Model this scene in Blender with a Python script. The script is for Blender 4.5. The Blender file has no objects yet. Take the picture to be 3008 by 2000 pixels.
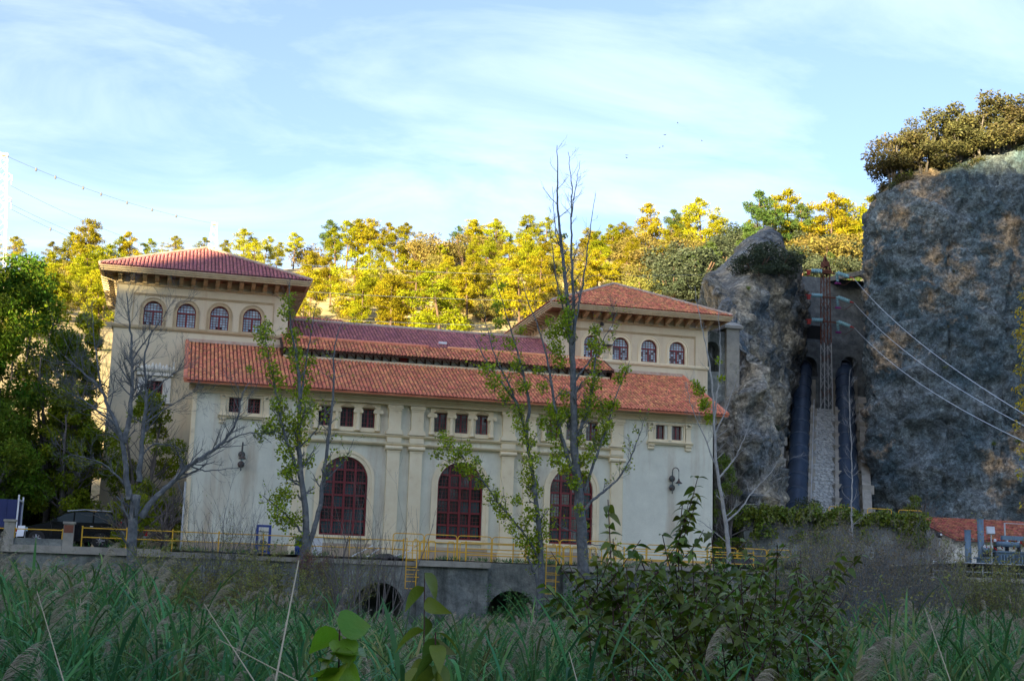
import bpy, math, random
import numpy as np
from mathutils import Vector, Matrix, noise as mnoise

random.seed(7)
RNG = np.random.default_rng(11)
PI = math.pi
SC = bpy.context.scene
COL = SC.collection

# ------------------------------------------------------------------ camera
F_PX, PITCH, ROLL, YAW = 3997.1, 0.181884, 0.031237, 0.241886     # focal length in pixels of a 3008 px wide frame
CAM = np.array([0.0, -75.0, 0.0])
_fw = np.array([math.sin(YAW)*math.cos(PITCH), math.cos(YAW)*math.cos(PITCH), math.sin(PITCH)])
_r = np.array([math.cos(YAW), -math.sin(YAW), 0.0])
_u = np.cross(_r, _fw)
_r2 = _r*math.cos(ROLL) + _u*math.sin(ROLL)
_u2 = -_r*math.sin(ROLL) + _u*math.cos(ROLL)
cam_d = bpy.data.cameras.new('camera')
cam = bpy.data.objects.new('camera', cam_d)
COL.objects.link(cam)
cam.matrix_world = Matrix(((_r2[0], _u2[0], -_fw[0], CAM[0]), (_r2[1], _u2[1], -_fw[1], CAM[1]), (_r2[2], _u2[2], -_fw[2], CAM[2]), (0, 0, 0, 1)))
cam_d.sensor_width = 36.0
cam_d.lens = F_PX/3008*36.0
cam_d.clip_start = 0.1
cam_d.clip_end = 6000
SC.camera = cam

def ray(px, py):
    """direction through a point of the photograph (px of a 2358 px wide view)"""
    k = 3008/2358
    return _r2*((px*k-1504)/F_PX) - _u2*((py*k-1000)/F_PX) + _fw
def at(px, py, Y):
    """the point of the vertical plane y = Y seen at that pixel"""
    d = ray(px, py)
    return CAM + d*((Y-CAM[1])/d[1])

# ------------------------------------------------------------------ light
SUN_AZ, SUN_EL = math.radians(50), math.radians(10.5)     # azimuth from -x towards the camera side (-y)
S = Vector((-math.cos(SUN_AZ)*math.cos(SUN_EL), -math.sin(SUN_AZ)*math.cos(SUN_EL), math.sin(SUN_EL)))
sun_d = bpy.data.lights.new('sun', 'SUN')
sun_d.energy = 5.0
sun_d.angle = math.radians(0.5)
sun_d.color = (1.0, 0.81, 0.45)
sun = bpy.data.objects.new('sun', sun_d)
COL.objects.link(sun)
sun.rotation_euler = S.to_track_quat('Z', 'Y').to_euler()
sun.location = (-80, -90, 120)

world = bpy.data.worlds.new('World')
SC.world = world
world.use_nodes = True
wt = world.node_tree
wt.nodes.clear()
def wn(t, **kw):
    n = wt.nodes.new(t)
    for k, v in kw.items(): setattr(n, k, v)
    return n
w_out = wn('ShaderNodeOutputWorld'); w_bg = wn('ShaderNodeBackground')
w_bg.inputs['Strength'].default_value = 0.075
w_sky = wn('ShaderNodeTexSky', sky_type='NISHITA', sun_disc=False)
w_sky.sun_elevation = SUN_EL
w_sky.sun_rotation = math.atan2(S.x, S.y)
w_sky.altitude = 700
w_sky.air_density = 1.0; w_sky.dust_density = 1.6; w_sky.ozone_density = 2.0
w_tc = wn('ShaderNodeTexCoord')
w_sep = wn('ShaderNodeSeparateXYZ')
wt.links.new(w_tc.outputs['Generated'], w_sep.inputs[0])
def wmath(op, a, b=None):
    n = wn('ShaderNodeMath', operation=op)
    for i, s in enumerate((a, b)):
        if s is None: continue
        if isinstance(s, (int, float)): n.inputs[i].default_value = s
        else: wt.links.new(s, n.inputs[i])
    return n.outputs[0]
zz = wmath('ADD', wmath('MAXIMUM', w_sep.outputs[2], 0.0), 0.22)
w_cmb = wn('ShaderNodeCombineXYZ')
wt.links.new(wmath('DIVIDE', w_sep.outputs[0], zz), w_cmb.inputs[0])
wt.links.new(wmath('DIVIDE', w_sep.outputs[1], zz), w_cmb.inputs[1])
w_map = wn('ShaderNodeMapping')
w_map.inputs['Rotation'].default_value = (0, 0, math.radians(32))
w_map.inputs['Scale'].default_value = (1.7, 2.9, 1)
w_map.inputs['Location'].default_value = (0.9, 0.3, 0)
wt.links.new(w_cmb.outputs[0], w_map.inputs[0])
w_n1 = wn('ShaderNodeTexNoise'); w_n1.inputs['Scale'].default_value = 1.15; w_n1.inputs['Detail'].default_value = 9
w_n1.inputs['Roughness'].default_value = 0.58; w_n1.inputs['Distortion'].default_value = 0.6
wt.links.new(w_map.outputs[0], w_n1.inputs['Vector'])
w_ramp = wn('ShaderNodeValToRGB')
w_ramp.color_ramp.elements[0].position = 0.43; w_ramp.color_ramp.elements[0].color = (0, 0, 0, 1)
w_ramp.color_ramp.elements[1].position = 0.95; w_ramp.color_ramp.elements[1].color = (1, 1, 1, 1)
wt.links.new(w_n1.outputs[0], w_ramp.inputs[0])
w_mix = wn('ShaderNodeMix', data_type='RGBA')
wt.links.new(wmath('ADD', wmath('MULTIPLY', w_ramp.outputs[0], 0.54), 0.10), w_mix.inputs[0])
w_hs = wn('ShaderNodeHueSaturation'); w_hs.inputs['Saturation'].default_value = 1.10; w_hs.inputs['Hue'].default_value = 0.518; w_hs.inputs['Value'].default_value = 0.95
wt.links.new(w_sky.outputs[0], w_hs.inputs['Color'])
wt.links.new(w_hs.outputs[0], w_mix.inputs[6])
w_mix.inputs[7].default_value = (4.7, 5.1, 5.6, 1)
wt.links.new(w_mix.outputs[2], w_bg.inputs[0])
wt.links.new(w_bg.outputs[0], w_out.inputs[0])

SC.view_settings.view_transform = 'Standard'
SC.view_settings.look = 'None'
SC.view_settings.gamma = 1.0
SC.view_settings.use_curve_mapping = False
SC.view_settings.exposure = 2.40
SC.cycles.max_bounces = 6
SC.cycles.transparent_max_bounces = 4
SC.cycles.use_denoising = True

# ------------------------------------------------------------------ scene-graph helpers
ORG = {}
def tag(o, label=None, cat=None, group=None, kind=None):
    if label: o['label'] = label
    if cat: o['category'] = cat
    if group: o['group'] = group
    if kind: o['kind'] = kind
    return o
def thing(name, label, cat, loc, group=None):
    o = bpy.data.objects.new(name, None)
    COL.objects.link(o)
    o.empty_display_size = 0.3
    o.location = loc
    ORG[o.name] = Vector(loc)
    return tag(o, label, cat, group)
def place(name, mesh, parent=None, loc=None, rot=None, scale=None, kind=None):
    """link a mesh as an object; loc is in world space (parents are never rotated)"""
    o = bpy.data.objects.new(name, mesh)
    COL.objects.link(o)
    po = ORG[parent.name] if parent else Vector((0, 0, 0))
    lw = Vector(loc) if loc is not None else po.copy()
    o.parent = parent
    o.location = lw - po
    if rot is not None:
        if isinstance(rot, Matrix): o.rotation_euler = rot.to_euler()
        else: o.rotation_euler = rot
    if scale is not None:
        o.scale = scale if hasattr(scale, '__len__') else (scale,)*3
    ORG[o.name] = lw
    if kind: o['kind'] = kind
    return o
def np_mesh(name, verts, faces, mat, smooth=False):
    """verts (n,3); faces (m,k) all of one size, or a list of tuples"""
    me = bpy.data.meshes.new(name)
    if isinstance(faces, np.ndarray):
        verts = np.asarray(verts, dtype=np.float32)
        m, k = faces.shape
        me.vertices.add(len(verts)); me.vertices.foreach_set('co', verts.ravel())
        me.loops.add(m*k); me.loops.foreach_set('vertex_index', faces.astype(np.int32).ravel())
        me.polygons.add(m)
        me.polygons.foreach_set('loop_start', np.arange(0, m*k, k, dtype=np.int32))
        me.polygons.foreach_set('loop_total', np.full(m, k, dtype=np.int32))
        me.update(calc_edges=True)
    else:
        me.from_pydata([tuple(v) for v in verts], [], faces)
        me.update()
    if smooth:
        me.polygons.foreach_set('use_smooth', np.ones(len(me.polygons), dtype=bool))
    if mat is not None: me.materials.append(mat)
    return me

class MB:
    """collects boxes, prisms and tubes and links them as one mesh object"""
    def __init__(self): self.v = []; self.f = []
    def add(self, vs, fs):
        b = len(self.v)
        self.v.extend(tuple(map(float, p)) for p in vs)
        self.f.extend(tuple(b+i for i in f) for f in fs)
        return self
    def box(self, x0, x1, y0, y1, z0, z1):
        return self.add([(x0,y0,z0),(x1,y0,z0),(x1,y1,z0),(x0,y1,z0),(x0,y0,z1),(x1,y0,z1),(x1,y1,z1),(x0,y1,z1)],
                        [(0,3,2,1),(4,5,6,7),(0,1,5,4),(1,2,6,5),(2,3,7,6),(3,0,4,7)])
    def prism_x(self, prof, x0, x1):
        n = len(prof)
        return self.add([(x0, y, z) for y, z in prof]+[(x1, y, z) for y, z in prof],
                        [tuple(range(n))[::-1], tuple(range(n, 2*n))]+[(i, (i+1) % n, n+(i+1) % n, n+i) for i in range(n)])
    def prism_y(self, prof, y0, y1):
        n = len(prof)
        return self.add([(x, y0, z) for x, z in prof]+[(x, y1, z) for x, z in prof],
                        [tuple(range(n)), tuple(range(n, 2*n))[::-1]]+[(n+i, n+(i+1) % n, (i+1) % n, i) for i in range(n)])
    def tube(self, pts, rads, n=6, cap=True):
        pts = [Vector(p) for p in pts]
        if isinstance(rads, (int, float)): rads = [rads]*len(pts)
        vs = []; a = None
        for i, p in enumerate(pts):
            t = (pts[min(i+1, len(pts)-1)]-pts[max(i-1, 0)])
            if t.length < 1e-9: t = Vector((0, 0, 1))
            t.normalize()
            if a is None:
                a = t.orthogonal().normalized()
            a = (a - t*a.dot(t))
            if a.length < 1e-6: a = t.orthogonal()
            a.normalize()
            b = t.cross(a)
            for k in range(n):
                th = 2*PI*k/n
                vs.append(p+(a*math.cos(th)+b*math.sin(th))*rads[i])
        fs = []
        for i in range(len(pts)-1):
            for k in range(n):
                fs.append((i*n+k, i*n+(k+1) % n, (i+1)*n+(k+1) % n, (i+1)*n+k))
        if cap and n > 2:
            fs.append(tuple(range(n))[::-1]); fs.append(tuple(range((len(pts)-1)*n, len(pts)*n)))
        return self.add(vs, fs)
    def lathe(self, prof, c, n=12, axis='z'):
        vs = []; fs = []
        for r, h in prof:
            for k in range(n):
                th = 2*PI*k/n
                if axis == 'z': vs.append((c[0]+r*math.cos(th), c[1]+r*math.sin(th), c[2]+h))
                elif axis == 'y': vs.append((c[0]+r*math.cos(th), c[1]+h, c[2]+r*math.sin(th)))
                else: vs.append((c[0]+h, c[1]+r*math.cos(th), c[2]+r*math.sin(th)))
        m = len(prof)
        for i in range(m-1):
            for k in range(n):
                fs.append((i*n+k, i*n+(k+1) % n, (i+1)*n+(k+1) % n, (i+1)*n+k))
        fs.append(tuple(range(n))); fs.append(tuple(range((m-1)*n, m*n)))
        return self.add(vs, fs)
    def build(self, name, mat, parent=None, smooth=False, kind=None, loc=None):
        org = ORG[parent.name] if parent else Vector(loc) if loc is not None else Vector((0, 0, 0))
        vs = [(x-org.x, y-org.y, z-org.z) for x, y, z in self.v]
        me = np_mesh(name, vs, self.f, mat, smooth)
        return place(name, me, parent, org, kind=kind)

# ------------------------------------------------------------------ materials
def M(name, c1, c2=None, scale=2.0, rough=0.8, bump=0.0, bscale=None, metallic=0.0, island=0.0, objvar=0.0, c3=None, s3=0.3, t3=(0.55, 0.7),
      detail=6, streak=False, mott=None, cells=None, bdist=.1, spec=0.5, transl=0.0, coords='position'):
    m = bpy.data.materials.new(name); m.use_nodes = True
    nt = m.node_tree; N = nt.nodes; L = nt.links
    N.clear()
    out = N.new('ShaderNodeOutputMaterial'); p = N.new('ShaderNodeBsdfPrincipled')
    p.inputs['Roughness'].default_value = rough; p.inputs['Metallic'].default_value = metallic
    p.inputs['Specular IOR Level'].default_value = spec
    if coords == 'position': vec = N.new('ShaderNodeNewGeometry').outputs['Position']
    else: vec = N.new('ShaderNodeTexCoord').outputs['Object']
    def noisetex(sc, det=detail, v=None, rough_=0.6):
        t = N.new('ShaderNodeTexNoise'); t.inputs['Scale'].default_value = sc; t.inputs['Detail'].default_value = det
        t.inputs['Roughness'].default_value = rough_
        L.new(v or vec, t.inputs['Vector']); return t.outputs[0]
    def mix(f, a, b, blend='MIX'):
        x = N.new('ShaderNodeMix'); x.data_type = 'RGBA'; x.blend_type = blend
        for i, s in ((0, f), (6, a), (7, b)):
            if isinstance(s, (int, float)): x.inputs[i].default_value = s
            elif isinstance(s, tuple): x.inputs[i].default_value = (*s, 1)
            else: L.new(s, x.inputs[i])
        return x.outputs[2]
    def ramp(s, a, b):
        r = N.new('ShaderNodeMapRange'); r.inputs[1].default_value = a; r.inputs[2].default_value = b; r.clamp = True
        L.new(s, r.inputs[0]); return r.outputs[0]
    col = c1
    if c2: col = mix(ramp(noisetex(scale), 0.35, 0.65), c1, c2)
    if c3:
        v3 = None
        if streak:
            mp = N.new('ShaderNodeMapping'); mp.inputs['Scale'].default_value = (1, 1, 0.12); L.new(vec, mp.inputs[0]); v3 = mp.outputs[0]
        col = mix(ramp(noisetex(s3, 8, v3, 0.68), *t3), col, c3)
    if cells:
        for sc_, lo_, hi_ in cells:
            nz = N.new('ShaderNodeTexNoise'); nz.inputs['Scale'].default_value = sc_*1.3; nz.inputs['Detail'].default_value = 4
            L.new(vec, nz.inputs['Vector'])
            va = N.new('ShaderNodeVectorMath'); va.operation = 'MULTIPLY_ADD'; va.inputs[1].default_value = (.9/sc_,)*3
            L.new(nz.outputs['Color'], va.inputs[0]); L.new(vec, va.inputs[2])
            vo_ = N.new('ShaderNodeTexVoronoi'); vo_.inputs['Scale'].default_value = sc_; L.new(va.outputs[0], vo_.inputs['Vector'])
            sp_ = N.new('ShaderNodeSeparateColor'); L.new(vo_.outputs['Color'], sp_.inputs[0])
            mr = N.new('ShaderNodeMapRange'); mr.inputs[3].default_value = lo_; mr.inputs[4].default_value = hi_; L.new(sp_.outputs[0], mr.inputs[0])
            cc = N.new('ShaderNodeCombineColor')
            for q in range(3): L.new(mr.outputs[0], cc.inputs[q])
            col = mix(1.0, col, cc.outputs[0], 'MULTIPLY')
    if mott:
        mc = ramp(noisetex(mott[0], 12, None, .78), .36, .66)
        mr = N.new('ShaderNodeMapRange'); mr.inputs[3].default_value = mott[1]; mr.inputs[4].default_value = mott[2]; L.new(mc, mr.inputs[0])
        cc = N.new('ShaderNodeCombineColor')
        for q in range(3): L.new(mr.outputs[0], cc.inputs[q])
        col = mix(1.0, col, cc.outputs[0], 'MULTIPLY')
    if island or objvar:
        if island:
            g = N.new('ShaderNodeNewGeometry').outputs['Random Per Island']
            r = N.new('ShaderNodeMapRange'); r.inputs[3].default_value = 1-island; r.inputs[4].default_value = 1+island
            L.new(g, r.inputs[0])
            hs = N.new('ShaderNodeHueSaturation'); L.new(r.outputs[0], hs.inputs['Value'])
            if isinstance(col, tuple): hs.inputs['Color'].default_value = (*col, 1)
            else: L.new(col, hs.inputs['Color'])
            r2 = N.new('ShaderNodeMapRange'); r2.inputs[3].default_value = 0.5-0.06*island; r2.inputs[4].default_value = 0.5+0.05*island
            mm = N.new('ShaderNodeMath'); mm.operation = 'FRACT'; m2 = N.new('ShaderNodeMath'); m2.operation = 'MULTIPLY'; m2.inputs[1].default_value = 7.31
            L.new(g, m2.inputs[0]); L.new(m2.outputs[0], mm.inputs[0]); L.new(mm.outputs[0], r2.inputs[0]); L.new(r2.outputs[0], hs.inputs['Hue'])
            col = hs.outputs[0]
        if objvar:
            oi = N.new('ShaderNodeObjectInfo').outputs['Random']
            r = N.new('ShaderNodeMapRange'); r.inputs[3].default_value = 1-objvar; r.inputs[4].default_value = 1+objvar
            L.new(oi, r.inputs[0])
            hs = N.new('ShaderNodeHueSaturation'); L.new(r.outputs[0], hs.inputs['Value'])
            r2 = N.new('ShaderNodeMapRange'); r2.inputs[3].default_value = 0.48; r2.inputs[4].default_value = 0.53
            mm = N.new('ShaderNodeMath'); mm.operation = 'FRACT'; m2 = N.new('ShaderNodeMath'); m2.operation = 'MULTIPLY'; m2.inputs[1].default_value = 9.7
            L.new(oi, m2.inputs[0]); L.new(m2.outputs[0], mm.inputs[0]); L.new(mm.outputs[0], r2.inputs[0]); L.new(r2.outputs[0], hs.inputs['Hue'])
            if isinstance(col, tuple): hs.inputs['Color'].default_value = (*col, 1)
            else: L.new(col, hs.inputs['Color'])
            col = hs.outputs[0]
    if isinstance(col, tuple): p.inputs['Base Color'].default_value = (*col, 1)
    else: L.new(col, p.inputs['Base Color'])
    if bump:
        b = N.new('ShaderNodeBump'); b.inputs['Strength'].default_value = bump; b.inputs['Distance'].default_value = bdist
        L.new(noisetex(bscale or scale*4, 10), b.inputs['Height']); L.new(b.outputs[0], p.inputs['Normal'])
    if transl:
        t = N.new('ShaderNodeBsdfTranslucent'); ms = N.new('ShaderNodeMixShader'); ms.inputs[0].default_value = transl
        if isinstance(col, tuple): t.inputs[0].default_value = (*col, 1)
        else: L.new(col, t.inputs[0])
        L.new(p.outputs[0], ms.inputs[1]); L.new(t.outputs[0], ms.inputs[2]); L.new(ms.outputs[0], out.inputs[0])
    else: L.new(p.outputs[0], out.inputs[0])
    return m

MT = dict(
    stucco=M('stucco', (.76,.765,.645), (.70,.705,.59), .35, .9, .12, 14, c3=(.52,.43,.31), s3=.8, t3=(.50,.76), streak=True, mott=(.9, .90, 1.06)),
    tower_stucco=M('tower stucco', (.74,.65,.47), (.67,.575,.41), .45, .9, .12, 14, c3=(.56,.38,.24), s3=.7, t3=(.54,.80), streak=True, mott=(.9, .88, 1.06)),
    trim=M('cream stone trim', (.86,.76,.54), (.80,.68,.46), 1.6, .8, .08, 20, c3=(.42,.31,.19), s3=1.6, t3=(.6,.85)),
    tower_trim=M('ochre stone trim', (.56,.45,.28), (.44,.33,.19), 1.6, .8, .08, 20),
    white_trim=M('white plaster ornament', (.80,.79,.72), (.70,.68,.60), 2, .8),
    plinth=M('plinth stone', (.50,.40,.29), (.40,.32,.24), 1.2, .9, .2, 12),
    tile=M('terracotta tile', (.76,.315,.155), (.62,.215,.105), 1.1, .75, .1, 30, island=.32, c3=(.40,.26,.17), s3=2.2, t3=(.6,.85)),
    tile_pan=M('channel tile with dirt and gap shade', (.19,.060,.042), (.15,.05,.04), 1.5, .9, .1, 30, island=.3),  # dark tone adds the shade between barrel tiles to the dirt
    tile_pan_old=M('purple channel tile with dirt and gap shade', (.14,.045,.055), (.10,.035,.045), 1.5, .8, .1, 30, island=.3),  # gap shade and dirt together in one dark colour
    tile_old=M('weathered purple tile', (.50,.185,.18), (.40,.14,.155), 1.0, .55, .1, 30, island=.28, c3=(.30,.15,.10), s3=1.6, t3=(.6,.85)),
    mortar=M('ridge mortar', (.55,.47,.38), (.45,.30,.22), 2.5, .9, .2),
    red_wood=M('dark red painted wood', (.19,.014,.018), (.14,.012,.015), 3, .45),
    brown_wood=M('dark brown timber', (.05,.028,.02), (.035,.02,.015), 4, .7),
    soffit=M('timber soffit', (.22,.13,.07), (.16,.09,.05), 3, .8, .1),
    glass=M('dark window glass', (.018,.022,.024), (.03,.034,.036), .8, .10, spec=.6),
    film=M('pale frosted panes', (.46,.62,.70), (.34,.50,.60), 1.6, .25, island=.25),
    paleglass=M('pale clerestory glass', (.72,.82,.84), (.60,.70,.74), 2, .3),
    dark_concrete=M('old dark concrete', (.24,.265,.27), (.14,.165,.175), .8, .95, .5, 6, mott=(1.5, .5, 1.2)),
    concrete=M('stained concrete', (.27,.285,.26), (.14,.16,.155), .8, .95, .5, 9, c3=(.06,.07,.065), s3=.7, t3=(.50,.68), streak=True, mott=(2.4, .55, 1.35)),
    coping=M('coping stone', (.36,.34,.29), (.26,.25,.22), 1.8, .9, .3, 10, c3=(.12,.13,.08), s3=1.5, t3=(.55,.75)),
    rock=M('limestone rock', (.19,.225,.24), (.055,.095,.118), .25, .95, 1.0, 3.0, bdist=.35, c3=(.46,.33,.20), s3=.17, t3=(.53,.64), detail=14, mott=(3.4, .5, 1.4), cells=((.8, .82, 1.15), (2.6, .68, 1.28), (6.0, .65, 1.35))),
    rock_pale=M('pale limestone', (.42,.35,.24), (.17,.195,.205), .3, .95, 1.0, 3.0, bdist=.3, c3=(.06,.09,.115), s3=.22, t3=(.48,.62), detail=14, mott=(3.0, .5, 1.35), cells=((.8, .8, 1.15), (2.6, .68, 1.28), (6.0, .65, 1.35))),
    soil=M('dry grassy hillside', (.46,.36,.21), (.27,.22,.11), .25, .95, .6, 2.5, c3=(.11,.11,.04), s3=.35, t3=(.5,.65)),
    ground=M('riverbank soil', (.09,.10,.045), (.05,.065,.025), .6, .95, .5, 4),
    terrace=M('gravel terrace', (.28,.25,.20), (.20,.18,.14), .7, .95, .4, 8),
    hill_off=M('unseen scrub hill', (.10,.10,.06), (.06,.07,.035), .05, .95),
    yellow=M('yellow painted steel', (.85,.50,.03), (.72,.40,.025), 3, .5, c3=(.25,.10,.03), s3=4, t3=(.68,.8)),
    tile_shed=M('old red shed tile', (.40,.13,.075), (.28,.095,.06), 1.1, .85, .1, 30, island=.4, c3=(.42,.36,.30), s3=1.8, t3=(.62,.72)),
    tan_weed=M('tan weeds', (.24,.19,.11), (.17,.145,.09), .8, .8, island=.4, transl=.25),
    glass_low=M('window glass with painted reflection', (.05,.09,.10), (.04,.07,.08), .8, .12),  # the panes' teal reflection is put into the base colour
    pipe=M('dark blue penstock steel', (.032,.058,.10), (.022,.04,.07), .8, .5, c3=(.12,.05,.035), s3=.7, t3=(.72,.85)),
    rust=M('rusty steel', (.22,.075,.04), (.12,.05,.035), 2.0, .8, c3=(.05,.04,.04), s3=3, t3=(.55,.7)),
    pale_steel=M('pale galvanised steel', (.55,.58,.60), (.42,.45,.48), 2, .5, metallic=.3),
    white_steel=M('white painted lattice', (.85,.85,.84), (.75,.75,.74), 3, .5),
    insulator=M('pale blue glass insulator', (.35,.62,.70), (.28,.52,.60), 5, .15),
    red_cap=M('red insulator cap', (.45,.05,.04), (.35,.04,.035), 4, .5),
    magenta=M('magenta bushing', (.30,.05,.25), None, 1, .5),
    wire_pale=M('pale conductor', (.50,.60,.66), None, 1, .4),
    wire=M('aluminium conductor', (.22,.27,.30), None, 1, .4, metallic=.5),
    dark_wire=M('thin dark cable', (.12,.13,.15), None, 1, .6),
    black=M('black iron', (.02,.022,.025), (.03,.032,.034), 4, .5),
    verdigris=M('verdigris iron lamp', (.05,.085,.085), (.10,.05,.035), 5, .5),
    blue_steel=M('bright blue painted steel', (.02,.06,.30), (.018,.05,.25), 3, .45),
    blue_box=M('navy truck box', (.022,.035,.14), (.018,.028,.11), 2, .4),
    sub_blue=M('grey blue transformer paint', (.13,.21,.29), (.10,.17,.24), 2, .5),
    car_black=M('black car paint', (.008,.009,.012), None, 1, .12, spec=.7),
    car_silver=M('silver car paint', (.55,.57,.58), None, 1, .2, metallic=.4),
    car_glass=M('car window glass', (.05,.065,.075), None, 1, .15, spec=.8),
    rubber=M('rubber tyre', (.015,.015,.015), None, 1, .8),
    alloy=M('alloy wheel', (.5,.5,.52), None, 1, .25, metallic=.8),
    red_lamp=M('red tail lamp', (.5,.015,.015), None, 1, .2),
    white=M('white painted board', (.78,.80,.82), (.70,.72,.75), 3, .5),
    sign_yellow=M('warning yellow', (.75,.40,.02), None, 1, .5),
    bark=M('grey bark', (.15,.165,.175), (.075,.085,.095), 5, .9, .5, 14, c3=(.26,.26,.25), s3=2.2, t3=(.55,.7)),
    bark_pale=M('pale grey bark', (.42,.42,.41), (.27,.27,.265), 4, .9, .3, 14),
    bark_dark=M('dark twig bark', (.17,.15,.135), (.11,.10,.10), 5, .9),
    pine_bark=M('pine bark', (.14,.085,.055), (.09,.06,.045), 3, .9),
    redstem=M('dark red stem', (.075,.022,.022), (.05,.025,.02), 8, .7),
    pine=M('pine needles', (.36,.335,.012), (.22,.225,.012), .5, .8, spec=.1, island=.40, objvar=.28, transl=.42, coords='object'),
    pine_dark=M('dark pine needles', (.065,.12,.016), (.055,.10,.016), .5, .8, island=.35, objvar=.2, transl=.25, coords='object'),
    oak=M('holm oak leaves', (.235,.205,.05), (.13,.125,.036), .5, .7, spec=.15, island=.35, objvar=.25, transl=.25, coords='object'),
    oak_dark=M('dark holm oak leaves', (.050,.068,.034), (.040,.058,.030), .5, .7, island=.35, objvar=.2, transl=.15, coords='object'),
    ash=M('deep green tree leaves', (.085,.175,.012), (.13,.185,.012), .4, .6, spec=.2, island=.4, objvar=.15, transl=.35, c3=(.19,.17,.018), s3=.45, t3=(.56,.7)),
    lime=M('yellow green tree leaves', (.24,.29,.012), (.16,.23,.012), .5, .6, spec=.2, island=.4, transl=.35, c3=(.17,.13,.02), s3=.8, t3=(.6,.75)),
    poplar=M('poplar leaves', (.32,.40,.02), (.22,.33,.016), .8, .5, spec=.25, island=.4, transl=.4, c3=(.36,.24,.02), s3=.55, t3=(.60,.72)),
    yellow_leaf=M('yellow autumn leaves', (.55,.40,.012), (.36,.32,.015), .8, .6, island=.35, transl=.35),
    ivy=M('ivy leaves', (.11,.19,.016), (.17,.21,.018), .7, .5, island=.45, transl=.2, c3=(.13,.07,.04), s3=.9, t3=(.62,.75)),
    reed=M('reed leaves', (.045,.175,.065), (.085,.215,.050), .5, .6, island=.55, transl=.35, spec=.12, c3=(.27,.24,.09), s3=.9, t3=(.52,.68)),
    reed_big=M('broad reed blades', (.035,.13,.045), (.05,.15,.04), 2, .5, spec=.2, island=.3, transl=.25),
    plume=M('reed plumes', (.42,.36,.25), (.31,.28,.22), .8, .9, island=.4, transl=.2),
    straw=M('dry straw', (.42,.36,.24), (.34,.29,.19), 3, .8),
    shrub=M('dull olive shrub leaves', (.19,.24,.05), (.27,.24,.07), .8, .7, island=.45, transl=.25, c3=(.16,.075,.035), s3=.8, t3=(.6,.75)),
    redshrub=M('reddish shrub leaves', (.24,.09,.07), (.18,.08,.07), 1, .7, island=.4, transl=.2),
    dogleaf=M('dark dogwood leaves', (.085,.150,.012), (.115,.140,.012), 3, .5, objvar=.4, transl=.3, c3=(.075,.028,.014), s3=1.4, t3=(.60,.74), bump=.15, bscale=60),
    bigleaf=M('fresh poplar leaves', (.13,.27,.016), (.17,.26,.014), 8, .4, objvar=.3, transl=.4, bump=.2, bscale=50),
    stone=M('rubble stone', (.44,.45,.43), (.27,.29,.285), 2.5, .95, .7, 7, island=.3),
    dark=M('dark interior', (.012,.013,.014), None, 1, .9),  # near-black colour stands in for the shade inside openings
    lampglow=M('lamp glow', (1,.8,.4), None, 1, .5),
    galv=M('grey zinc', (.40,.42,.44), None, 1, .4, metallic=.4),
)
_g = MT['lampglow'].node_tree.nodes['Principled BSDF'] if 'Principled BSDF' in MT['lampglow'].node_tree.nodes else [n for n in MT['lampglow'].node_tree.nodes if n.type == 'BSDF_PRINCIPLED'][0]
_g.inputs['Emission Color'].default_value = (1, .62, .22, 1); _g.inputs['Emission Strength'].default_value = 6
# ------------------------------------------------------------------ terrain
def smooth(a, b, t):
    t = min(1.0, max(0.0, (t-a)/(b-a))); return t*t*(3-2*t)
_HY = [20, 30, 50, 80, 120, 150, 220, 300, 420]
_HZ = [1.2, 8, 19, 32, 46, 49, 44, 34, 20]
def hz(x, y):
    """height of the wooded hillside"""
    z = float(np.interp(y, _HY, _HZ))
    k = smooth(20, 110, y)
    xx = max(-70.0, min(110.0, x))
    z += 0.13*(xx-18)*k
    z += 1.4*k*mnoise.fractal(Vector((x*.045, y*.045, 3.1)), 1.0, 2.0, 4)
    if x < -6: z += min(6.0, (-6-x)*.30)*smooth(14, 30, y)*(1-smooth(60, 100, y))
    if 46 < x < 80 and y < 62: z -= 2.2*smooth(46, 52, x)*(1-smooth(50, 62, y))*smooth(20, 30, y)
    return max(z, 1.0)

def grid(name, xs, ys, zf, mat, kind='structure', smooth_=True):
    nx, ny = len(xs), len(ys)
    v = np.array([(x, y, zf(x, y)) for y in ys for x in xs])
    i = np.arange((nx-1)*(ny-1)); r, c = i//(nx-1), i % (nx-1)
    a = r*nx+c
    f = np.stack([a, a+1, a+nx+1, a+nx], 1)
    return place(name, np_mesh(name, v, f, mat, smooth_), kind=kind)

def gz(x, y):
    return -3.3+0.25*mnoise.noise(Vector((x*.3, y*.3, 0)))*(1 if abs(x) < 100 and abs(y) < 150 else 0)
grid('ground', list(np.linspace(-3000, -120, 8))+list(np.linspace(-110, 130, 81))+list(np.linspace(140, 3000, 8)),
     list(np.linspace(-3000, -130, 8))+list(np.linspace(-120, 20, 56))+list(np.linspace(40, 3000, 8)), gz, MT['ground'])
grid('terrace_ground', np.linspace(-60, 130, 96), np.linspace(-4.9, 40, 24),
     lambda x, y: (1.48 + 0.05*mnoise.noise(Vector((x*.5, y*.5, 5)))) if x < 33 else 1.48+.9*smooth(33, 45, x), MT['terrace'])
grid('hillside', np.linspace(-170, 210, 230), np.concatenate([np.linspace(20, 150, 110), np.linspace(155, 420, 20)]), hz, MT['soil'])

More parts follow.
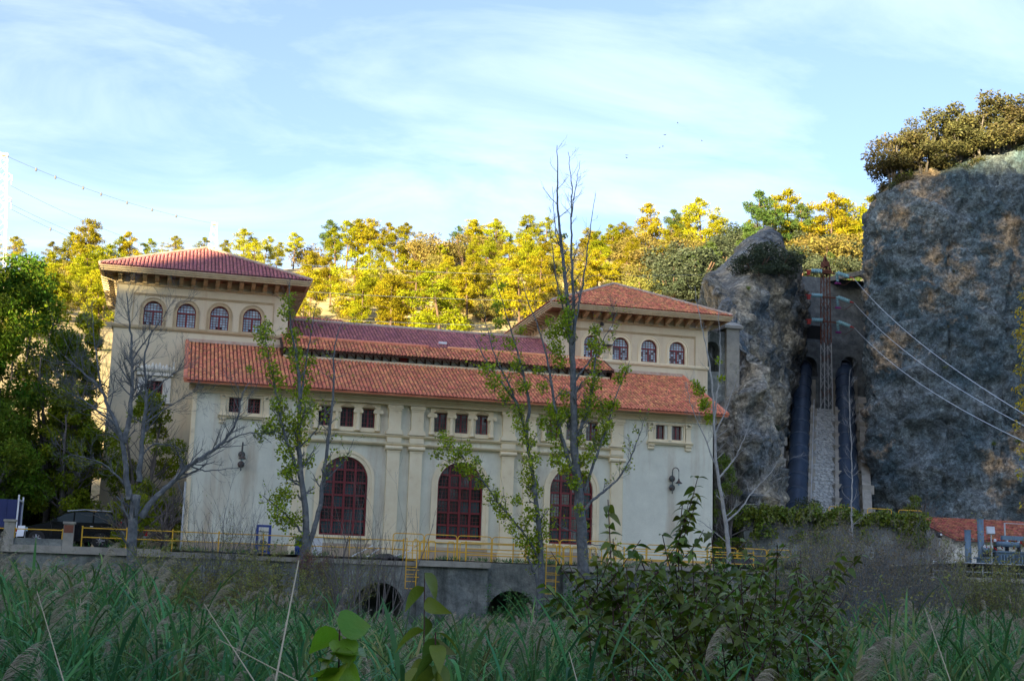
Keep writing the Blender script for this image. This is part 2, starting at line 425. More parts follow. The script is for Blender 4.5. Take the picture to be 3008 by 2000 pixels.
# hill out of view behind and beside the camera, ridge shaped to place shade
_hs = np.array([-math.cos(SUN_AZ), -math.sin(SUN_AZ)]); _hw = np.array([-math.sin(SUN_AZ), math.cos(SUN_AZ)])
def off_hill():
    us = np.concatenate([np.linspace(-420, -10, 42), np.linspace(-8, 14, 45), np.linspace(20, 260, 25)])
    ss = [150, 190, 230, 265, 290, 300, 310, 340, 400, 480]
    hh = [0, .30, .58, .82, .96, 1.0, .98, .85, .5, 0]
    v = []
    for u in us:
        H = 109 - 35.2*smooth(1.5, 6.2, u)
        H -= 7.0*smooth(8.4, 9.6, u) + 3.0*smooth(-18, -30, u)
        H += (3.0*mnoise.noise(Vector((u*.02, 1, 2))) if u < -30 else 0)
        H *= 1-smooth(120, 260, u); H *= 1-.5*smooth(-250, -420, u)
        for s, h in zip(ss, hh):
            p = _hs*s+_hw*u
            v.append((p[0], p[1], -3.4+(H+3.4)*h))
    n = len(ss); i = np.arange((len(us)-1)*(n-1)); r, c = i//(n-1), i % (n-1); a = r*n+c
    f = np.stack([a, a+1, a+n+1, a+n], 1)
    place('hill', np_mesh('hill', np.array(v), f, MT['hill_off'], True), kind='structure')
off_hill()

def rock(name, plan, tops, z0, back, rise, res, amp, mat, seed, bdir, leans, dents=()):
    plan = [Vector(p) for p in plan]
    d = [0]
    for a, b in zip(plan, plan[1:]): d.append(d[-1]+(b-a).length)
    n = int(d[-1]/res); ss = np.linspace(0, d[-1], n+1)
    px = np.interp(ss, d, [p.x for p in plan]); py = np.interp(ss, d, [p.y for p in plan]); tp = np.interp(ss, d, tops); ln = np.interp(ss, d, leans)
    k = np.ones(9)/9
    def sm(a):
        e = np.concatenate([np.full(4, a[0]), a, np.full(4, a[-1])]); return np.convolve(e, k, 'valid')
    px, py, tp, ln = sm(px), sm(py), sm(tp), sm(ln)
    tx, ty = np.gradient(px), np.gradient(py); L = np.hypot(tx, ty); ox, oy = ty/L, -tx/L
    nz = int((max(tops)-z0)/res); nb = int(back/(res*1.6))
    v = np.zeros(((nz+1+nb)*(n+1), 3)); q = 0
    for j in range(nz+1+nb):
        for i in range(n+1):
            H = tp[i]-z0; lean = ln[i]
            if j <= nz:
                t = j/nz
                o = -lean*H*t - 1.1*max(0, (t-.90)/.10)**2.2
                p = Vector((px[i]+ox[i]*o, py[i]+oy[i]*o, z0+H*t))
                w = min(1, .25+t*3)
            else:
                b = (j-nz)/nb
                o = -lean*H-1.1
                p = Vector((px[i]+ox[i]*o+bdir[0]*back*b, py[i]+oy[i]*o+bdir[1]*back*b, tp[i]+rise*(1-(1-b)**2)-4*b*b))
                w = 1
            s = Vector((p.x*.11, p.y*.11, p.z*.075+seed))
            f = mnoise.ridged_multi_fractal(s, .9, 2.1, 5, 1.0, 1.8)-1.1
            g = mnoise.fractal(Vector((p.x*.35, p.y*.35, p.z*.5+seed)), .9, 2.0, 4)
            e = mnoise.fractal(Vector((p.x*1.1, p.y*1.1, p.z*.9+seed)), .8, 2.0, 3)
            vd = mnoise.voronoi(Vector((p.x*.33, p.y*.33, p.z*.26+seed)))[0]; vc = mnoise.voronoi(Vector((p.x*.95, p.y*.95, p.z*.75+seed)))[0]
            h2 = mnoise.ridged_multi_fractal(Vector((p.x*.42, p.y*.42, p.z*.30+seed)), .8, 2.1, 4, 1.0, 2.0)-1.0
            e2 = mnoise.fractal(Vector((p.x*2.3, p.y*2.3, p.z*1.7+seed)), .7, 2.0, 2)
            a = (amp*(f*.62+g*.35)+e*.34+e2*.16+min(.9, vd[1]-vd[0])*.62+min(.8, vc[1]-vc[0])*.22+h2*.34)*w
            nv = mnoise.noise(Vector((p.x*.17, p.y*.17, p.z*.035+seed*3))); nv2 = mnoise.noise(Vector((p.x*.45+9, p.y*.45, p.z*.07+seed)))
            a -= .45*max(0, 1-abs(nv)/.035)*w + .25*max(0, 1-abs(nv2)/.05)*w
            lz = (p.z+.55*p.x+.2*p.y)*.20+2.2*mnoise.noise(Vector((p.x*.06, p.y*.06, p.z*.05+2))); lz -= math.floor(lz)
            a += (.62*(lz**2.2)-.25)*w
            for (dx_, dy_, dz_, dr, dd) in dents:
                q2 = (p.x-dx_)**2+(p.y-dy_)**2*.5+((p.z-dz_)*(1.0 if p.z < dz_ else 2.2))**2
                a -= dd*math.exp(-q2/(dr*dr))
            lat = mnoise.noise(s*2.3+Vector((7, 0, 0)))*amp*.5
            zz_ = mnoise.noise(s*2.7+Vector((0, 9, 0)))*amp*(.4 if j <= nz else .7)
            a *= 1 if j <= nz else .5
            v[q] = (p.x+ox[i]*a+tx[i]/L[i]*lat, p.y+oy[i]*a+ty[i]/L[i]*lat, p.z+zz_)
            q += 1
    m = n+1; i = np.arange(n*(nz+nb)); r, c = i//n, i % n; a = r*m+c
    f = np.stack([a, a+1, a+m+1, a+m], 1)
    o = place(name, np_mesh(name, v, f, mat, False), kind='structure')
    return v.reshape(nz+1+nb, n+1, 3), nz

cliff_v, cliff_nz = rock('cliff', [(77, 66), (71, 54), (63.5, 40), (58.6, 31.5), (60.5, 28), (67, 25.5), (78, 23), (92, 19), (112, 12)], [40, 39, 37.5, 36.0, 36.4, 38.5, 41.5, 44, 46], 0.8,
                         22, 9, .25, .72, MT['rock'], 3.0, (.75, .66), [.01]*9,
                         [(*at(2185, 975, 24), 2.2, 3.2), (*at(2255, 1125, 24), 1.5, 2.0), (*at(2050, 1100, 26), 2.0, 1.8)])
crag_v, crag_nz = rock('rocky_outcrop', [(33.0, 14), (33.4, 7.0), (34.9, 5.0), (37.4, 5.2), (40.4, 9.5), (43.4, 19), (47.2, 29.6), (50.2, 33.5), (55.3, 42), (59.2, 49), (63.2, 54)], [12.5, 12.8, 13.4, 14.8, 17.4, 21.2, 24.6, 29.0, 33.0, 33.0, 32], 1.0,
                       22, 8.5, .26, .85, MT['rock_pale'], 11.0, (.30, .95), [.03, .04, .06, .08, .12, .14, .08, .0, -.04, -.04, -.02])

# ------------------------------------------------------------------ the power station
def wall_front(mb, x0, x1, z0, z1, y, ops, depth):
    """a wall in the plane y with openings (dicts x0 x1 z0 z1 arch) and their reveals"""
    q = lambda a, b, c, d: mb.add([a, b, c, d], [(0, 1, 2, 3)])
    cur = x0
    for o in sorted(ops, key=lambda o: o['x0']):
        a, b, s, t = o['x0'], o['x1'], o['z0'], o['z1']
        q((cur, y, z0), (a, y, z0), (a, y, z1), (cur, y, z1))
        q((a, y, z0), (b, y, z0), (b, y, s), (a, y, s))
        if o.get('arch'):
            r = (b-a)/2; cx = (a+b)/2; h = min(r, o.get('rise', r)); sp = t-h
            pts = [(cx-r*math.cos(PI*k/20), sp+h*math.sin(PI*k/20)) for k in range(21)]
        else:
            sp = t; pts = [(a, t), (b, t)]
        for (xa, za), (xb, zb) in zip(pts, pts[1:]):
            q((xa, y, za), (xb, y, zb), (xb, y, z1), (xa, y, z1))
            q((xa, y, za), (xa, y+depth, za), (xb, y+depth, zb), (xb, y, zb))
        q((a, y, s), (b, y, s), (b, y+depth, s), (a, y+depth, s))
        q((a, y, s), (a, y+depth, s), (a, y+depth, sp), (a, y, sp))
        q((b, y, s), (b, y, sp), (b, y+depth, sp), (b, y+depth, s))
        cur = b
    q((cur, y, z0), (x1, y, z0), (x1, y, z1), (cur, y, z1))

def arch_ring(mb, cx, zs, r0, r1, y0, y1, zb, n=20):
    """an archivolt with straight jambs down to zb"""
    prof = [(cx-1, zb)]
    pts = [(-1, zb)]+[(None, k) for k in range(n+1)]+[(1, zb)]
    inner, outer = [], []
    for s, k in pts:
        if s is None:
            c, sn = -math.cos(PI*k/n), math.sin(PI*k/n)
            inner.append((cx+r0*c, zs+r0*sn)); outer.append((cx+r1*c, zs+r1*sn))
        else:
            inner.append((cx+s*r0, k)); outer.append((cx+s*r1, k))
    m = len(inner)
    vs = [(x, y0, z) for x, z in inner]+[(x, y0, z) for x, z in outer]+[(x, y1, z) for x, z in inner]+[(x, y1, z) for x, z in outer]
    fs = []
    for i in range(m-1):
        fs += [(i, m+i, m+i+1, i+1), (m+i, 3*m+i, 3*m+i+1, m+i+1), (i, i+1, 2*m+i+1, 2*m+i)]
    mb.add(vs, fs)

def arch_z(x, cx, zs, r): 
    d = r*r-(x-cx)**2
    return zs+math.sqrt(d) if d > 0 else zs

def clip_pane(x0, x1, z0, z1, cx, zs, r):
    zt = lambda x: min(z1, arch_z(x, cx, zs, r) if abs(x-cx) < r else zs)
    xs = [x1-(x1-x0)*k/8 for k in range(9)]
    top = [(x, zt(x)) for x in xs]
    if max(z for _, z in top) < z0+.02: return None
    if min(z for _, z in top) >= z0+.01:
        return [(x0, z0), (x1, z0)]+top
    top = [(x, z) for x, z in top if z > z0]
    if len(top) < 2: return None
    return [(top[-1][0], z0), (top[0][0], z0)]+top

STN = thing('power_station', 'cream hydroelectric power station with red tiled roofs and two square towers', 'power station', (15.9, 6, 1.5))
def P(mb, name, mat, parent=STN, **kw): return mb.build(name, MT[mat], parent, **kw)

# --- hall walls
ZT = 1.5
wbig = [(8.04, 10.59), (14.54, 17.14), (21.08, 23.66)]
gc = [9.23, 15.74, 22.30]
up_off = [(-1.58, -.81), (-.35, .40), (.84, 1.58)]
m = MB()
wall_front(m, 6.4, 25.4, ZT, 7.75, .30, [dict(x0=a, x1=b, z0=2.72, z1=7.05, arch=True) for a, b in wbig], .28)
wall_front(m, 6.4, 25.4, 7.75, 10.3, .30, [dict(x0=c+a, x1=c+b, z0=8.70, z1=9.78) for c in gc for a, b in up_off], .30)
P(m, 'wall', 'stucco')
m = MB()
wall_front(m, .95, 6.42, ZT, 10.3, 0, [dict(x0=2.73, x1=3.40, z0=9.09, z1=9.9), dict(x0=3.79, x1=4.45, z0=9.09, z1=9.9)], .35)
m.add([(6.42, 0, ZT), (6.42, .3, ZT), (6.42, .3, 10.3), (6.42, 0, 10.3)], [(0, 1, 2, 3)])
m.prism_x([(0, ZT), (6.4, ZT), (6.4, 13.4), (0, 10.3)], .95, 1.02)
P(m, 'wall', 'stucco')
m = MB()
wall_front(m, 25.38, 31.0, ZT, 10.3, 0, [dict(x0=27.29, x1=27.91, z0=9.01, z1=9.84), dict(x0=28.37, x1=28.98, z0=9.01, z1=9.84)], .35)
m.add([(25.38, 0, ZT), (25.38, .3, ZT), (25.38, .3, 10.3), (25.38, 0, 10.3)], [(0, 3, 2, 1)])
m.prism_x([(0, ZT), (6.4, ZT), (6.4, 13.4), (0, 10.3)], 30.93, 31.0)
P(m, 'wall', 'stucco')
# dark floor and back so the openings have depth
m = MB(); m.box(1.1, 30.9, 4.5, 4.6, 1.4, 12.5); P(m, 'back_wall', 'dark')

for a, b in ((.88, 6.38), (25.42, 31.07)):
    m = MB(); m.box(a, b, -.07, -.002, ZT, 2.05); P(m, 'plinth', 'plinth')
for a, b in ((6.4, 8.04), (10.59, 11.5), (13.6, 14.54), (17.14, 18.1), (20.2, 21.08), (23.66, 24.66)):
    m = MB(); m.box(a, b, .20, .297, ZT, 2.1); P(m, 'plinth', 'plinth')
for a, b in wbig:
    m = MB(); m.box(a-.3, b+.3, .18, .2965, ZT, 2.1); m.box(a-.34, b+.34, .14, .296, 2.1, 2.28); P(m, 'plinth', 'plinth')

# --- pilasters
for a, b in ((6.43, 7.11), (11.57, 12.27), (12.85, 13.55), (18.15, 18.86), (19.45, 20.13), (24.68, 25.38)):
    m = MB(); c = (a+b)/2; w = (b-a)/2
    m.box(a, b, .02, .28, 2.3, 7.42); m.box(a-.12, b+.12, -.06, .28, ZT, 2.0)
    m.prism_y([(a-.12, 2.0), (b+.12, 2.0), (b, 2.3), (a, 2.3)], .0, .28)
    m.box(a-.04, b+.04, -.01, .28, 7.42, 7.50)
    m.prism_x([(.28, 7.52), (-.02, 7.52), (-.11, 7.57), (-.14, 7.64), (-.11, 7.72), (-.02, 7.76), (.28, 7.76)], a-.12, b+.12)
    m.box(a-.05, b+.05, -.01, .28, 7.94, 8.22)
    m.prism_y([(a-.16, 8.40), (b+.16, 8.40), (b+.12, 8.52), (b+.02, 8.68), (a-.02, 8.68), (a-.12, 8.52)], -.06, .28)
    m.box(a, b, .02, .28, 8.68, 9.72)
    m.box(a-.03, b+.03, -.02, .28, 9.72, 9.84); m.box(a-.08, b+.08, -.07, .28, 9.84, 10.04)
    P(m, 'pilaster', 'trim')

# --- string courses, frieze, cornice
def course(name, prof, x0, x1, mat='trim'):
    m = MB(); m.prism_x(prof, x0, x1); return P(m, name, mat)
course('string_course', [(.29, 7.77), (.12, 7.77), (.06, 7.82), (.0, 7.85), (-.02, 7.92), (.29, 7.93)], 6.4, 25.4)
course('string_course', [(.29, 8.23), (.13, 8.23), (.06, 8.28), (.02, 8.33), (.02, 8.38), (.29, 8.39)], 6.4, 25.4)
course('frieze', [(.29, 10.06), (-.10, 10.06), (-.10, 10.12), (-.06, 10.13), (-.06, 10.30), (-.12, 10.32), (-.20, 10.40), (.29, 10.41)], .83, 31.12)
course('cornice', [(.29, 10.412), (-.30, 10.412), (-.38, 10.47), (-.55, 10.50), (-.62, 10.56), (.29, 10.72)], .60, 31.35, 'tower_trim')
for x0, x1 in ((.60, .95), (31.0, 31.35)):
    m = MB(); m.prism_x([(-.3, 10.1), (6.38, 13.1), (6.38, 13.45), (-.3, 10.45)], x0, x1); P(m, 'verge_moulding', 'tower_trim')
m = MB(); m.box(.86, 1.06, -.06, .3, ZT, 10.05); m.box(.82, .949, .3, .6, ZT, 10.3); P(m, 'corner_pilaster', 'trim')
m = MB(); m.tube([(.78, -.1, 1.5), (.78, -.1, 5.2)], .06, 8); P(m, 'downpipe', 'pale_steel')

# --- windows
PANES = {}
def rect_window(cx, z0, z1, w, y, parent=STN, cols=2, rows=4, dark='glass', lit=False):
    m = MB(); h = w/2; t = .055
    m.box(cx-h, cx-h+t, y, y+.07, z0, z1); m.box(cx+h-t, cx+h, y, y+.07, z0, z1)
    m.box(cx-h+t, cx+h-t, y, y+.07, z0, z0+t); m.box(cx-h+t, cx+h-t, y, y+.07, z1-t, z1)
    m.box(cx-.05, cx+.05, y-.02, y+.068, z0+t, z1-t)
    for s in (-1, 1):
        xm = cx+s*(h-t+.05)/2
        m.box(xm-.012, xm+.012, y+.02, y+.05, z0+t, z1-t)
        xa, xb = (cx-h+t, cx-.05) if s < 0 else (cx+.05, cx+h-t)
        for k in range(1, rows):
            zz_ = z0+(z1-z0)*k/rows
            m.box(xa, xb, y+.021, y+.049, zz_-.012, zz_+.012)
    o = P(m, 'window', 'red_wood', parent)
    for s in (-1, 1):
        xa, xb = (cx-h+t, cx-.05) if s < 0 else (cx+.05, cx+h-t)
        g = MB(); g.box(xa, xb, y+.03, y+.04, z0+t, z1-t); P(g, 'pane', dark, o)
    return o
for c in gc:
    for a, b in up_off: rect_window(c+(a+b)/2, 8.70, 9.78, b-a, .46)
for a, b in ((2.73, 3.40), (3.79, 4.45)): rect_window((a+b)/2, 9.09, 9.90, b-a, .22)
for a, b in ((27.29, 27.91), (28.37, 28.98)): rect_window((a+b)/2, 9.01, 9.84, b-a, .22)
m = MB(); m.box(23.33, 23.60, .505, .52, 9.42, 9.72); P(m, 'lit_lamp', 'lampglow')

def big_window(a, b):
    cx = (a+b)/2; r = (b-a)/2; z0, zt = 2.72, 7.05; zs = zt-r; y = .42
    m = MB()
    arch_ring(m, cx, zs, r-.09, r, y-.03, y+.12, z0)
    m.box(a, b, y-.028, y+.118, z0-.0, z0+.10)
    cols = [a+.09+(b-a-.18)*k/4 for k in range(5)]
    rows = [z0+.10+.70*k for k in range(7)]
    for x in cols[1:-1]:
        m.box(x-.065, x+.065, y-.05, y+.10, z0+.10, arch_z(x, cx, zs, r-.05)-.02)
    for z in rows[1:]:
        hw = r-.06 if z < zs else math.sqrt(max(0, (r-.05)**2-(z-zs)**2))
        if hw > .2: m.box(cx-hw, cx+hw, y-.035, y+.09, z-.055, z+.055)
    o = P(m, 'arched_window', 'red_wood')
    g = MB()      # thin glazing bars
    for i in range(4):
        for k in (1, 2):
            x = cols[i]+(cols[i+1]-cols[i])*k/3
            g.box(x-.011, x+.011, y+.03, y+.055, z0+.1, arch_z(x, cx, zs, r-.06)-.02)
    for z in rows[:-1]:
        for k in (1, 2):
            zz_ = z+.70*k/3
            hw = r-.08 if zz_ < zs else math.sqrt(max(0, (r-.07)**2-(zz_-zs)**2))
            if hw > .1: g.box(cx-hw, cx+hw, y+.031, y+.054, zz_-.010, zz_+.010)
    P(g, 'glazing_bars', 'red_wood', o)
    zl = rows+[zt]
    for i in range(4):
        for z, z2 in zip(rows, rows[1:]+[zt]):
            pp = clip_pane(cols[i]+.06, cols[i+1]-.06, z+.05, z2-.05, cx, zs, r-.09)
            if pp:
                t = MB(); tilt = random.uniform(-.03, .03)
                t.add([(x, y+.045+tilt*(zz_-z), zz_) for x, zz_ in pp], [tuple(range(len(pp)))])
                P(t, 'pane', 'glass_low' if (z < 3 or random.random() < .25) else 'glass', o)
    s = MB(); arch_ring(s, cx, zs, r+.002, r+.34, .20, .298, 2.30); arch_ring(s, cx, zs, r+.20, r+.36, .15, .199, 2.30)
    P(s, 'window_surround', 'trim')
    s = MB(); s.box(a-.3, b+.3, .12, .42, 2.55, 2.715); P(s, 'window_sill', 'trim')
for a, b in wbig: big_window(a, b)

# --- colonnettes and lintels of the upper windows
for c in gc:
    m = MB(); m.box(c-1.80, c+1.86, .16, .298, 8.46, 8.69)
    m.box(c-1.80, c+1.86, .16, .298, 9.79, 10.04)
    for a, b in ((-1.80, -1.585), (-.805, -.355), (.405, .835), (1.585, 1.86)): m.box(c+a, c+b, .17, .298, 8.69, 9.79)
    P(m, 'window_surround', 'trim')
    for a, b in up_off:
        x = c+(a+b)/2
        l = MB(); l.prism_y([(x-.36, 9.80), (x+.36, 9.80), (x+.30, 9.88), (x+.20, 9.90), (x+.12, 9.96), (x-.12, 9.96), (x-.20, 9.90), (x-.30, 9.88)], .03, .158)
        P(l, 'lintel', 'tower_trim')
    for x in (c-1.70, c-.58, c+.62, c+1.74):
        k = MB()
        k.lathe([(.17, 8.50), (.19, 8.54), (.15, 8.60), (.145, 8.66), (.14, 9.1), (.12, 9.48), (.14, 9.50)], (x, .12, 0), 12)
        k.box(x-.24, x+.24, -.03, .16, 9.62, 9.70)
        for s in (-1, 1): k.lathe([(.03, -.04), (.09, -.03), (.095, .06), (.09, .15)], (x+s*.19, 0.0, 9.56), 10, 'y')
        k.box(x-.16, x+.16, 0, .158, 9.50, 9.62)
        P(k, 'colonnette', 'trim')

# --- end-block window surrounds
for c, dz, wdt in ((3.63, 0, 1.30), (28.2, -.07, 1.35)):
    m = MB(); z = 8.92+dz
    for x in (c-1.16, c+1.16):
        m.box(x-.19, x+.19, -.14, -.003, z, z+.12); m.box(x-.15, x+.15, -.10, -.003, z+.12, z+.86)
        m.box(x-.20, x+.20, -.15, -.003, z+.86, z+.93)
        for s in (-1, 1): m.lathe([(.03, -.05), (.07, -.03), (.07, .05)], (x+s*.14, -.12, z+.98), 8, 'y')
        m.box(x-.22, x+.22, -.16, -.003, z+1.04, z+1.12)
    m.box(c-.96, c+.96, -.09, -.003, z+1.0, z+1.11); m.box(c-.96, c-.86, -.06, -.003, z+.02, z+.99); m.box(c+.86, c+.96, -.06, -.003, z+.02, z+.99)
    m.box(c-.10, c+.10, -.055, -.003, z+.10, z+.98)
    m.box(c-.85, c-.1005, -.05, -.003, z, z+.155); m.box(c+.1005, c+.85, -.05, -.003, z, z+.155)
    P(m, 'window_surround', 'trim')
    m = MB(); m.prism_x([(-.003, z-.16), (-.14, z-.16), (-.20, z-.08), (-.26, z-.05), (-.26, z-.003), (-.003, z-.003)], c-1.42, c+1.42); P(m, 'window_sill', 'trim')
    for x in (c-1.15, c+1.15):
        m = MB(); m.prism_x([(-.003, z-.46), (-.10, z-.46), (-.13, z-.40), (-.10, z-.33), (-.18, z-.25), (-.20, z-.165), (-.003, z-.165)], x-.18, x+.18); P(m, 'corbel', 'trim')

# --- roof tiles
def barrel(r0, r1, L, n=5, h0=.035, lip=False):
    vs = []
    for s, r, h in (((0, r0-.022, h0),) if lip else ())+((0, r0, h0), (L, r1, .0)):
        for k in range(n+1):
            t = PI*k/n
            vs.append((-r*math.cos(t), s, h+r*math.sin(t)*.92))
    fs = [(b+k, b+k+1, b+n+2+k, b+n+1+k) for b in ((0, n+1) if lip else (0,)) for k in range(n)]
    return np.array(vs), np.array(fs)
def tile_field(O, ex, es, L, xl, xr, mat, parent, p=.215, row=.275, single_rows=0, tile_mesh=None):
    O = np.array(O, float); ex = np.array(ex, float); es = np.array(es, float); en = np.cross(ex, es)
    bv, bf = barrel(.084, .070, row*1.2, 5, .022, True)
    pv, pf = barrel(.075, .075, row*1.14, 3, 0); pv = pv*np.array([1, 1, -.9])+np.array([0, 0, .060])
    V = []; Fc = []; base = 0; V2 = []; F2 = []; base2 = 0
    nr = int(L/row)
    Rm = Matrix(((ex[0], es[0], en[0]), (ex[1], es[1], en[1]), (ex[2], es[2], en[2])))
    for i in range(nr+1):
        s = i*row
        if s+row*.5 > L: break
        a, b = xl(s+row*.4), xr(s+row*.4)
        k0 = math.ceil((a+.02)/p)
        k = k0
        while k*p <= b-.02:
            u = k*p; jit = RNG.normal(0, 1, 4)
            if i < single_rows:
                loc = O+ex*(u+.006*jit[0])+es*s+en*.0
                place('roof_tile', tile_mesh, parent, loc, Rm)
            else:
                off = np.array([u+.006*jit[0], s+.012*jit[1], .004*jit[2]])
                V.append(bv+off+np.array([0, 0, 0])*jit[3]); Fc.append(bf+base); base += len(bv)
            if (k+.5)*p < b:
                V2.append(pv+np.array([u+p/2, s, .0])); F2.append(pf+base2); base2 += len(pv)
            k += 1
    V = np.concatenate(V); Fc = np.concatenate(Fc)
    W = O+V[:, :1]*ex+V[:, 1:2]*es+V[:, 2:3]*en
    og = ORG[parent.name]; W = W-np.array(og)
    place('roof_tiles', np_mesh('roof_tiles', W, Fc, mat, True), parent, og, kind='stuff')
    V = np.concatenate(V2); W = O+V[:, :1]*ex+V[:, 1:2]*es+V[:, 2:3]*en-np.array(og)
    place('channel_tiles', np_mesh('channel_tiles', W, np.concatenate(F2), MT['tile_pan_old' if mat is MT['tile_old'] else 'tile_pan'], True), parent, og, kind='stuff')

def slab(quads, name, mat, t=.10, parent=STN):
    m = MB()
    for q in quads:
        n = (Vector(q[1])-Vector(q[0])).cross(Vector(q[-1])-Vector(q[0])).normalized()
        k = len(q)
        lo = [Vector(p)-n*t for p in q]
        m.add([*q, *lo], [tuple(range(k)), tuple(range(k, 2*k))[::-1]]+[(i, k+i, k+(i+1) % k, (i+1) % k) for i in range(k)])
    return P(m, name, mat, parent)
tile_me = np_mesh('roof_tile', *barrel(.086, .071, .33, 6, .022, True), MT['tile'], True)
SL = (13.87-10.52)/7.4; cs = 1/math.hypot(1, SL); sn = SL*cs
def roof_z(y): return 10.52+SL*(y+1.0)
hall_roof = slab([[(.3, -1.0, roof_z(-1)), (31.5, -1.0, roof_z(-1)), (31.5, 6.4, roof_z(6.4)), (.3, 6.4, roof_z(6.4))]], 'roof', MT and 'tile')
clx0, clx1 = 5.85, 25.95
tile_field((.3, -1.03, roof_z(-1)+.0), (1, 0, 0), (0, cs, sn), 8.15, lambda s: .02, lambda s: 31.2, MT['tile'], hall_roof, single_rows=2, tile_mesh=tile_me)
m = MB(); m.box(.35, 5.8, 6.12, 6.38, roof_z(6.3)+.02, roof_z(6.4)+.16); m.box(26.0, 31.4, 6.12, 6.38, roof_z(6.3)+.02, roof_z(6.4)+.16); P(m, 'roof_flashing', 'mortar', hall_roof)
for x in (.36, 31.44):
    m = MB(); m.tube([(x, -1.02, roof_z(-1)+.08), (x, 6.3, roof_z(6.3)+.08)], .11, 8); P(m, 'verge_tiles', 'tile', hall_roof)

# --- clerestory
m = MB(); m.box(clx0, clx1, 4.55, 5.2, 12.7, 13.22); P(m, 'clerestory_curb', 'trim')
m = MB(); m.box(clx0+.05, clx1-.05, 4.80, 4.85, 13.22, 13.78); P(m, 'clerestory_glazing', 'paleglass')
m = MB()
xb = clx0+.1; n_b = 38; st = (clx1-clx0-.2)/n_b
for k in range(n_b+1):
    x = xb+k*st; m.box(x-.045, x+.045, 4.70, 4.795, 13.22, 13.75)
m.box(clx0, clx1, 4.69, 4.796, 13.22, 13.27)
P(m, 'clerestory_posts', 'brown_wood')
for k in range(n_b):
    x = xb+k*st
    if k == 13:
        m = MB(); m.box(x+.05, x+st-.05, 4.72, 4.79, 13.28, 13.75); P(m, 'shutter', 'red_wood'); continue
    m = MB(); m.tube([(x+.06, 4.76, 13.70), (x+st-.06, 4.76, 13.29)], .026, 4); P(m, 'diagonal_brace', 'brown_wood')
m = MB(); m.prism_x([(4.2, 13.42), (6.3, 14.37), (6.3, 13.0), (4.7, 13.0)], clx0-.05, clx0); m.prism_x([(4.2, 13.42), (6.3, 14.37), (6.3, 13.0), (4.7, 13.0)], clx1, clx1+.05); P(m, 'clerestory_end', 'brown_wood')
S1 = .455
r1 = slab([[(clx0-.15, 4.15, 13.54), (clx1+.15, 4.15, 13.54), (clx1+.15, 6.4, 14.55), (clx0-.15, 6.4, 14.55)]], 'roof', 'brown_wood', .1)
c1_ = 1/math.hypot(1, S1)
tile_field((clx0-.15, 4.12, 13.54), (1, 0, 0), (0, c1_, S1*c1_), 2.50, lambda s: 0, lambda s: clx1-clx0+.3, MT['tile'], r1)
m = MB(); m.tube([(clx0-.1, 6.42, 14.62), (14.8, 6.42, 14.62)], .12, 8); m.tube([(16.0, 6.42, 14.62), (clx1+.1, 6.42, 14.62)], .12, 8); P(m, 'ridge_tiles', 'tile', r1)
S2 = .415; c2_ = 1/math.hypot(1, S2)
r2 = slab([[(6.0, 6.4, 14.58), (23.3, 6.4, 14.58), (23.3, 11.1, 14.58+4.7*S2), (6.0, 11.1, 14.58+4.7*S2)],
           [(6.0, 11.1, 14.58+4.7*S2), (23.3, 11.1, 14.58+4.7*S2), (23.3, 16, 14.5), (6.0, 16, 14.5)]], 'roof', 'tile_old', .1)
tile_field((6.1, 6.45, 14.6), (1, 0, 0), (0, c2_, S2*c2_), 5.0, lambda s: 0, lambda s: 17.1, MT['tile_old'], r2)
m = MB(); m.tube([(6.1, 11.1, 14.62+4.7*S2), (23.2, 11.1, 14.62+4.7*S2)], .13, 8); P(m, 'ridge_tiles', 'mortar', r2)
m = MB(); m.box(15.6, 16.1, 7.2, 7.7, 15.02, 15.16); P(m, 'roof_hatch', 'white', r2)
# low lean-to roof behind the ridge, in the evening sun
r3 = slab([[(6.0, 15.0, 17.05), (10.6, 15.0, 17.05), (10.6, 17.2, 18.0), (6.0, 17.2, 18.0)]], 'roof', 'tile', .1)
tile_field((6.0, 14.97, 17.06), (1, 0, 0), (0, .918, .397), 2.3, lambda s: 0, lambda s: 4.6, MT['tile'], r3)
m = MB(); m.box(6.2, 10.5, 15.3, 17.1, 8, 17.1); P(m, 'wall', 'tower_stucco')

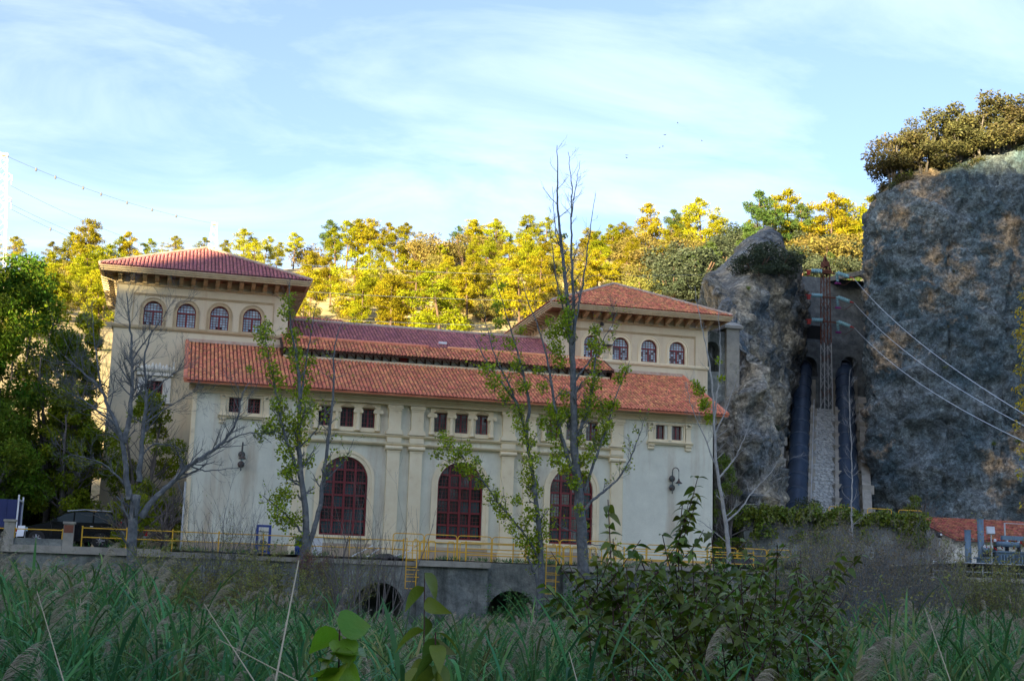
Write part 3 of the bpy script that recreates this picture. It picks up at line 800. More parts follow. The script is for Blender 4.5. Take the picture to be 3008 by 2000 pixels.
# --- towers
def tower(dx, right):
    x0, x1, y0, y1 = -3.88+dx, 6.14+dx, 6.4, 15.8
    wc = [c+dx for c in (-1.72, .19, 2.11, 4.03)]
    m = MB()
    wall_front(m, x0, x1, 13.0, 17.55, y0, [dict(x0=c-.545, x1=c+.545, z0=14.70, z1=16.15, arch=True) for c in wc], .30)
    if not right:
        wall_front(m, x0, x1, ZT, 13.0, y0, [dict(x0=-1.80, x1=-.86, z0=10.62, z1=11.42)], .30)
    else: wall_front(m, x0, x1, ZT, 13.0, y0, [], .30)
    m.add([(x0, y0, ZT), (x0, y1, ZT), (x0, y1, 17.55), (x0, y0, 17.55), (x1, y0, ZT), (x1, y1, ZT), (x1, y1, 17.55), (x1, y0, 17.55)], [(0, 3, 2, 1), (4, 5, 6, 7), (1, 2, 6, 5)])
    m.box(x0+.2, x1-.2, y0+2.5, y0+2.6, 1.6, 17.4)
    P(m, 'tower_wall', 'tower_stucco')
    def band(name, z0, z1, out, mat='tower_trim', steps=True):
        m = MB()
        prof = lambda s: [(0, z0), (s*.6, z0), (s, (z0+z1)/2), (s, z1), (0, z1)]
        m.prism_x([(y0-.002-o, z) for o, z in prof(out)], x0-out, x1+out)
        for xx, s in ((x0, -1), (x1, 1)): m.prism_y([(xx+s*(o+.002), z) for o, z in prof(out)] if s > 0 else [(xx+s*(o+.002), z) for o, z in prof(out)][::-1], y0, y1)
        P(m, name, mat)
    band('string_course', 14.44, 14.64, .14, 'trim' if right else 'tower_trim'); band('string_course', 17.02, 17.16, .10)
    # raised panel border
    m = MB(); pl, pr = x0+.98, x1-.86
    m.box(pl, pr, y0-.07, y0-.003, 16.52, 16.58); m.box(pl+.02, pr-.02, y0-.04, y0-.003, 16.44, 16.50)
    m.box(pl, pl+.05, y0-.05, y0-.003, 14.66, 16.518); m.box(pr-.05, pr, y0-.05, y0-.003, 14.66, 16.518)
    P(m, 'panel_border', 'tower_trim')
    for c in wc:
        a, b, zb, zt = c-.545, c+.545, 14.70, 16.15; r = .545; zs = zt-r; y = y0+.16
        m = MB(); arch_ring(m, c, zs, r-.06, r, y-.02, y+.08, zb)
        m.box(a, b, y-.018, y+.078, zb, zb+.06); m.box(a+.05, b-.05, y-.03, y+.07, zs-.10, zs+.0); m.box(c-.055, c+.055, y-.025, y+.065, zb+.06, zs-.10)
        for k in (1, 2, 4, 5):
            x = a+(b-a)*k/6; m.box(x-.014, x+.014, y+.005, y+.045, zb+.06, arch_z(x, c, zs, r-.03))
        m.box(c-.014, c+.014, y+.005, y+.045, zs, zt-.05)
        for k in range(1, 6):
            z = zb+.06+(zs-.10-zb-.06)*k/5.0
            if k < 5: m.box(a+.05, b-.05, y+.006, y+.044, z-.014, z+.014)
        for k in (1, 2, 3):
            z = zs+.15*k; hw = math.sqrt(max(0, (r-.03)**2-(z-zs)**2))
            m.box(c-hw, c+hw, y+.006, y+.044, z-.014, z+.014)
        o = P(m, 'window', 'red_wood')
        gv, gf = [], []; gd = MB()
        zr = [zb+.06+(zs-.16-zb)*k/5 for k in range(6)]+[zs+.15, zs+.30, zs+.45, zt]
        zr[5] = zs-.05
        for i in range(6):
            for j in range(len(zr)-1):
                pp = clip_pane(a+(b-a)*i/6+.012, a+(b-a)*(i+1)/6-.012, zr[j]+.012, zr[j+1]-.012, c, zs, r-.04)
                if not pp: continue
                miss = (right and random.random() < .30 and j < 5) or (j == 0 and random.random() < .12)
                t = gd if miss else None
                if t is None:
                    bb = len(gv); gv += [(x-ORG[STN.name].x, y+.03-ORG[STN.name].y, z-ORG[STN.name].z) for x, z in pp]; gf.append(tuple(range(bb, bb+len(pp))))
                else: t.add([(x, y+.03, z) for x, z in pp], [tuple(range(len(pp)))])
        place('panes', np_mesh('panes', gv, gf, MT['film']), o, ORG[STN.name], kind='stuff')
        if gd.v: gd.build('dark_panes', MT['glass'], o, kind='stuff')
        m = MB(); arch_ring(m, c, zs, r+.002, r+.14, y0-.05, y0-.003, zb-.05); arch_ring(m, c, zs, r+.16, r+.21, y0-.08, y0-.003, zb-.05)
        P(m, 'window_surround', 'trim' if right else 'tower_trim')
    # eaves
    ex0, ex1, ey0, ey1 = -4.9+dx, 7.3+dx, 5.0, 17.2
    m = MB(); m.box(ex0+.12, ex1-.12, ey0+.12, ey1-.12, 17.551, 17.62); P(m, 'soffit', 'soffit')
    m = MB()
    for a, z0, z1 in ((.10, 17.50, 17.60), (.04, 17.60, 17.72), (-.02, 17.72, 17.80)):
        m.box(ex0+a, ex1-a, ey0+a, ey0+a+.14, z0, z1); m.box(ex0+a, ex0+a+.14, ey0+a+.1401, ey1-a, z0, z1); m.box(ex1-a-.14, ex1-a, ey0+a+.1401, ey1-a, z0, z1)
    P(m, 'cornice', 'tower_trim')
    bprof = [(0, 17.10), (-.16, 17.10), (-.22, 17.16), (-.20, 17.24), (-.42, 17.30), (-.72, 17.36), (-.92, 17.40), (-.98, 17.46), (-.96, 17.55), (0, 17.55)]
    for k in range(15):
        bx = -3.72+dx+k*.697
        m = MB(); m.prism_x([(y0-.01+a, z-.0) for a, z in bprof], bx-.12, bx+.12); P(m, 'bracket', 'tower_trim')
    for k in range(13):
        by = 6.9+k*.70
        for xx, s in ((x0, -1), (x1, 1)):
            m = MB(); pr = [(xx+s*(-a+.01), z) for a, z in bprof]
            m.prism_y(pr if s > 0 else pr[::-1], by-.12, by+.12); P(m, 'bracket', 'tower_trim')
    zt0, ap = 17.82, (1.2+dx, 11.1, 20.68)
    cx, cy, hw = 1.2+dx, 11.1, 6.1
    C4 = [(ex0, ey0, zt0), (ex1, ey0, zt0), (ex1, ey1, zt0), (ex0, ey1, zt0)]
    mat = 'tile' if right else 'tile_old'
    rf = slab([[C4[0], C4[1], ap], [C4[1], C4[2], ap], [C4[2], C4[3], ap], [C4[3], C4[0], ap]], 'roof', mat, .06)
    Ls = math.hypot(6.1, 20.68-zt0); ss, sc_ = (20.68-zt0)/Ls, 6.1/Ls
    for O, ex, d in (((ex0, ey0-.03, zt0), (1, 0, 0), (0, 1)), ((ex1+.03, ey0, zt0), (0, 1, 0), (-1, 0)), ((ex1, ey1+.03, zt0), (-1, 0, 0), (0, -1)), ((ex0-.03, ey1, zt0), (0, -1, 0), (1, 0))):
        tile_field(O, ex, (d[0]*sc_, d[1]*sc_, ss), Ls, lambda s: s*6.1/Ls, lambda s: 12.2-s*6.1/Ls, MT[mat], rf)
    m = MB()
    for c in C4: m.tube([Vector(c)+Vector((0, 0, .08)), Vector(ap)+Vector((0, 0, .10))], .10, 8)
    P(m, 'hip_ridge', 'mortar', rf)
tower(0, False)
tower(27.05, True)
# ornate window of the first tower
rect_window(-1.33, 10.62, 11.42, .94, 6.55)
m = MB()
m.box(-2.25, -1.84, 6.28, 6.397, 10.2, 11.6); m.box(-.82, -.40, 6.28, 6.397, 10.2, 11.6); m.box(-1.839, -.821, 6.30, 6.397, 11.43, 11.7); m.box(-1.839, -.821, 6.30, 6.397, 10.3, 10.61)
m.box(-2.35, -.30, 6.15, 6.397, 11.71, 11.95); m.box(-2.30, -.35, 6.20, 6.397, 10.10, 10.19)
m.prism_x([(6.397, 11.951), (6.08, 11.951), (6.02, 12.05), (6.397, 12.12)], -2.45, -.2)
for k in range(9):
    x = -2.1+k*.2; h = .28-.16*abs(k-4)/4+.1*(k % 2)
    m.lathe([(.09, 0), (.11, h*.5), (.05, h), (.01, h+.06)], (x, 6.25, 12.10), 8)
for x in (-2.35, -.3): m.lathe([(.07, 0), (.09, .1), (.03, .22), (.06, .32), (.01, .5)], (x, 6.2, 12.1), 8)
P(m, 'ornate_surround', 'white_trim')
# floodlights under the second tower's eaves and a wall bracket
for x, z in ((25.9, 17.0), (25.85, 16.62), (26.5, 16.75)):
    m = MB(); m.lathe([(.05, 0), (.12, -.08), (.14, -.2), (.10, -.22)], (x, 6.2, z), 10); m.box(x-.03, x+.03, 6.2, 6.397, z-.02, z+.04); P(m, 'floodlight', 'black' if z > 16.9 else 'white')
m = MB(); m.box(25.95, 26.6, 6.0, 6.397, 15.52, 15.58); m.tube([(26.05, 6.05, 15.3), (26.05, 6.35, 15.5)], .02, 4); P(m, 'wall_shelf', 'black')

# the arched stub wall beyond the second tower
arc = thing('arched_wall', 'weathered concrete wall with a round arch joining the tower to the crag', 'wall', (35, 8, 1.5))
m = MB(); wall_front(m, 33.24, 35.0, 1.4, 17.3, 7.6, [dict(x0=33.5, x1=34.5, z0=14.6, z1=16.6, arch=True)], .9)
m.add([(35, 7.6, 1.4), (35, 9.4, 1.4), (35, 9.4, 17.3), (35, 7.6, 17.3)], [(0, 1, 2, 3)]); m.box(33.24, 35.0, 8.55, 9.4, 1.4, 17.3)
P(m, 'wall', 'concrete', arc)
m = MB(); m.box(34.9, 35.8, 7.3, 9.6, 1.4, 17.5); P(m, 'buttress', 'coping', arc)
m = MB(); m.prism_x([(7.1, 17.502), (9.8, 17.502), (9.8, 17.7), (8.5, 18.2), (7.1, 17.7)], 34.7, 36.0); P(m, 'coping', 'coping', arc)
# ------------------------------------------------------------------ retaining wall along the river
rw = thing('retaining_wall', 'stained concrete retaining wall with dark outlet arches under the power station terrace', 'wall', (14, -5, -3.3))
m = MB()
wall_front(m, -40, 12.6, -4, 1.12, -5, [dict(x0=9.5, x1=12.0, z0=-3.9, z1=.24, arch=True, rise=1.2)], 4)
wall_front(m, 12.6, 16.3, -4, 1.12, -5.25, [], .3)
m.add([(12.6, -5.25, -4), (12.6, -5, -4), (12.6, -5, 1.12), (12.6, -5.25, 1.12), (16.3, -5.25, -4), (16.3, -5, -4), (16.3, -5, 1.12), (16.3, -5.25, 1.12)], [(0, 1, 2, 3), (4, 7, 6, 5)])
wall_front(m, 16.3, 20.4, -4, 1.42, -5, [dict(x0=16.75, x1=18.9, z0=-3.9, z1=.0, arch=True, rise=1.1)], 4) if False else wall_front(m, 16.3, 20.4, -4, 1.42, -5, [dict(x0=16.4, x1=19.0, z0=-3.9, z1=.02, arch=True, rise=1.15)], 4)
wall_front(m, 20.4, 24.2, -4, 1.12, -5.25, [], .3)
m.add([(20.4, -5.25, -4), (20.4, -5, -4), (20.4, -5, 1.12), (20.4, -5.25, 1.12)], [(0, 1, 2, 3)])
wall_front(m, 24.2, 90, -4, 1.35, -5, [dict(x0=25.0, x1=27.5, z0=-3.9, z1=.0, arch=True, rise=1.1)], 4)
m.box(-40, 90, -1.05, -1.0, -4, 1.3)
P(m, 'wall', 'concrete', rw)
for a, b, y, z, t in ((-40, -.2, -5.18, 1.12, .36), (-.198, 4.0, -5.14, 1.12, .26), (4.002, 12.55, -5.12, 1.12, .22), (12.5, 16.4, -5.5, 1.12, .30), (20.35, 24.3, -5.5, 1.12, .30), (24.35, 90, -5.2, 1.35, .22)):
    n = max(1, int((b-a)/2.3)); w = (b-a)/n
    for k in range(n):
        m = MB(); j = random.uniform(-.012, .012); m.box(a+k*w+.008, a+(k+1)*w-.008, y+j, -4.3, z, z+t+j); P(m, 'coping_stone', 'coping', rw)
# balustrade stub with two square posts at the car park
for x in (-7.35, -4.62):
    p = thing('stone_gatepost', 'square concrete post on the river wall beside the black van' if x > -6 else 'square concrete post on the river wall in front of the navy truck', 'post', (x, -4.85, 1.48), 'square posts on the river wall')
    m = MB(); m.box(x-.24, x+.24, -5.1, -4.6, 1.45, 2.55); P(m, 'shaft', 'coping', p)
    m = MB(); m.box(x-.29, x+.29, -5.15, -4.55, 2.551, 2.66); P(m, 'cap', 'coping', p)
    if x > -6:
        m = MB(); m.box(x-.22, x+.22, -5.112, -5.101, 2.12, 2.50); P(m, 'brick_patch', 'rust', p)
lw = thing('parapet', 'low concrete parapet between the two square posts of the car park', 'parapet', (-6, -4.85, 1.48))
m = MB(); m.box(-14, -7.6, -5.0, -4.7, 1.48, 1.80); m.box(-7.1, -4.87, -5.0, -4.7, 1.48, 1.80); P(m, 'wall', 'concrete', lw)

# ------------------------------------------------------------------ yellow railings, barriers, ladders
def railing(label, xs, y, z, rails, group=None, h=1.0, kind='rail'):
    t = thing('yellow_railing', label, 'railing', ((xs[0]+xs[-1])/2, y, z), group)
    for x in xs:
        m = MB(); m.tube([(x, y, z-.1), (x, y, z+h)], .032, 8); m.lathe([(.045, 0), (.05, .03), (.02, .07)], (x, y, z+h-.02), 8); P(m, 'post', 'yellow', t)
    for r in rails:
        m = MB(); m.tube([(xs[0]-.02, y, z+r), ((xs[0]+xs[-1])/2, y, z+r-.01), (xs[-1]+.02, y, z+r)], .026, 8); P(m, 'rail', 'yellow', t)
    return t
railing('long yellow two-rail railing on the river wall before the blank end wall', [-4.0, -1.9, .3, 2.55, 4.75, 7.0, 9.1, 11.9], -4.75, 1.45, (.95, .50))
railing('short yellow rail between the square posts before the black van', [-12, -7.1, -4.9], -4.9, 1.45, (.78,), h=.8)
railing('yellow railing on the wall above the widest outlet arch', [15.2, 17.75, 20.3], -4.75, 1.45, (.98, .66, .34))
railing('yellow railing on the wall before the plain end wall near the crag', [23.9, 26.4, 28.9, 31.4], -4.75, 1.5, (.95, .66, .34))
def barrier(x0, x1, y, z, h, label, mids=(.36, .70)):
    t = thing('yellow_barrier', label, 'barrier', ((x0+x1)/2, y, z), 'yellow tubular barriers along the terrace')
    r = .14; m = MB()
    m.tube([(x0, y, z), (x0, y, z+h-r), (x0+r*.3, y, z+h-r*.3), (x0+r, y, z+h), (x1-r, y, z+h), (x1-r*.3, y, z+h-r*.3), (x1, y, z+h-r), (x1, y, z)], .026, 8)
    P(m, 'frame', 'yellow', t)
    for f in mids:
        m = MB(); m.tube([(x0, y, z+h*f), (x1, y, z+h*f)], .022, 6); P(m, 'rail', 'yellow', t)
bl = ['yellow barrier beneath the first pair of pilasters', 'yellow barrier before the sill of the middle arched window', 'yellow barrier just past the middle arched window', 'yellow barrier between the middle and third arched windows', 'yellow barrier before the third pilaster pair', 'yellow barrier left of the third arched window', 'yellow barrier below the third arched window', 'yellow barrier beside the third arched window', 'yellow barrier before the last pilaster', 'yellow barrier before the blank wall under the gooseneck lamp', 'yellow barrier at the corner of the hall', 'yellow barrier beside the crag, beyond the corner of the hall', 'yellow barrier furthest from the hall, near the vine wall']
bx = [11.6, 13.3, 15.1, 17.0, 18.9, 20.8, 22.3, 24.0, 25.8, 27.6, 29.4, 31.2, 33.0, 34.5]
for k, (a, b) in enumerate(zip(bx, bx[1:])): barrier(a+.03, b-.03, -3.0, 1.48, 1.35 if k < 7 else 1.28, bl[k])
for gx, lb in ((13.15, 'narrow yellow gate at the head of the first ladder'), (20.9, 'narrow yellow gate at the head of the second ladder')):
    t = thing('yellow_gate', lb, 'gate', (gx, -4.6, 1.45), 'yellow ladder gates')
    for k, x in enumerate((gx-.75, gx-.35, gx+.1, gx+1.1, gx+1.75)):
        m = MB(); m.tube([(x, -4.7, 1.42), (x, -4.7, 2.35), (x+.06, -4.7, 2.43), (x+.28, -4.7, 2.43), (x+.34, -4.7, 2.35), (x+.34, -4.7, 1.42)], .026, 6); P(m, 'frame', 'yellow', t)
        m = MB(); m.tube([(x, -4.7, 1.9), (x+.34, -4.7, 1.9)], .02, 6); P(m, 'rail', 'yellow', t)
    m = MB(); m.tube([(gx-.7, -4.75, 2.05), (gx+.15, -4.2, 2.55), (gx+.2, -4.2, 1.5)], .024, 6); P(m, 'brace', 'yellow', t)
for gx, lb, bot in ((12.2, 'yellow ladder hanging down the river wall beside the first outlet arch', -.05), (19.6, 'yellow ladder hanging down the river wall behind the middle poplar', -.1)):
    t = thing('yellow_ladder', lb, 'ladder', (gx, -5.6, bot), 'yellow ladders on the river wall')
    for s in (-.27, .27):
        m = MB(); m.tube([(gx+s, -5.62, bot), (gx+s, -5.62, 2.35), (gx+s*.9, -5.5, 2.48), (gx+s*.9, -4.9, 2.48)], .026, 6); P(m, 'stile', 'yellow', t)
    for k in range(7):
        m = MB(); z = bot+.02+k*.36; m.tube([(gx-.27, -5.62, z), (gx+.27, -5.62, z)], .018, 6); P(m, 'rung', 'yellow', t)
    m = MB()
    for z in (.9, .55): m.tube([(gx-.27, -5.62, z), (gx-.33, -6.1, z), (gx+.33, -6.1, z), (gx+.27, -5.62, z)], .018, 6)
    P(m, 'safety_hoop', 'yellow', t)

# ------------------------------------------------------------------ things on the terrace
bf = thing('blue_steel_rack', 'bright blue open steel frame standing against the blank end wall', 'rack', (5.0, -1.0, 1.5))
m = MB(); x0, x1, y0, y1 = 4.62, 5.38, -1.2, -.7
for x in (x0, x1-.1):
    for y in (y0, y1): m.box(x, x+.1, y, y+.1, 1.5, 3.05)
m.box(x0+.101, x1-.101, y0, y0+.1, 2.95, 3.05); m.box(x0+.101, x1-.101, y1, y1+.1, 2.95, 3.05); m.box(x0+.101, x1-.101, y0, y0+.1, 1.62, 1.72); m.box(x0+.101, x1-.101, y0, y0+.1, 1.95, 2.03)
P(m, 'frame', 'blue_steel', bf)
m = MB(); m.lathe([(.05, 0), (.16, .02), (.19, .12), (.12, .2), (.04, .22)], (5.0, -.95, 2.05), 12); P(m, 'pump', 'blue_steel', bf)
m = MB(); m.tube([(4.7, -.9, 2.7), (5.3, -.9, 2.7)], .02, 6); P(m, 'bar', 'black', bf)
br = thing('blue_barrel', 'blue plastic barrel half hidden behind the first poplar', 'barrel', (6.75, -3.6, 1.5))
m = MB(); m.lathe([(.28, 0), (.30, .04), (.30, .3), (.32, .33), (.30, .36), (.30, .62), (.32, .65), (.30, .68), (.29, .92), (.26, .95)], (6.75, -3.6, 1.5), 16); P(m, 'drum', 'blue_steel', br, smooth=True)
wb = thing('white_cabinet', 'white cabinet standing right beside the trunk of the first poplar', 'cabinet', (7.6, -3.4, 1.5))
m = MB(); m.box(7.35, 7.85, -3.6, -3.2, 1.5, 2.35); P(m, 'body', 'white', wb); m = MB(); m.box(7.32, 7.88, -3.63, -3.17, 2.351, 2.39); P(m, 'lid', 'white', wb)
for k, (x, y, a, L) in enumerate(((9.3, -4.4, .5, 1.2), (10.1, -4.3, -.6, .9), (11.3, -4.5, .35, 1.1), (12.0, -4.4, .9, .9))):
    t = thing('white_pipe', ['white plastic pipe leaning under the first arched window', 'short white plastic pipe tipped the other way under the first arched window', 'white plastic pipe lying on the black heap', 'white plastic pipe sticking up beside the first ladder'][k], 'pipe', (x, y, 1.5), 'white plastic pipes on the river wall')
    m = MB(); m.tube([(x, y, 1.5), (x+L*math.cos(a), y-.05, 1.52+L*abs(math.sin(a)))], .035, 8); P(m, 'tube', 'white', t)
t = thing('tarpaulin', 'black tarpaulin heap on the river wall before the first arched window', 'tarpaulin', (10.9, -4.5, 1.45))
v = []; n = 14
for j in range(n):
    for i in range(2*n):
        u, w = i/(2*n-1), j/(n-1)
        v.append((10.3+1.5*u-10.9, -4.9+.9*w+4.5, .02+.24*math.sin(PI*u)*math.sin(PI*w)*(1+.6*mnoise.noise(Vector((u*5, w*4, 2))))))
f = [(j*2*n+i, j*2*n+i+1, (j+1)*2*n+i+1, (j+1)*2*n+i) for j in range(n-1) for i in range(2*n-1)]
place('sheet', np_mesh('sheet', v, f, MT['black'], True), t, (10.9, -4.5, 1.45))
dp = thing('black_pipe_section', 'black flanged pipe section lying by the corner of the hall', 'pipe', (31.5, -3.4, 1.8))
m = MB(); m.tube([(30.4, -3.6, 1.85), (34.6, -3.6, 1.95)], .27, 14); P(m, 'barrel', 'black', dp, smooth=True)
for x in (30.4, 32.4, 34.6):
    m = MB(); m.tube([(x-.05, -3.6, 1.86), (x+.05, -3.6, 1.87)], .36, 14); P(m, 'flange', 'black', dp)

# wall lamps
def wall_lamp(x, z0, label, gooseneck):
    t = thing('wall_lamp', label, 'wall lamp', (x, -.05, z0), 'iron lamps on the end walls')
    mt = 'verdigris'
    m = MB(); m.tube([(x, -.22, z0-.0), (x, -.22, z0+1.3)], .035, 8); P(m, 'rod', mt, t)
    for dz in (.35, .88):
        m = MB(); m.lathe([(.03, -.02), (.17, 0), (.19, .05), (.12, .10), (.05, .21)], (x, -.22, z0+dz), 14, 'y'); P(m, 'rosette', mt, t, smooth=True)
    m = MB(); m.tube([(x, -.22, z0+1.25)]+[(x+(.22-.22*math.cos(a))*(.75 if gooseneck else .05), -.22-(.22-.22*math.cos(a))*(0.4 if gooseneck else 1.3), z0+1.3+.22*math.sin(a)) for a in (.5, 1.1, 1.57, 2.2, 2.8, 3.14)], .028, 8); P(m, 'gooseneck', mt, t)
    dx = .33 if gooseneck else .02; dy = -.40 if gooseneck else -.80
    m = MB(); m.tube([(x+dx, dy, z0+1.32), (x+dx, dy, z0+.86)], .015, 6); P(m, 'chain', mt, t)
    m = MB(); m.lathe([(.03, .26), (.05, .22), (.06, .14), (.10, .10), (.20, .0), (.21, -.03), (.06, -.02)], (x+dx, dy, z0+.62), 14); P(m, 'shade', mt, t, smooth=True)
    m = MB(); m.lathe([(.02, -.10), (.06, -.06), (.05, 0.0), (.02, .02)], (x+dx, dy, z0+.58), 10); P(m, 'globe', 'film', t, smooth=True)
wall_lamp(28.33, 5.85, 'iron gooseneck lamp on the plain end wall nearest the crag', True)
wall_lamp(3.62, 5.92, 'green iron lamp on the blank end wall above the blue frame', False)

# ------------------------------------------------------------------ cars and truck on the car park
def vehicle(name, label, cat, org, prof, glass_prof, y0, width, paint, wheels, wr, roofrail=False):
    t = thing(name, label, cat, org)
    ox, oz = org[0], org[2]
    m = MB(); n = 9
    rows = []
    for k in range(n):        # body lofted across its width, with tumblehome
        w = k/(n-1); s = math.sin(PI*w); inset = (1-s**.35)
        rows.append([(ox+x*(1-.02*inset), y0+width*w, oz+z-(.05*inset if z > .9 else 0)) for x, z in prof])
    vs = [p for r in rows for p in r]; q = len(prof); fs = []
    for k in range(n-1):
        for i in range(q): fs.append((k*q+i, k*q+(i+1) % q, (k+1)*q+(i+1) % q, (k+1)*q+i))
    fs.append(tuple(range(q))[::-1]); fs.append(tuple(range((n-1)*q, n*q)))
    m.add(vs, fs); P(m, 'body', paint, t)
    for gp in glass_prof:
        for yy in (y0-.012, y0+width+.002):
            m = MB(); m.prism_y([(ox+x, oz+z) for x, z in gp], yy, yy+.01); P(m, 'side_window', 'car_glass', t)
    for wx in wheels:
        for yy in (y0-.02, y0+width-.20):
            m = MB(); m.lathe([(wr*.62, 0), (wr*.97, 0), (wr, .03), (wr, .19), (wr*.97, .22), (wr*.62, .22)], (ox+wx, yy, oz+wr), 24, 'y'); w_ = P(m, 'wheel', 'rubber', t)
            m = MB(); m.lathe([(wr*.60, .02), (wr*.66, .0), (wr*.66, .04), (wr*.60, .06)], (ox+wx, yy-.015, oz+wr), 24, 'y')
            for a in range(7):
                th = 2*PI*a/7
                m.tube([(ox+wx+.05*math.cos(th), yy-.005, oz+wr+.05*math.sin(th)), (ox+wx+wr*.62*math.cos(th), yy+.012, oz+wr+wr*.62*math.sin(th))], [.05, .03], 5)
            m.lathe([(.04, -.02), (.09, .0), (.09, .05)], (ox+wx, yy, oz+wr), 12, 'y')
            P(m, 'rim', 'alloy', w_)
            m = MB(); m.lathe([(wr*1.2, -.004), (wr*1.2, .012)], (ox+wx, yy+.01 if yy < y0 else yy+.20, oz+wr), 24, 'y'); P(m, 'wheel_arch', 'rubber', t)
    return t, ox, oz
vo = (-4.7, -2.0, 1.5)
van, ox, oz = vehicle('parked_van', 'black people carrier parked on the terrace behind the bare tree', 'van', vo,
    [(-2.35, .28), (-2.40, .55), (-2.36, .78), (-2.25, .92), (-1.35, 1.16), (-1.05, 1.26), (-.35, 1.66), (.1, 1.78), (.9, 1.84), (1.9, 1.80), (2.25, 1.72), (2.42, 1.2), (2.48, .95), (2.48, .45), (2.40, .28)],
    [[(-.95, 1.22), (-.28, 1.62), (.12, 1.70), (.12, 1.22)], [(.20, 1.22), (.20, 1.71), (1.05, 1.75), (1.05, 1.22)], [(1.13, 1.22), (1.13, 1.75), (1.85, 1.72), (2.05, 1.60), (2.2, 1.24)]], -3.0, 1.9, 'car_black', (-1.55, 1.5), .34)
m = MB(); m.box(ox+2.34, ox+2.47, -3.02, -2.9, oz+1.0, oz+1.34); P(m, 'tail_lamp', 'red_lamp', van)
m = MB(); m.box(ox-2.33, ox-2.0, -3.015, -2.8, oz+.70, oz+.88); P(m, 'headlight', 'film', van)
m = MB(); m.tube([(ox-.2, -2.92, oz+1.76), (ox+.6, -2.92, oz+1.86), (ox+2.0, -2.92, oz+1.83)], .025, 6); P(m, 'roof_rail', 'pale_steel', van)
m = MB(); m.box(ox-.85, ox-.62, -3.2, -3.02, oz+1.18, oz+1.36); P(m, 'wing_mirror', 'car_black', van)
m = MB(); m.box(ox+.13, ox+.17, -3.014, -3.0, oz+.45, oz+1.2); m.box(ox-.9, ox-.86, -3.014, -3.0, oz+.45, oz+1.2); P(m, 'door_seam', 'rubber', van)
for dx in (.0, 1.0):
    m = MB(); m.box(ox-.05+dx, ox+.10+dx, -3.03, -3.0, oz+1.02, oz+1.06); P(m, 'door_handle', 'pale_steel', van)
car, ox, oz = vehicle('parked_car', 'silver hatchback parked nose-in behind the trunk of the bare tree', 'car', (-2.9, .2, 1.5),
    [(-1.9, .25), (-1.95, .6), (-1.85, .85), (-.95, .95), (-.3, 1.40), (.3, 1.48), (1.1, 1.44), (1.6, 1.1), (1.85, .98), (1.9, .5), (1.85, .25)],
    [[(-.85, .96), (-.25, 1.36), (.2, 1.40), (.2, .96)], [(.27, .96), (.27, 1.41), (1.0, 1.38), (1.4, 1.02)]], -.8, 1.7, 'car_silver', (-1.25, 1.2), .30)
m = MB(); m.box(ox+1.72, ox+1.93, -.822, -.6, oz+.75, oz+1.0); P(m, 'tail_lamp', 'red_lamp', car)
m = MB(); m.box(ox-1.93, ox-1.7, -.822, -.6, oz+.62, oz+.8); P(m, 'headlight', 'film', car)

tk = thing('truck_trailer', 'navy blue box trailer with white end frame parked at the terrace edge', 'trailer', (-9.0, -1.5, 1.5))
m = MB(); m.box(-11.0, -7.35, -2.4, -.2, 2.35, 3.75); P(m, 'box', 'blue_box', tk)
for k in range(8):
    m = MB(); x = -10.9+k*.5; m.box(x, x+.05, -2.435, -2.401, 2.40, 3.70); P(m, 'rib', 'blue_box', tk)
m = MB(); m.box(-7.345, -7.27, -2.45, -2.37, 2.1, 4.0); m.box(-7.345, -7.27, -.28, -.2, 2.1, 4.0); m.box(-7.345, -7.27, -2.369, -.281, 3.7, 3.78); P(m, 'end_frame', 'white', tk)
m = MB(); m.box(-11.0, -7.4, -2.2, -.4, 2.15, 2.349); P(m, 'chassis', 'car_black', tk)
for x in (-9.9, -8.2):
    for y in (-2.3, -.5):
        m = MB(); m.lathe([(.18, 0), (.33, .0), (.35, .04), (.35, .2), (.18, .22)], (x, y, 1.85), 18, 'y'); P(m, 'wheel', 'rubber', tk)
m = MB(); m.box(-7.33, -7.24, -2.47, -2.452, 2.15, 2.32); P(m, 'tail_lamp', 'red_lamp', tk)
ws = thing('warning_sign', 'yellow warning triangle on the corner of the navy trailer', 'sign', (-7.62, -2.45, 2.3))
m = MB(); m.prism_y([(-7.84, 2.30), (-7.40, 2.30), (-7.62, 2.70)], -2.452, -2.437); P(m, 'plate', 'sign_yellow', ws)
m = MB(); m.prism_y([(-7.64, 2.42), (-7.60, 2.42), (-7.595, 2.56), (-7.645, 2.56)], -2.458, -2.4525); m.prism_y([(-7.64, 2.36), (-7.60, 2.36), (-7.60, 2.40), (-7.64, 2.40)], -2.458, -2.4525); P(m, 'mark', 'black', ws)
for k, x in enumerate((-10.3, -8.9)):
    t = thing('white_tank', ['white tank on top of the navy trailer beside the orange bottle', 'white tank on top of the navy trailer nearest its end frame'][k], 'tank', (x, -1.2, 3.75), 'white tanks on the trailer')
    m = MB(); m.lathe([(.25, -.45), (.40, -.38), (.42, 0), (.40, .38), (.25, .45)], (x, -1.2, 4.15), 18, 'x'); P(m, 'shell', 'white', t, smooth=True)
t = thing('orange_bottle', 'orange gas bottle on top of the navy trailer between two white tanks', 'gas bottle', (-9.6, -1.9, 3.75))
m = MB(); m.lathe([(.15, 0), (.16, .05), (.16, .55), (.10, .66), (.05, .7), (.05, .78)], (-9.6, -1.9, 3.75), 12); P(m, 'cylinder', 'red_cap', t, smooth=True)
sb = thing('white_notice_board', 'small white board leaning before the nose of the black van', 'board', (-7.05, -3.2, 1.5))
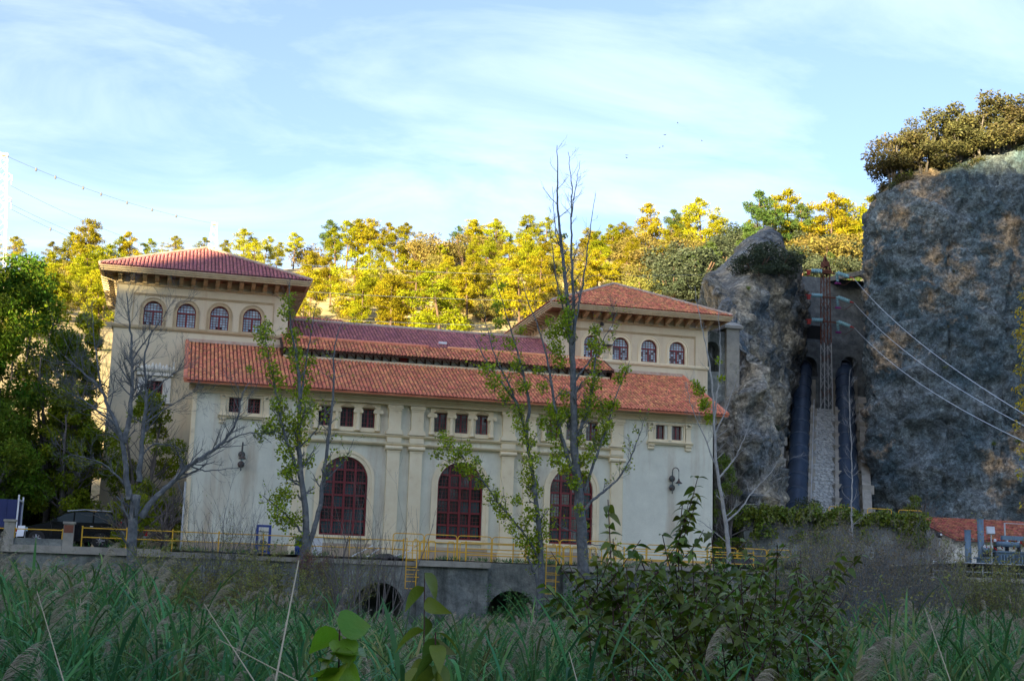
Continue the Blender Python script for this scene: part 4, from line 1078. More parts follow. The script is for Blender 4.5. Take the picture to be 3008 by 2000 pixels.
m = MB(); m.add([(-7.2, -3.3, 1.9), (-6.85, -3.3, 1.92), (-6.82, -3.1, 2.45), (-7.15, -3.1, 2.44), (-7.2, -3.27, 1.9), (-6.85, -3.27, 1.92), (-6.82, -3.07, 2.45), (-7.15, -3.07, 2.44)], [(0, 1, 2, 3), (7, 6, 5, 4), (0, 4, 5, 1), (1, 5, 6, 2), (2, 6, 7, 3), (3, 7, 4, 0)]); P(m, 'face', 'white', sb)
m = MB(); m.tube([(-7.2, -3.0, 1.5), (-7.15, -3.05, 2.3)], .02, 5); m.tube([(-6.8, -3.0, 1.5), (-6.8, -3.05, 2.3)], .02, 5); P(m, 'stand', 'galv', sb)

# arched stone wall left of the first tower, deep in shade under the trees
av = thing('stone_archway', 'grey stone wall with a dark round arch under the trees beside the tower', 'archway', (-10, 9, 1.5))
m = MB(); wall_front(m, -26, -4.6, 1.2, 7.5, 8.0, [dict(x0=-11.6, x1=-5.9, z0=1.3, z1=4.9, arch=True, rise=2.8)], 3); P(m, 'wall', 'concrete', av)
m = MB(); arch_ring(m, -8.75, 2.1, 2.852, 3.4, 7.9, 7.997, 1.3); P(m, 'arch_ring', 'coping', av)
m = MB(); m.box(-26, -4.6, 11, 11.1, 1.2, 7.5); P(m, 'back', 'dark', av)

# ------------------------------------------------------------------ penstocks
def lerp(a, b, t): return tuple(a[i]+(b[i]-a[i])*t for i in range(3))
P1 = ((48.6, 25.6, 5.7), (61.5, 50.4, 23.2)); P2 = ((53.3, 25.6, 5.9), (66.1, 50.4, 23.5))
def penstock(a, b, label):
    t = thing('penstock_pipe', label, 'pipe', a, 'big steel penstocks')
    m = MB(); m.tube([lerp(a, b, k/12) for k in range(13)], .86, 28); P(m, 'barrel', 'pipe', t, smooth=True)
    for k in range(1, 13):
        p, q = lerp(a, b, k/12.3-.004), lerp(a, b, k/12.3+.004)
        m = MB(); m.tube([p, q], .93, 28); P(m, 'joint_ring', 'pipe', t, smooth=True)
    for k in range(1, 9):
        c = lerp(a, b, (k-.5)/8)
        m = MB(); m.box(c[0]-1.25, c[0]+1.25, c[1]-.35, c[1]+.35, c[2]-2.8, c[2]-.35); P(m, 'saddle', 'coping', t)
penstock(*P1, 'dark blue penstock pipe climbing the gully, the one beside the rocky outcrop')
penstock(*P2, 'dark blue penstock pipe climbing the gully, the one beside the tall cliff')
# masonry ramp between them
SA, SB = np.array((51.0, 25.6, 5.9)), np.array((59.9, 42.6, 17.9))
st = thing('stone_ramp', 'steep rubble stone stairway between the two penstock pipes', 'stairway', tuple(SA))
dirs = (SB-SA)/np.linalg.norm(SB-SA); hx = np.array((1.0, -.0, 0))
m = MB()
for s0, s1_, h in ((-1.05, 1.05, -.10),):
    a0, a1, b0, b1 = SA+hx*s0, SA+hx*s1_, SB+hx*s0, SB+hx*s1_
    m.add([a0, a1, b1, b0, a0-np.array((0, 0, 4)), a1-np.array((0, 0, 4)), b1-np.array((0, 0, 4)), b0-np.array((0, 0, 4))], [(0, 1, 2, 3), (0, 4, 5, 1), (1, 5, 6, 2), (3, 2, 6, 7), (0, 3, 7, 4)])
P(m, 'bed', 'stone', st)
Lr = np.linalg.norm(SB-SA); up = np.cross(hx, dirs); up = up/np.linalg.norm(up)
stone_ms = []
for q in range(6):
    bm = MB(); rr = random.Random(q)
    pts = []
    for z in (0, 1):
        for (x, y) in ((-1, -1), (0, -1.1), (1, -1), (1.08, 0), (1, 1), (0, 1.05), (-1, 1), (-1.07, 0)):
            s = 1 if z == 0 else .72
            pts.append((x*.5*s*rr.uniform(.88, 1.06), y*.5*s*rr.uniform(.85, 1.06), z*rr.uniform(.8, 1.1)))
    bm.add(pts, [tuple(range(8))[::-1], tuple(range(8, 16))]+[(i, (i+1) % 8, 8+(i+1) % 8, 8+i) for i in range(8)])
    stone_ms.append(np_mesh('stone', bm.v, bm.f, MT['stone']))
Rm = Matrix(((hx[0], dirs[0], up[0]), (hx[1], dirs[1], up[1]), (hx[2], dirs[2], up[2])))
nst = 0; s = 0.15
big = []
while s < Lr-.1:
    dy = random.uniform(.18, .42); x = -1.0
    while x < .98:
        w = random.uniform(.25, .62); w = min(w, 1.02-x)
        if w < .12: break
        p = SA+dirs*(s+dy/2)+hx*(x+w/2)
        big.append((w*dy, p, w, dy)); x += w
    s += dy
big.sort(key=lambda b: -b[0])
rest = MB()
for k, (ar, p, w, dy) in enumerate(big):
    sc = (w*.93, dy*.92, random.uniform(.05, .17))
    if k < 280: place('stone', stone_ms[k % 6], st, p, Rm, sc)
    else:
        me = stone_ms[k % 6]; vv = [p+hx*v.co.x*sc[0]+dirs*v.co.y*sc[1]+up*v.co.z*sc[2] for v in me.vertices]
        rest.add(vv, [tuple(pp.vertices) for pp in me.polygons])
if rest.v: P(rest, 'stones', 'stone', st, kind='stuff')
for k, (o, lb) in enumerate(((-1.25, 'concrete kerb wall between the first penstock and the stone stairway'), (1.25, 'concrete kerb wall between the stone stairway and the second penstock'), (-4.3, 'stepped concrete wall beside the first penstock under the rocky outcrop'), (4.0, 'stepped concrete wall between the second penstock and the cliff'))):
    t = thing('concrete_kerb', lb, 'kerb', tuple(SA+hx*o))
    wv = .19 if k < 2 else .42; h = .35
    a, b = (SA, SB) if k < 2 else (SA, SA+(SB-SA)*1.12)
    m = MB(); a = a+hx*o; b = b+hx*o
    m.add([a-hx*wv+(0, 0, h), a+hx*wv+(0, 0, h), b+hx*wv+(0, 0, h), b-hx*wv+(0, 0, h), a-hx*wv-(0, 0, 4), a+hx*wv-(0, 0, 4), b+hx*wv-(0, 0, 4), b-hx*wv-(0, 0, 4)], [(0, 1, 2, 3), (0, 4, 5, 1), (1, 5, 6, 2), (3, 2, 6, 7), (0, 3, 7, 4)])
    P(m, 'wall', 'coping', t)
    for i in range(9 if k < 2 else 6):
        c = a+(b-a)*((i+.5)/(9 if k < 2 else 6)); e = .16
        m = MB(); m.box(c[0]-wv-.12, c[0]+wv+.12, c[1]-.3, c[1]+.3, c[2]+h-.6, c[2]+h+e); P(m, 'step_block', 'coping', t)
hr = thing('stair_handrail', 'thin pale steel handrail up the stone stairway beside the first penstock', 'handrail', tuple(SA-hx*1.1))
m = MB(); m.tube([SA-hx*1.1+(0, 0, .9), SB-hx*1.1+(0, 0, .9)], .035, 6); P(m, 'rail', 'pale_steel', hr)
for k in range(8):
    c = SA-hx*1.1+(SB-SA)*(k/7); m = MB(); m.tube([c+(0, 0, .2), c+(0, 0, .9)], .025, 5); P(m, 'post', 'pale_steel', hr)
# headwall above the penstocks
hw_ = thing('headwall', 'dark concrete headwall and sloping canopy above the penstock pipes', 'wall', (64, 51, 22))
m = MB(); wall_front(m, 59.6, 69.5, 17, 25.2, 49.2, [dict(x0=60.5, x1=62.5, z0=22.2, z1=24.2, arch=True), dict(x0=65.1, x1=67.1, z0=22.5, z1=24.5, arch=True)], 1.2)
m.box(59.6, 69.5, 50.5, 50.6, 17, 25.2); P(m, 'wall', 'dark_concrete', hw_)
m = MB(); m.box(59.2, 71, 50.0, 53, 25.21, 25.9); m.prism_x([(52.2, 25.9), (54, 25.9), (54, 33.6), (53.4, 33.6)], 60.2, 71.5); P(m, 'upper_wall', 'dark_concrete', hw_)
m = MB(); m.add([(66.0, 51.0, 33.0), (72.5, 51.0, 34.6), (72.5, 55, 35.0), (66.0, 55, 33.4), (66.0, 51.0, 33.5), (72.5, 51.0, 35.1), (72.5, 55, 35.5), (66.0, 55, 33.9)], [(0, 3, 2, 1), (4, 5, 6, 7), (0, 1, 5, 4), (1, 2, 6, 5), (2, 3, 7, 6), (3, 0, 4, 7)]); P(m, 'canopy', 'coping', hw_)
m = MB(); m.box(61.8, 63.4, 49.95, 49.99, 26.2, 27.6); P(m, 'opening_shade', 'dark', hw_)  # flat dark panel; the hole's shade is its colour

# ------------------------------------------------------------------ rusty lattice mast and its lines
MX, MY, MZ0, MZ1 = 59.8, 42.0, 17.8, 32.3
mast = thing('lattice_mast', 'rusty lattice mast carrying pale insulators at the head of the stone stairway', 'mast', (MX, MY, MZ0))
def mast_w(z): return .42-.13*(z-MZ0)/(MZ1-MZ0)
for k, (sx, sy) in enumerate(((-1, -1), (1, -1), (1, 1), (-1, 1))):
    m = MB(); w0, w1, wm = mast_w(MZ0), mast_w(MZ1-1), mast_w(24.2)
    m.tube([(MX+sx*wm, MY+sy*wm, 24.2), (MX+sx*w1, MY+sy*w1, MZ1-1)], .05, 4); P(m, 'leg', 'rust', mast)
    m = MB(); m.tube([(MX+sx*w0, MY+sy*w0, MZ0-1), (MX+sx*wm, MY+sy*wm, 24.2)], .05, 4); P(m, 'leg', 'pale_steel', mast)
z = MZ0+.3
while z < MZ1-1.2:
    w, w2 = mast_w(z), mast_w(z+.85); mt = 'pale_steel' if z < 24 and random.random() < .75 else 'rust'
    for (ax, ay), (bx_, by_) in (((-1, -1), (1, -1)), ((1, -1), (1, 1)), ((-1, 1), (1, 1)), ((-1, -1), (-1, 1))):
        fl = int(z*1.34) % 2
        a, b = ((ax, ay), (bx_, by_)) if fl else ((bx_, by_), (ax, ay))
        m = MB(); m.tube([(MX+a[0]*w, MY+a[1]*w, z), (MX+b[0]*w2, MY+b[1]*w2, z+.85)], .026, 4); P(m, 'brace', mt, mast)
        if z > 30.3:
            m = MB(); m.tube([(MX+b[0]*w, MY+b[1]*w, z), (MX+a[0]*w2, MY+a[1]*w2, z+.75)], .035, 4); P(m, 'brace', 'rust', mast)
    z += .85
m = MB(); m.box(MX-.5, MX+.5, MY-.4, MY+.4, MZ1-1.15, MZ1-.95)
for sx, sy in ((-1, -1), (1, -1), (1, 1), (-1, 1)): m.tube([(MX+sx*.40, MY+sy*.32, MZ1-.95), (MX, MY, MZ1+.5)], .07, 4)
m.box(MX-.3, MX+.3, MY-.3, MY+.3, MZ1-.6, MZ1-.1)
P(m, 'head', 'rust', mast)
def insulator(a, b, n, r, parent):
    a, b = Vector(a), Vector(b); m = MB(); d = (b-a)/n
    for k in range(n):
        c = a+d*(k+.5); m.tube([c-d*.38, c-d*.05, c+d*.10, c+d*.36], [r*.4, r*1.3, r*1.2, r*.4], 10)
    m.tube([a, b], r*.28, 6)
    return P(m, 'insulator', 'insulator', parent)
LZ = [31.0, 28.6, 26.2]
far_l = [Vector((1.0, 38, 26.5)), Vector((1.0, 38, 24.2)), Vector((1.0, 38, 22.0))]
names = ['topmost', 'middle', 'lowest']
for k, z in enumerate(LZ):
    m = MB(); m.box(MX-.8, MX+.8, MY-.55, MY-.45, z-.06, z+.06); P(m, 'crossarm', 'rust', mast)
    insulator((MX-.62, MY-.55, z+.1), (MX-1.75, MY-.55, z+.05), 6, .17, mast)
    m = MB(); m.box(MX-2.35, MX-1.78, MY-.62, MY-.48, z-.02, z+.09); m.box(MX-2.2, MX-1.88, MY-.62, MY-.48, z-.38, z-.021); P(m, 'clamp', 'red_cap', mast)
    insulator((MX+.95, MY-.55, z+.15), (MX+1.02, MY-.55, z-.85), 6, .15, mast)
    m = MB(); m.tube([(MX+.75, MY-.55, z-.95), (MX+1.3, MY-.55, z-.95)], .10, 8); P(m, 'clamp', 'magenta', mast)
    insulator((MX+.95, MY-.7, z+.05), (MX+1.45, MY-2.1, z-.62), 6, .16, mast)
    m = MB(); m.tube([(MX+1.47, MY-2.16, z-.65), (MX+1.62, MY-2.55, z-.82)], [.085, .04], 8); P(m, 'clamp', 'red_cap', mast)
    m = MB(); m.tube([(MX+1.2, MY-.6, z-1.0), (MX+1.3, MY-1.3, z-1.30), (MX+1.6, MY-2.4, z-.95)], .018, 6); P(m, 'jumper', 'rust', mast)
    # lines
    a, b = Vector((MX-2.5, MY-.55, z)), far_l[k]
    t = thing('power_line', f'{names[k]} of the three wires running from the rusty mast over the tower roof', 'wire', a, 'wires from the rusty mast across the hillside')
    m = MB(); m.tube([a.lerp(b, q/24)-Vector((0, 0, 1.0*4*(q/24)*(1-q/24))) for q in range(25)], .014, 5); P(m, 'conductor', 'wire', t)
    d_ = at(2420, [990, 1012, 1045][k], -30.0)
    a, b = Vector((MX+1.64, MY-2.6, z-.84)), Vector(d_)
    t = thing('power_line', f'{names[k]} of the three wires slanting down from the rusty mast across the cliff', 'wire', a, 'wires from the rusty mast down past the cliff')
    m = MB(); m.tube([a.lerp(b, q/16)-Vector((0, 0, .9*4*(q/16)*(1-q/16))) for q in range(17)], .017, 5); P(m, 'conductor', 'wire_pale', t)

# ------------------------------------------------------------------ white pylons on the ridge
def pylon(x, y, z0, z1, wb_, label, arms=True, mat='white_steel'):
    t = thing('white_pylon', label, 'pylon', (x, y, z0), 'white lattice pylons on the ridge')
    H = z1-z0
    w = lambda z: wb_*(1-.80*(z-z0)/H)+.08
    for sx, sy in ((-1, -1), (1, -1), (1, 1), (-1, 1)):
        m = MB(); m.tube([(x+sx*w(z0), y+sy*w(z0), z0-2), (x+sx*w(z1), y+sy*w(z1), z1)], .038, 4); P(m, 'leg', mat, t)
    z = z0; fl = 0
    while z < z1-.6:
        h = max(1.3, w(z)*1.9); w0, w1 = w(z), w(min(z+h, z1))
        for (ax, ay), (bx_, by_) in (((-1, -1), (1, -1)), ((1, -1), (1, 1)), ((-1, 1), (1, 1)), ((-1, -1), (-1, 1))):
            a, b = ((ax, ay), (bx_, by_)) if fl else ((bx_, by_), (ax, ay))
            m = MB(); m.tube([(x+a[0]*w0, y+a[1]*w0, z), (x+b[0]*w1, y+b[1]*w1, min(z+h, z1))], .02, 4); P(m, 'brace', mat, t)
            m = MB(); m.tube([(x+b[0]*w0, y+b[1]*w0, z), (x+a[0]*w1, y+a[1]*w1, min(z+h, z1))], .02, 4); P(m, 'brace', mat, t)
        z += h; fl = 1-fl
    m = MB(); m.box(x-w(z1)-.1, x+w(z1)+.1, y-w(z1)-.1, y+w(z1)+.1, z1, z1+.25); P(m, 'cap', mat, t)
    return t
pl_top = at(9, 359, 105); pz0 = hz(pl_top[0], 105)
px_, pz1 = pl_top[0], pl_top[2]
py1 = pylon(px_, 105, pz0, pz1, 1.7, 'tall white lattice pylon with side arms cut by the photo edge above the trees')
hang = []
for pyx in ((36, 409, 27, 426, 1), (37, 463, 35, 480, 0)):
    e = at(28 if pyx[4] else 27, pyx[1]-4 if pyx[4] else 458, 105)
    for dz in (0, -.9):
        m = MB(); m.tube([(px_+.4, 105, e[2]+dz*1.2+.5*(1 if dz == 0 else -.3)), (e[0], 105, e[2])], .05, 4); P(m, 'arm', 'white_steel', py1)
    m = MB(); m.tube([e, (e[0], 105, e[2]-1.3)], .05, 6); P(m, 'insulator_string', 'pale_steel', py1)
    hang.append(Vector((e[0], 105, e[2]-1.35)))
p2 = at(493.5, 518, 132)
py2 = pylon(p2[0], 132, hz(p2[0], 132)-1, p2[2], 1.35, 'small white lattice pylon rising behind the peak of the first tower roof')
def sky_wire(a, b, sag, label, marks):
    t = thing('overhead_wire', label, 'wire', a, 'thin wires from the tall white pylon')
    pts = [a.lerp(b, q/24)-Vector((0, 0, sag*4*(q/24)*(1-q/24))) for q in range(25)]
    m = MB(); m.tube(pts, .018, 4); P(m, 'conductor', 'dark_wire', t)
    for k in marks:
        p = pts[k]; m = MB(); m.lathe([(.03, -.35), (.16, -.2), (.12, .1), (.02, .2)], p, 6); P(m, 'bird_diverter', 'dark_wire', t)
T2 = Vector((p2[0], 132, p2[2]+.2))
sky_wire(Vector((px_+.3, 105, pz1)), T2, 1.0, 'uppermost wire with dark bird diverters between the two white pylons', (3, 5, 8, 10, 13, 16, 19))
sky_wire(hang[0], T2+Vector((2.0, 0, -6.5)), 1.2, 'wire from the upper arm of the tall white pylon', ())
sky_wire(Vector((px_+.5, 105, hang[0].z-2.0)), T2+Vector((-.8, 0, -7.4)), 1.3, 'wire from the shaft of the tall white pylon between its arms', ())
sky_wire(hang[1], T2+Vector((1.6, 0, -9.3)), 1.3, 'wire from the lower arm of the tall white pylon, dipping behind the pines', (4, 8))

# ------------------------------------------------------------------ vine-grown wall, shed and substation
vw = thing('vine_wall', 'stained concrete wall below the vine and the penstocks', 'wall', (42, 4, 1.5))
m = MB(); m.prism_x([(3.2, 1.4), (4.6, 1.4), (4.6, 4.9), (4.1, 4.9)], 34.6, 47.3); P(m, 'wall', 'concrete', vw)
m = MB(); m.box(34.5, 47.35, 3.9, 4.8, 4.901, 5.05); P(m, 'coping', 'coping', vw)
for a, b, lb in ((43.3, 45.0, 'yellow barrier on the vine wall, standing clear of the leaves'), (45.5, 47.2, 'yellow barrier sunk in the vine near the shed'), (40.6, 42.4, 'yellow barrier top just showing through the vine')):
    barrier(a, b, 4.3, 5.05, .85, lb, (.35, .68))
sd = thing('shed', 'low white shed with an old red tiled roof under the cliff', 'shed', (52, 4, 1.5))
m = MB(); m.box(48.4, 62, 2.6, 7.0, 1.5, 4.05); m.prism_x([(2.6, 4.05), (7.0, 4.05), (7.0, 5.55)], 48.4, 48.5); P(m, 'wall', 'white_trim', sd)
m = MB(); m.box(48.2, 62, 2.3, 2.58, 3.95, 4.1); P(m, 'gutter', 'galv', sd)
ssl = (5.65-4.05)/5.2; sc2 = 1/math.hypot(1, ssl)
rs = slab([[(48.1, 1.9, 4.05), (62, 1.9, 4.05), (62, 7.1, 5.65), (48.1, 7.1, 5.65)]], 'roof', 'tile_shed', .08, sd)
tile_field((48.1, 1.88, 4.06), (1, 0, 0), (0, sc2, ssl*sc2), 5.45, lambda s: 0, lambda s: 13.8, MT['tile_shed'], rs)
m = MB(); m.box(50.6, 51.5, 2.57, 2.598, 1.6, 3.5); P(m, 'door', 'black', sd)
m = MB(); m.box(50.3, 51.8, 1.9, 2.598, 3.55, 3.62); P(m, 'canopy', 'galv', sd)
m = MB(); m.box(52.5, 53.6, 2.57, 2.599, 2.4, 3.3); P(m, 'window', 'glass', sd)
def steel_post(x, y, z1, label):
    t = thing('steel_post', label, 'post', (x, y, 1.5), 'thick grey blue posts in the substation')
    m = MB(); m.tube([(x, y, 1.0), (x, y, z1)], .19, 14); P(m, 'shaft', 'sub_blue', t, smooth=True)
    m = MB(); m.tube([(x, y, z1), (x, y, z1+.06)], .21, 14); P(m, 'cap', 'sub_blue', t)
p = at(2228, 1222, -1.5); steel_post(p[0], -1.5, p[2], 'shorter thick grey blue post in front of the shed')
p = at(2257, 1196, -1.8); steel_post(p[0], -1.8, p[2], 'taller thick grey blue post in front of the shed')
def transformer(x0, x1, y0, y1, z0, z1, label):
    t = thing('transformer', label, 'transformer', ((x0+x1)/2, y0, z0), 'grey blue transformers')
    m = MB(); m.box(x0+.25, x1-.25, y0+.35, y1, z0, z1); P(m, 'tank', 'sub_blue', t)
    m = MB(); m.box(x0+.1, x1-.1, y0+.2, y1+.1, z1+.001, z1+.09); P(m, 'lid', 'sub_blue', t)
    n = int((x1-x0)/.22)
    for k in range(n):
        x = x0+.3+k*(x1-x0-.6)/(n-1)
        if abs(k-n//2) == 0: continue
        m = MB(); m.box(x-.045, x+.045, y0, y0+.348, z0+.25, z1-.15); P(m, 'radiator_fin', 'sub_blue', t)
    for k in range(3):
        x = x0+.5+k*(x1-x0-1.0)/2
        m = MB(); m.lathe([(.09, 0), (.13, .05), (.09, .1), (.13, .16), (.09, .21), (.13, .27), (.09, .33), (.12, .38), (.08, .45), (.08, .55)], (x, (y0+y1)/2, z1+.09), 10); b_ = P(m, 'bushing', 'black', t)
        m = MB(); m.lathe([(.08, 0), (.08, .12), (.03, .16)], (x, (y0+y1)/2, z1+.65), 8); P(m, 'terminal', 'white', b_)
        m = MB(); m.tube([(x, (y0+y1)/2, z1+.75), (x+.25, (y0+y1)/2, z1+.60), (x+.5, (y0+y1)/2, z1+.25)], .035, 6); P(m, 'cable', 'red_lamp', t)
    m = MB(); m.tube([(x0+.4, y0+.5, z1+.5), (x1-.8, y0+.5, z1+.5)], .16, 12); P(m, 'conservator', 'sub_blue', t, smooth=True)
    return t
a = at(2262, 1285, -3.0); transformer(a[0], a[0]+1.5, -3.0, -2.0, 1.5, 2.75, 'smaller grey blue transformer behind the two thick posts')
a = at(2296, 1285, -3.2); transformer(a[0], a[0]+2.6, -3.2, -1.4, 1.5, 3.15, 'larger grey blue transformer with radiator fins at the edge of the photo')
def lamp_post(px, py, y, label, globe):
    p = at(px, py, y); t = thing('lamp_post', label, 'lamp post', (p[0], y, 1.5))
    m = MB(); m.tube([(p[0], y, 1.2), (p[0], y, p[2])], .04, 8); P(m, 'pole', 'galv', t)
    if globe:
        m = MB(); m.lathe([(.04, 0), (.15, .06), (.20, .16), (.17, .28), (.06, .34)], (p[0], y, p[2]), 12); P(m, 'lantern', 'black', t, smooth=True)
        m = MB(); m.lathe([(.05, -.05), (.07, 0), (.05, .05)], (p[0], y-.2, p[2]+.18), 8, 'y'); P(m, 'bulb', 'white', t)
    else:
        m = MB(); m.add([(p[0]-.30, y-.1, p[2]), (p[0]+.22, y-.1, p[2]), (p[0]+.30, y+.08, p[2]+.42), (p[0]-.22, y+.08, p[2]+.42), (p[0]-.30, y, p[2]-.06), (p[0]+.22, y, p[2]-.06), (p[0]+.30, y+.2, p[2]+.38), (p[0]-.22, y+.2, p[2]+.38)], [(0, 1, 2, 3), (7, 6, 5, 4), (0, 4, 5, 1), (1, 5, 6, 2), (2, 6, 7, 3), (3, 7, 4, 0)]); P(m, 'floodlight_head', 'pale_steel', t)
lamp_post(2163, 1238, -1.0, 'thin lamp post with round black lantern before the shed gable', True)
lamp_post(2282, 1228, -3.6, 'thin pole with a square floodlight among the transformers', False)
fe = thing('substation_fence', 'thin pale blue pipe fence in front of the transformers', 'fence', (47, -4.5, 1.5))
for k in range(7):
    x = 42.5+k*1.6; m = MB(); m.tube([(x, -4.6, 1.2), (x, -4.6, 2.45)], .035, 6); P(m, 'post', 'pale_steel', fe)
for z in (2.4, 1.9):
    m = MB(); m.tube([(42.5, -4.6, z), (52.2, -4.6, z)], .028, 6); P(m, 'rail', 'pale_steel', fe)
for k, (x, w, h) in enumerate(((47.2, .5, 1.1), (48.3, .45, .8))):
    t = thing('control_cabinet', ['blue grey control cabinet behind the pipe fence next to the shed door', 'small blue grey control cabinet behind the pipe fence under the lamp post'][k], 'cabinet', (x, -2.6, 1.5))
    m = MB(); m.box(x-w/2, x+w/2, -2.8, -2.4, 1.5, 1.5+h); P(m, 'body', 'sub_blue', t); m = MB(); m.box(x-w/2+.05, x+w/2-.05, -2.815, -2.801, 1.6, 1.45+h); P(m, 'door', 'white', t)
gp = thing('gantry', 'pale steel gantry frame with a blue beam at the photo edge above the transformers', 'gantry', (50.4, -2, 1.5))
a = at(2330, 1205, -2.2)
m = MB(); m.tube([(a[0]-.5, -2.2, 1.2), (a[0]-.5, -2.2, a[2]), (a[0]+1.6, -2.2, a[2]), (a[0]+1.6, -2.2, 1.2)], .05, 8); P(m, 'frame', 'pale_steel', gp)
m = MB(); m.box(a[0]-.8, a[0]+2, -2.4, -2.2, a[2]-1.0, a[2]-.75); P(m, 'beam', 'sub_blue', gp)

# birds, a few pixels each
for k, (px, py) in enumerate(((1531, 311), (1518, 341), (1526, 338), (1561, 284), (1444, 358), (1443, 364), (1617, 325))):
    p = at(px, py, 140); a = random.uniform(0, 6)
    t = thing('bird', 'tiny dark bird high in the sky over the second tower', 'bird', p, 'birds in the sky')
    m = MB(); c, s_ = math.cos(a), math.sin(a)
    m.add([p+np.array((-.38*c, -.38*s_, .10)), p+np.array((-.1*s_, .1*c, -.03)), p+np.array((.38*c, .38*s_, .10)), p+np.array((.18*s_, -.18*c, .02)), p+np.array((0, 0, .06)), p+np.array((.3*s_, -.3*c, .0))], [(0, 1, 3), (1, 2, 3), (0, 4, 1), (1, 4, 2), (0, 3, 4), (2, 4, 3), (3, 5, 4)])
    P(m, 'body', 'black', t)
# ------------------------------------------------------------------ vegetation helpers
def leaf_quads(C, size, aspect, rng, droop=0.0, horiz=0.0, kite=True):
    """one small four-cornered leaf at every point of C, turned at random"""
    n = len(C)
    a = rng.normal(size=(n, 3)); a[:, 2] = a[:, 2]*(1-horiz)-droop
    a /= np.linalg.norm(a, axis=1, keepdims=True)
    b = rng.normal(size=(n, 3)); b -= a*(a*b).sum(1, keepdims=True); b /= np.linalg.norm(b, axis=1, keepdims=True)
    L = size*rng.uniform(.6, 1.35, (n, 1)); W = L*aspect
    if kite: V = np.stack([C, C+a*L*.45+b*W*.5, C+a*L, C+a*L*.45-b*W*.5], 1)
    else: V = np.stack([C-b*W*.5, C+b*W*.5, C+a*L+b*W*.5, C+a*L-b*W*.5], 1)
    F = np.arange(4*n).reshape(n, 4)
    return V.reshape(-1, 3), F
def clump_points(centers, radii, n_total, rng, shell=.35, squash=1.0):
    centers = np.asarray(centers, float); radii = np.asarray(radii, float)
    w = radii**2; idx = rng.choice(len(centers), n_total, p=w/w.sum())
    d = rng.normal(size=(n_total, 3)); d /= np.linalg.norm(d, axis=1, keepdims=True)
    r = (shell+(1-shell)*rng.random((n_total, 1)))**.7
    d[:, 2] *= squash
    return centers[idx]+d*r*radii[idx][:, None]

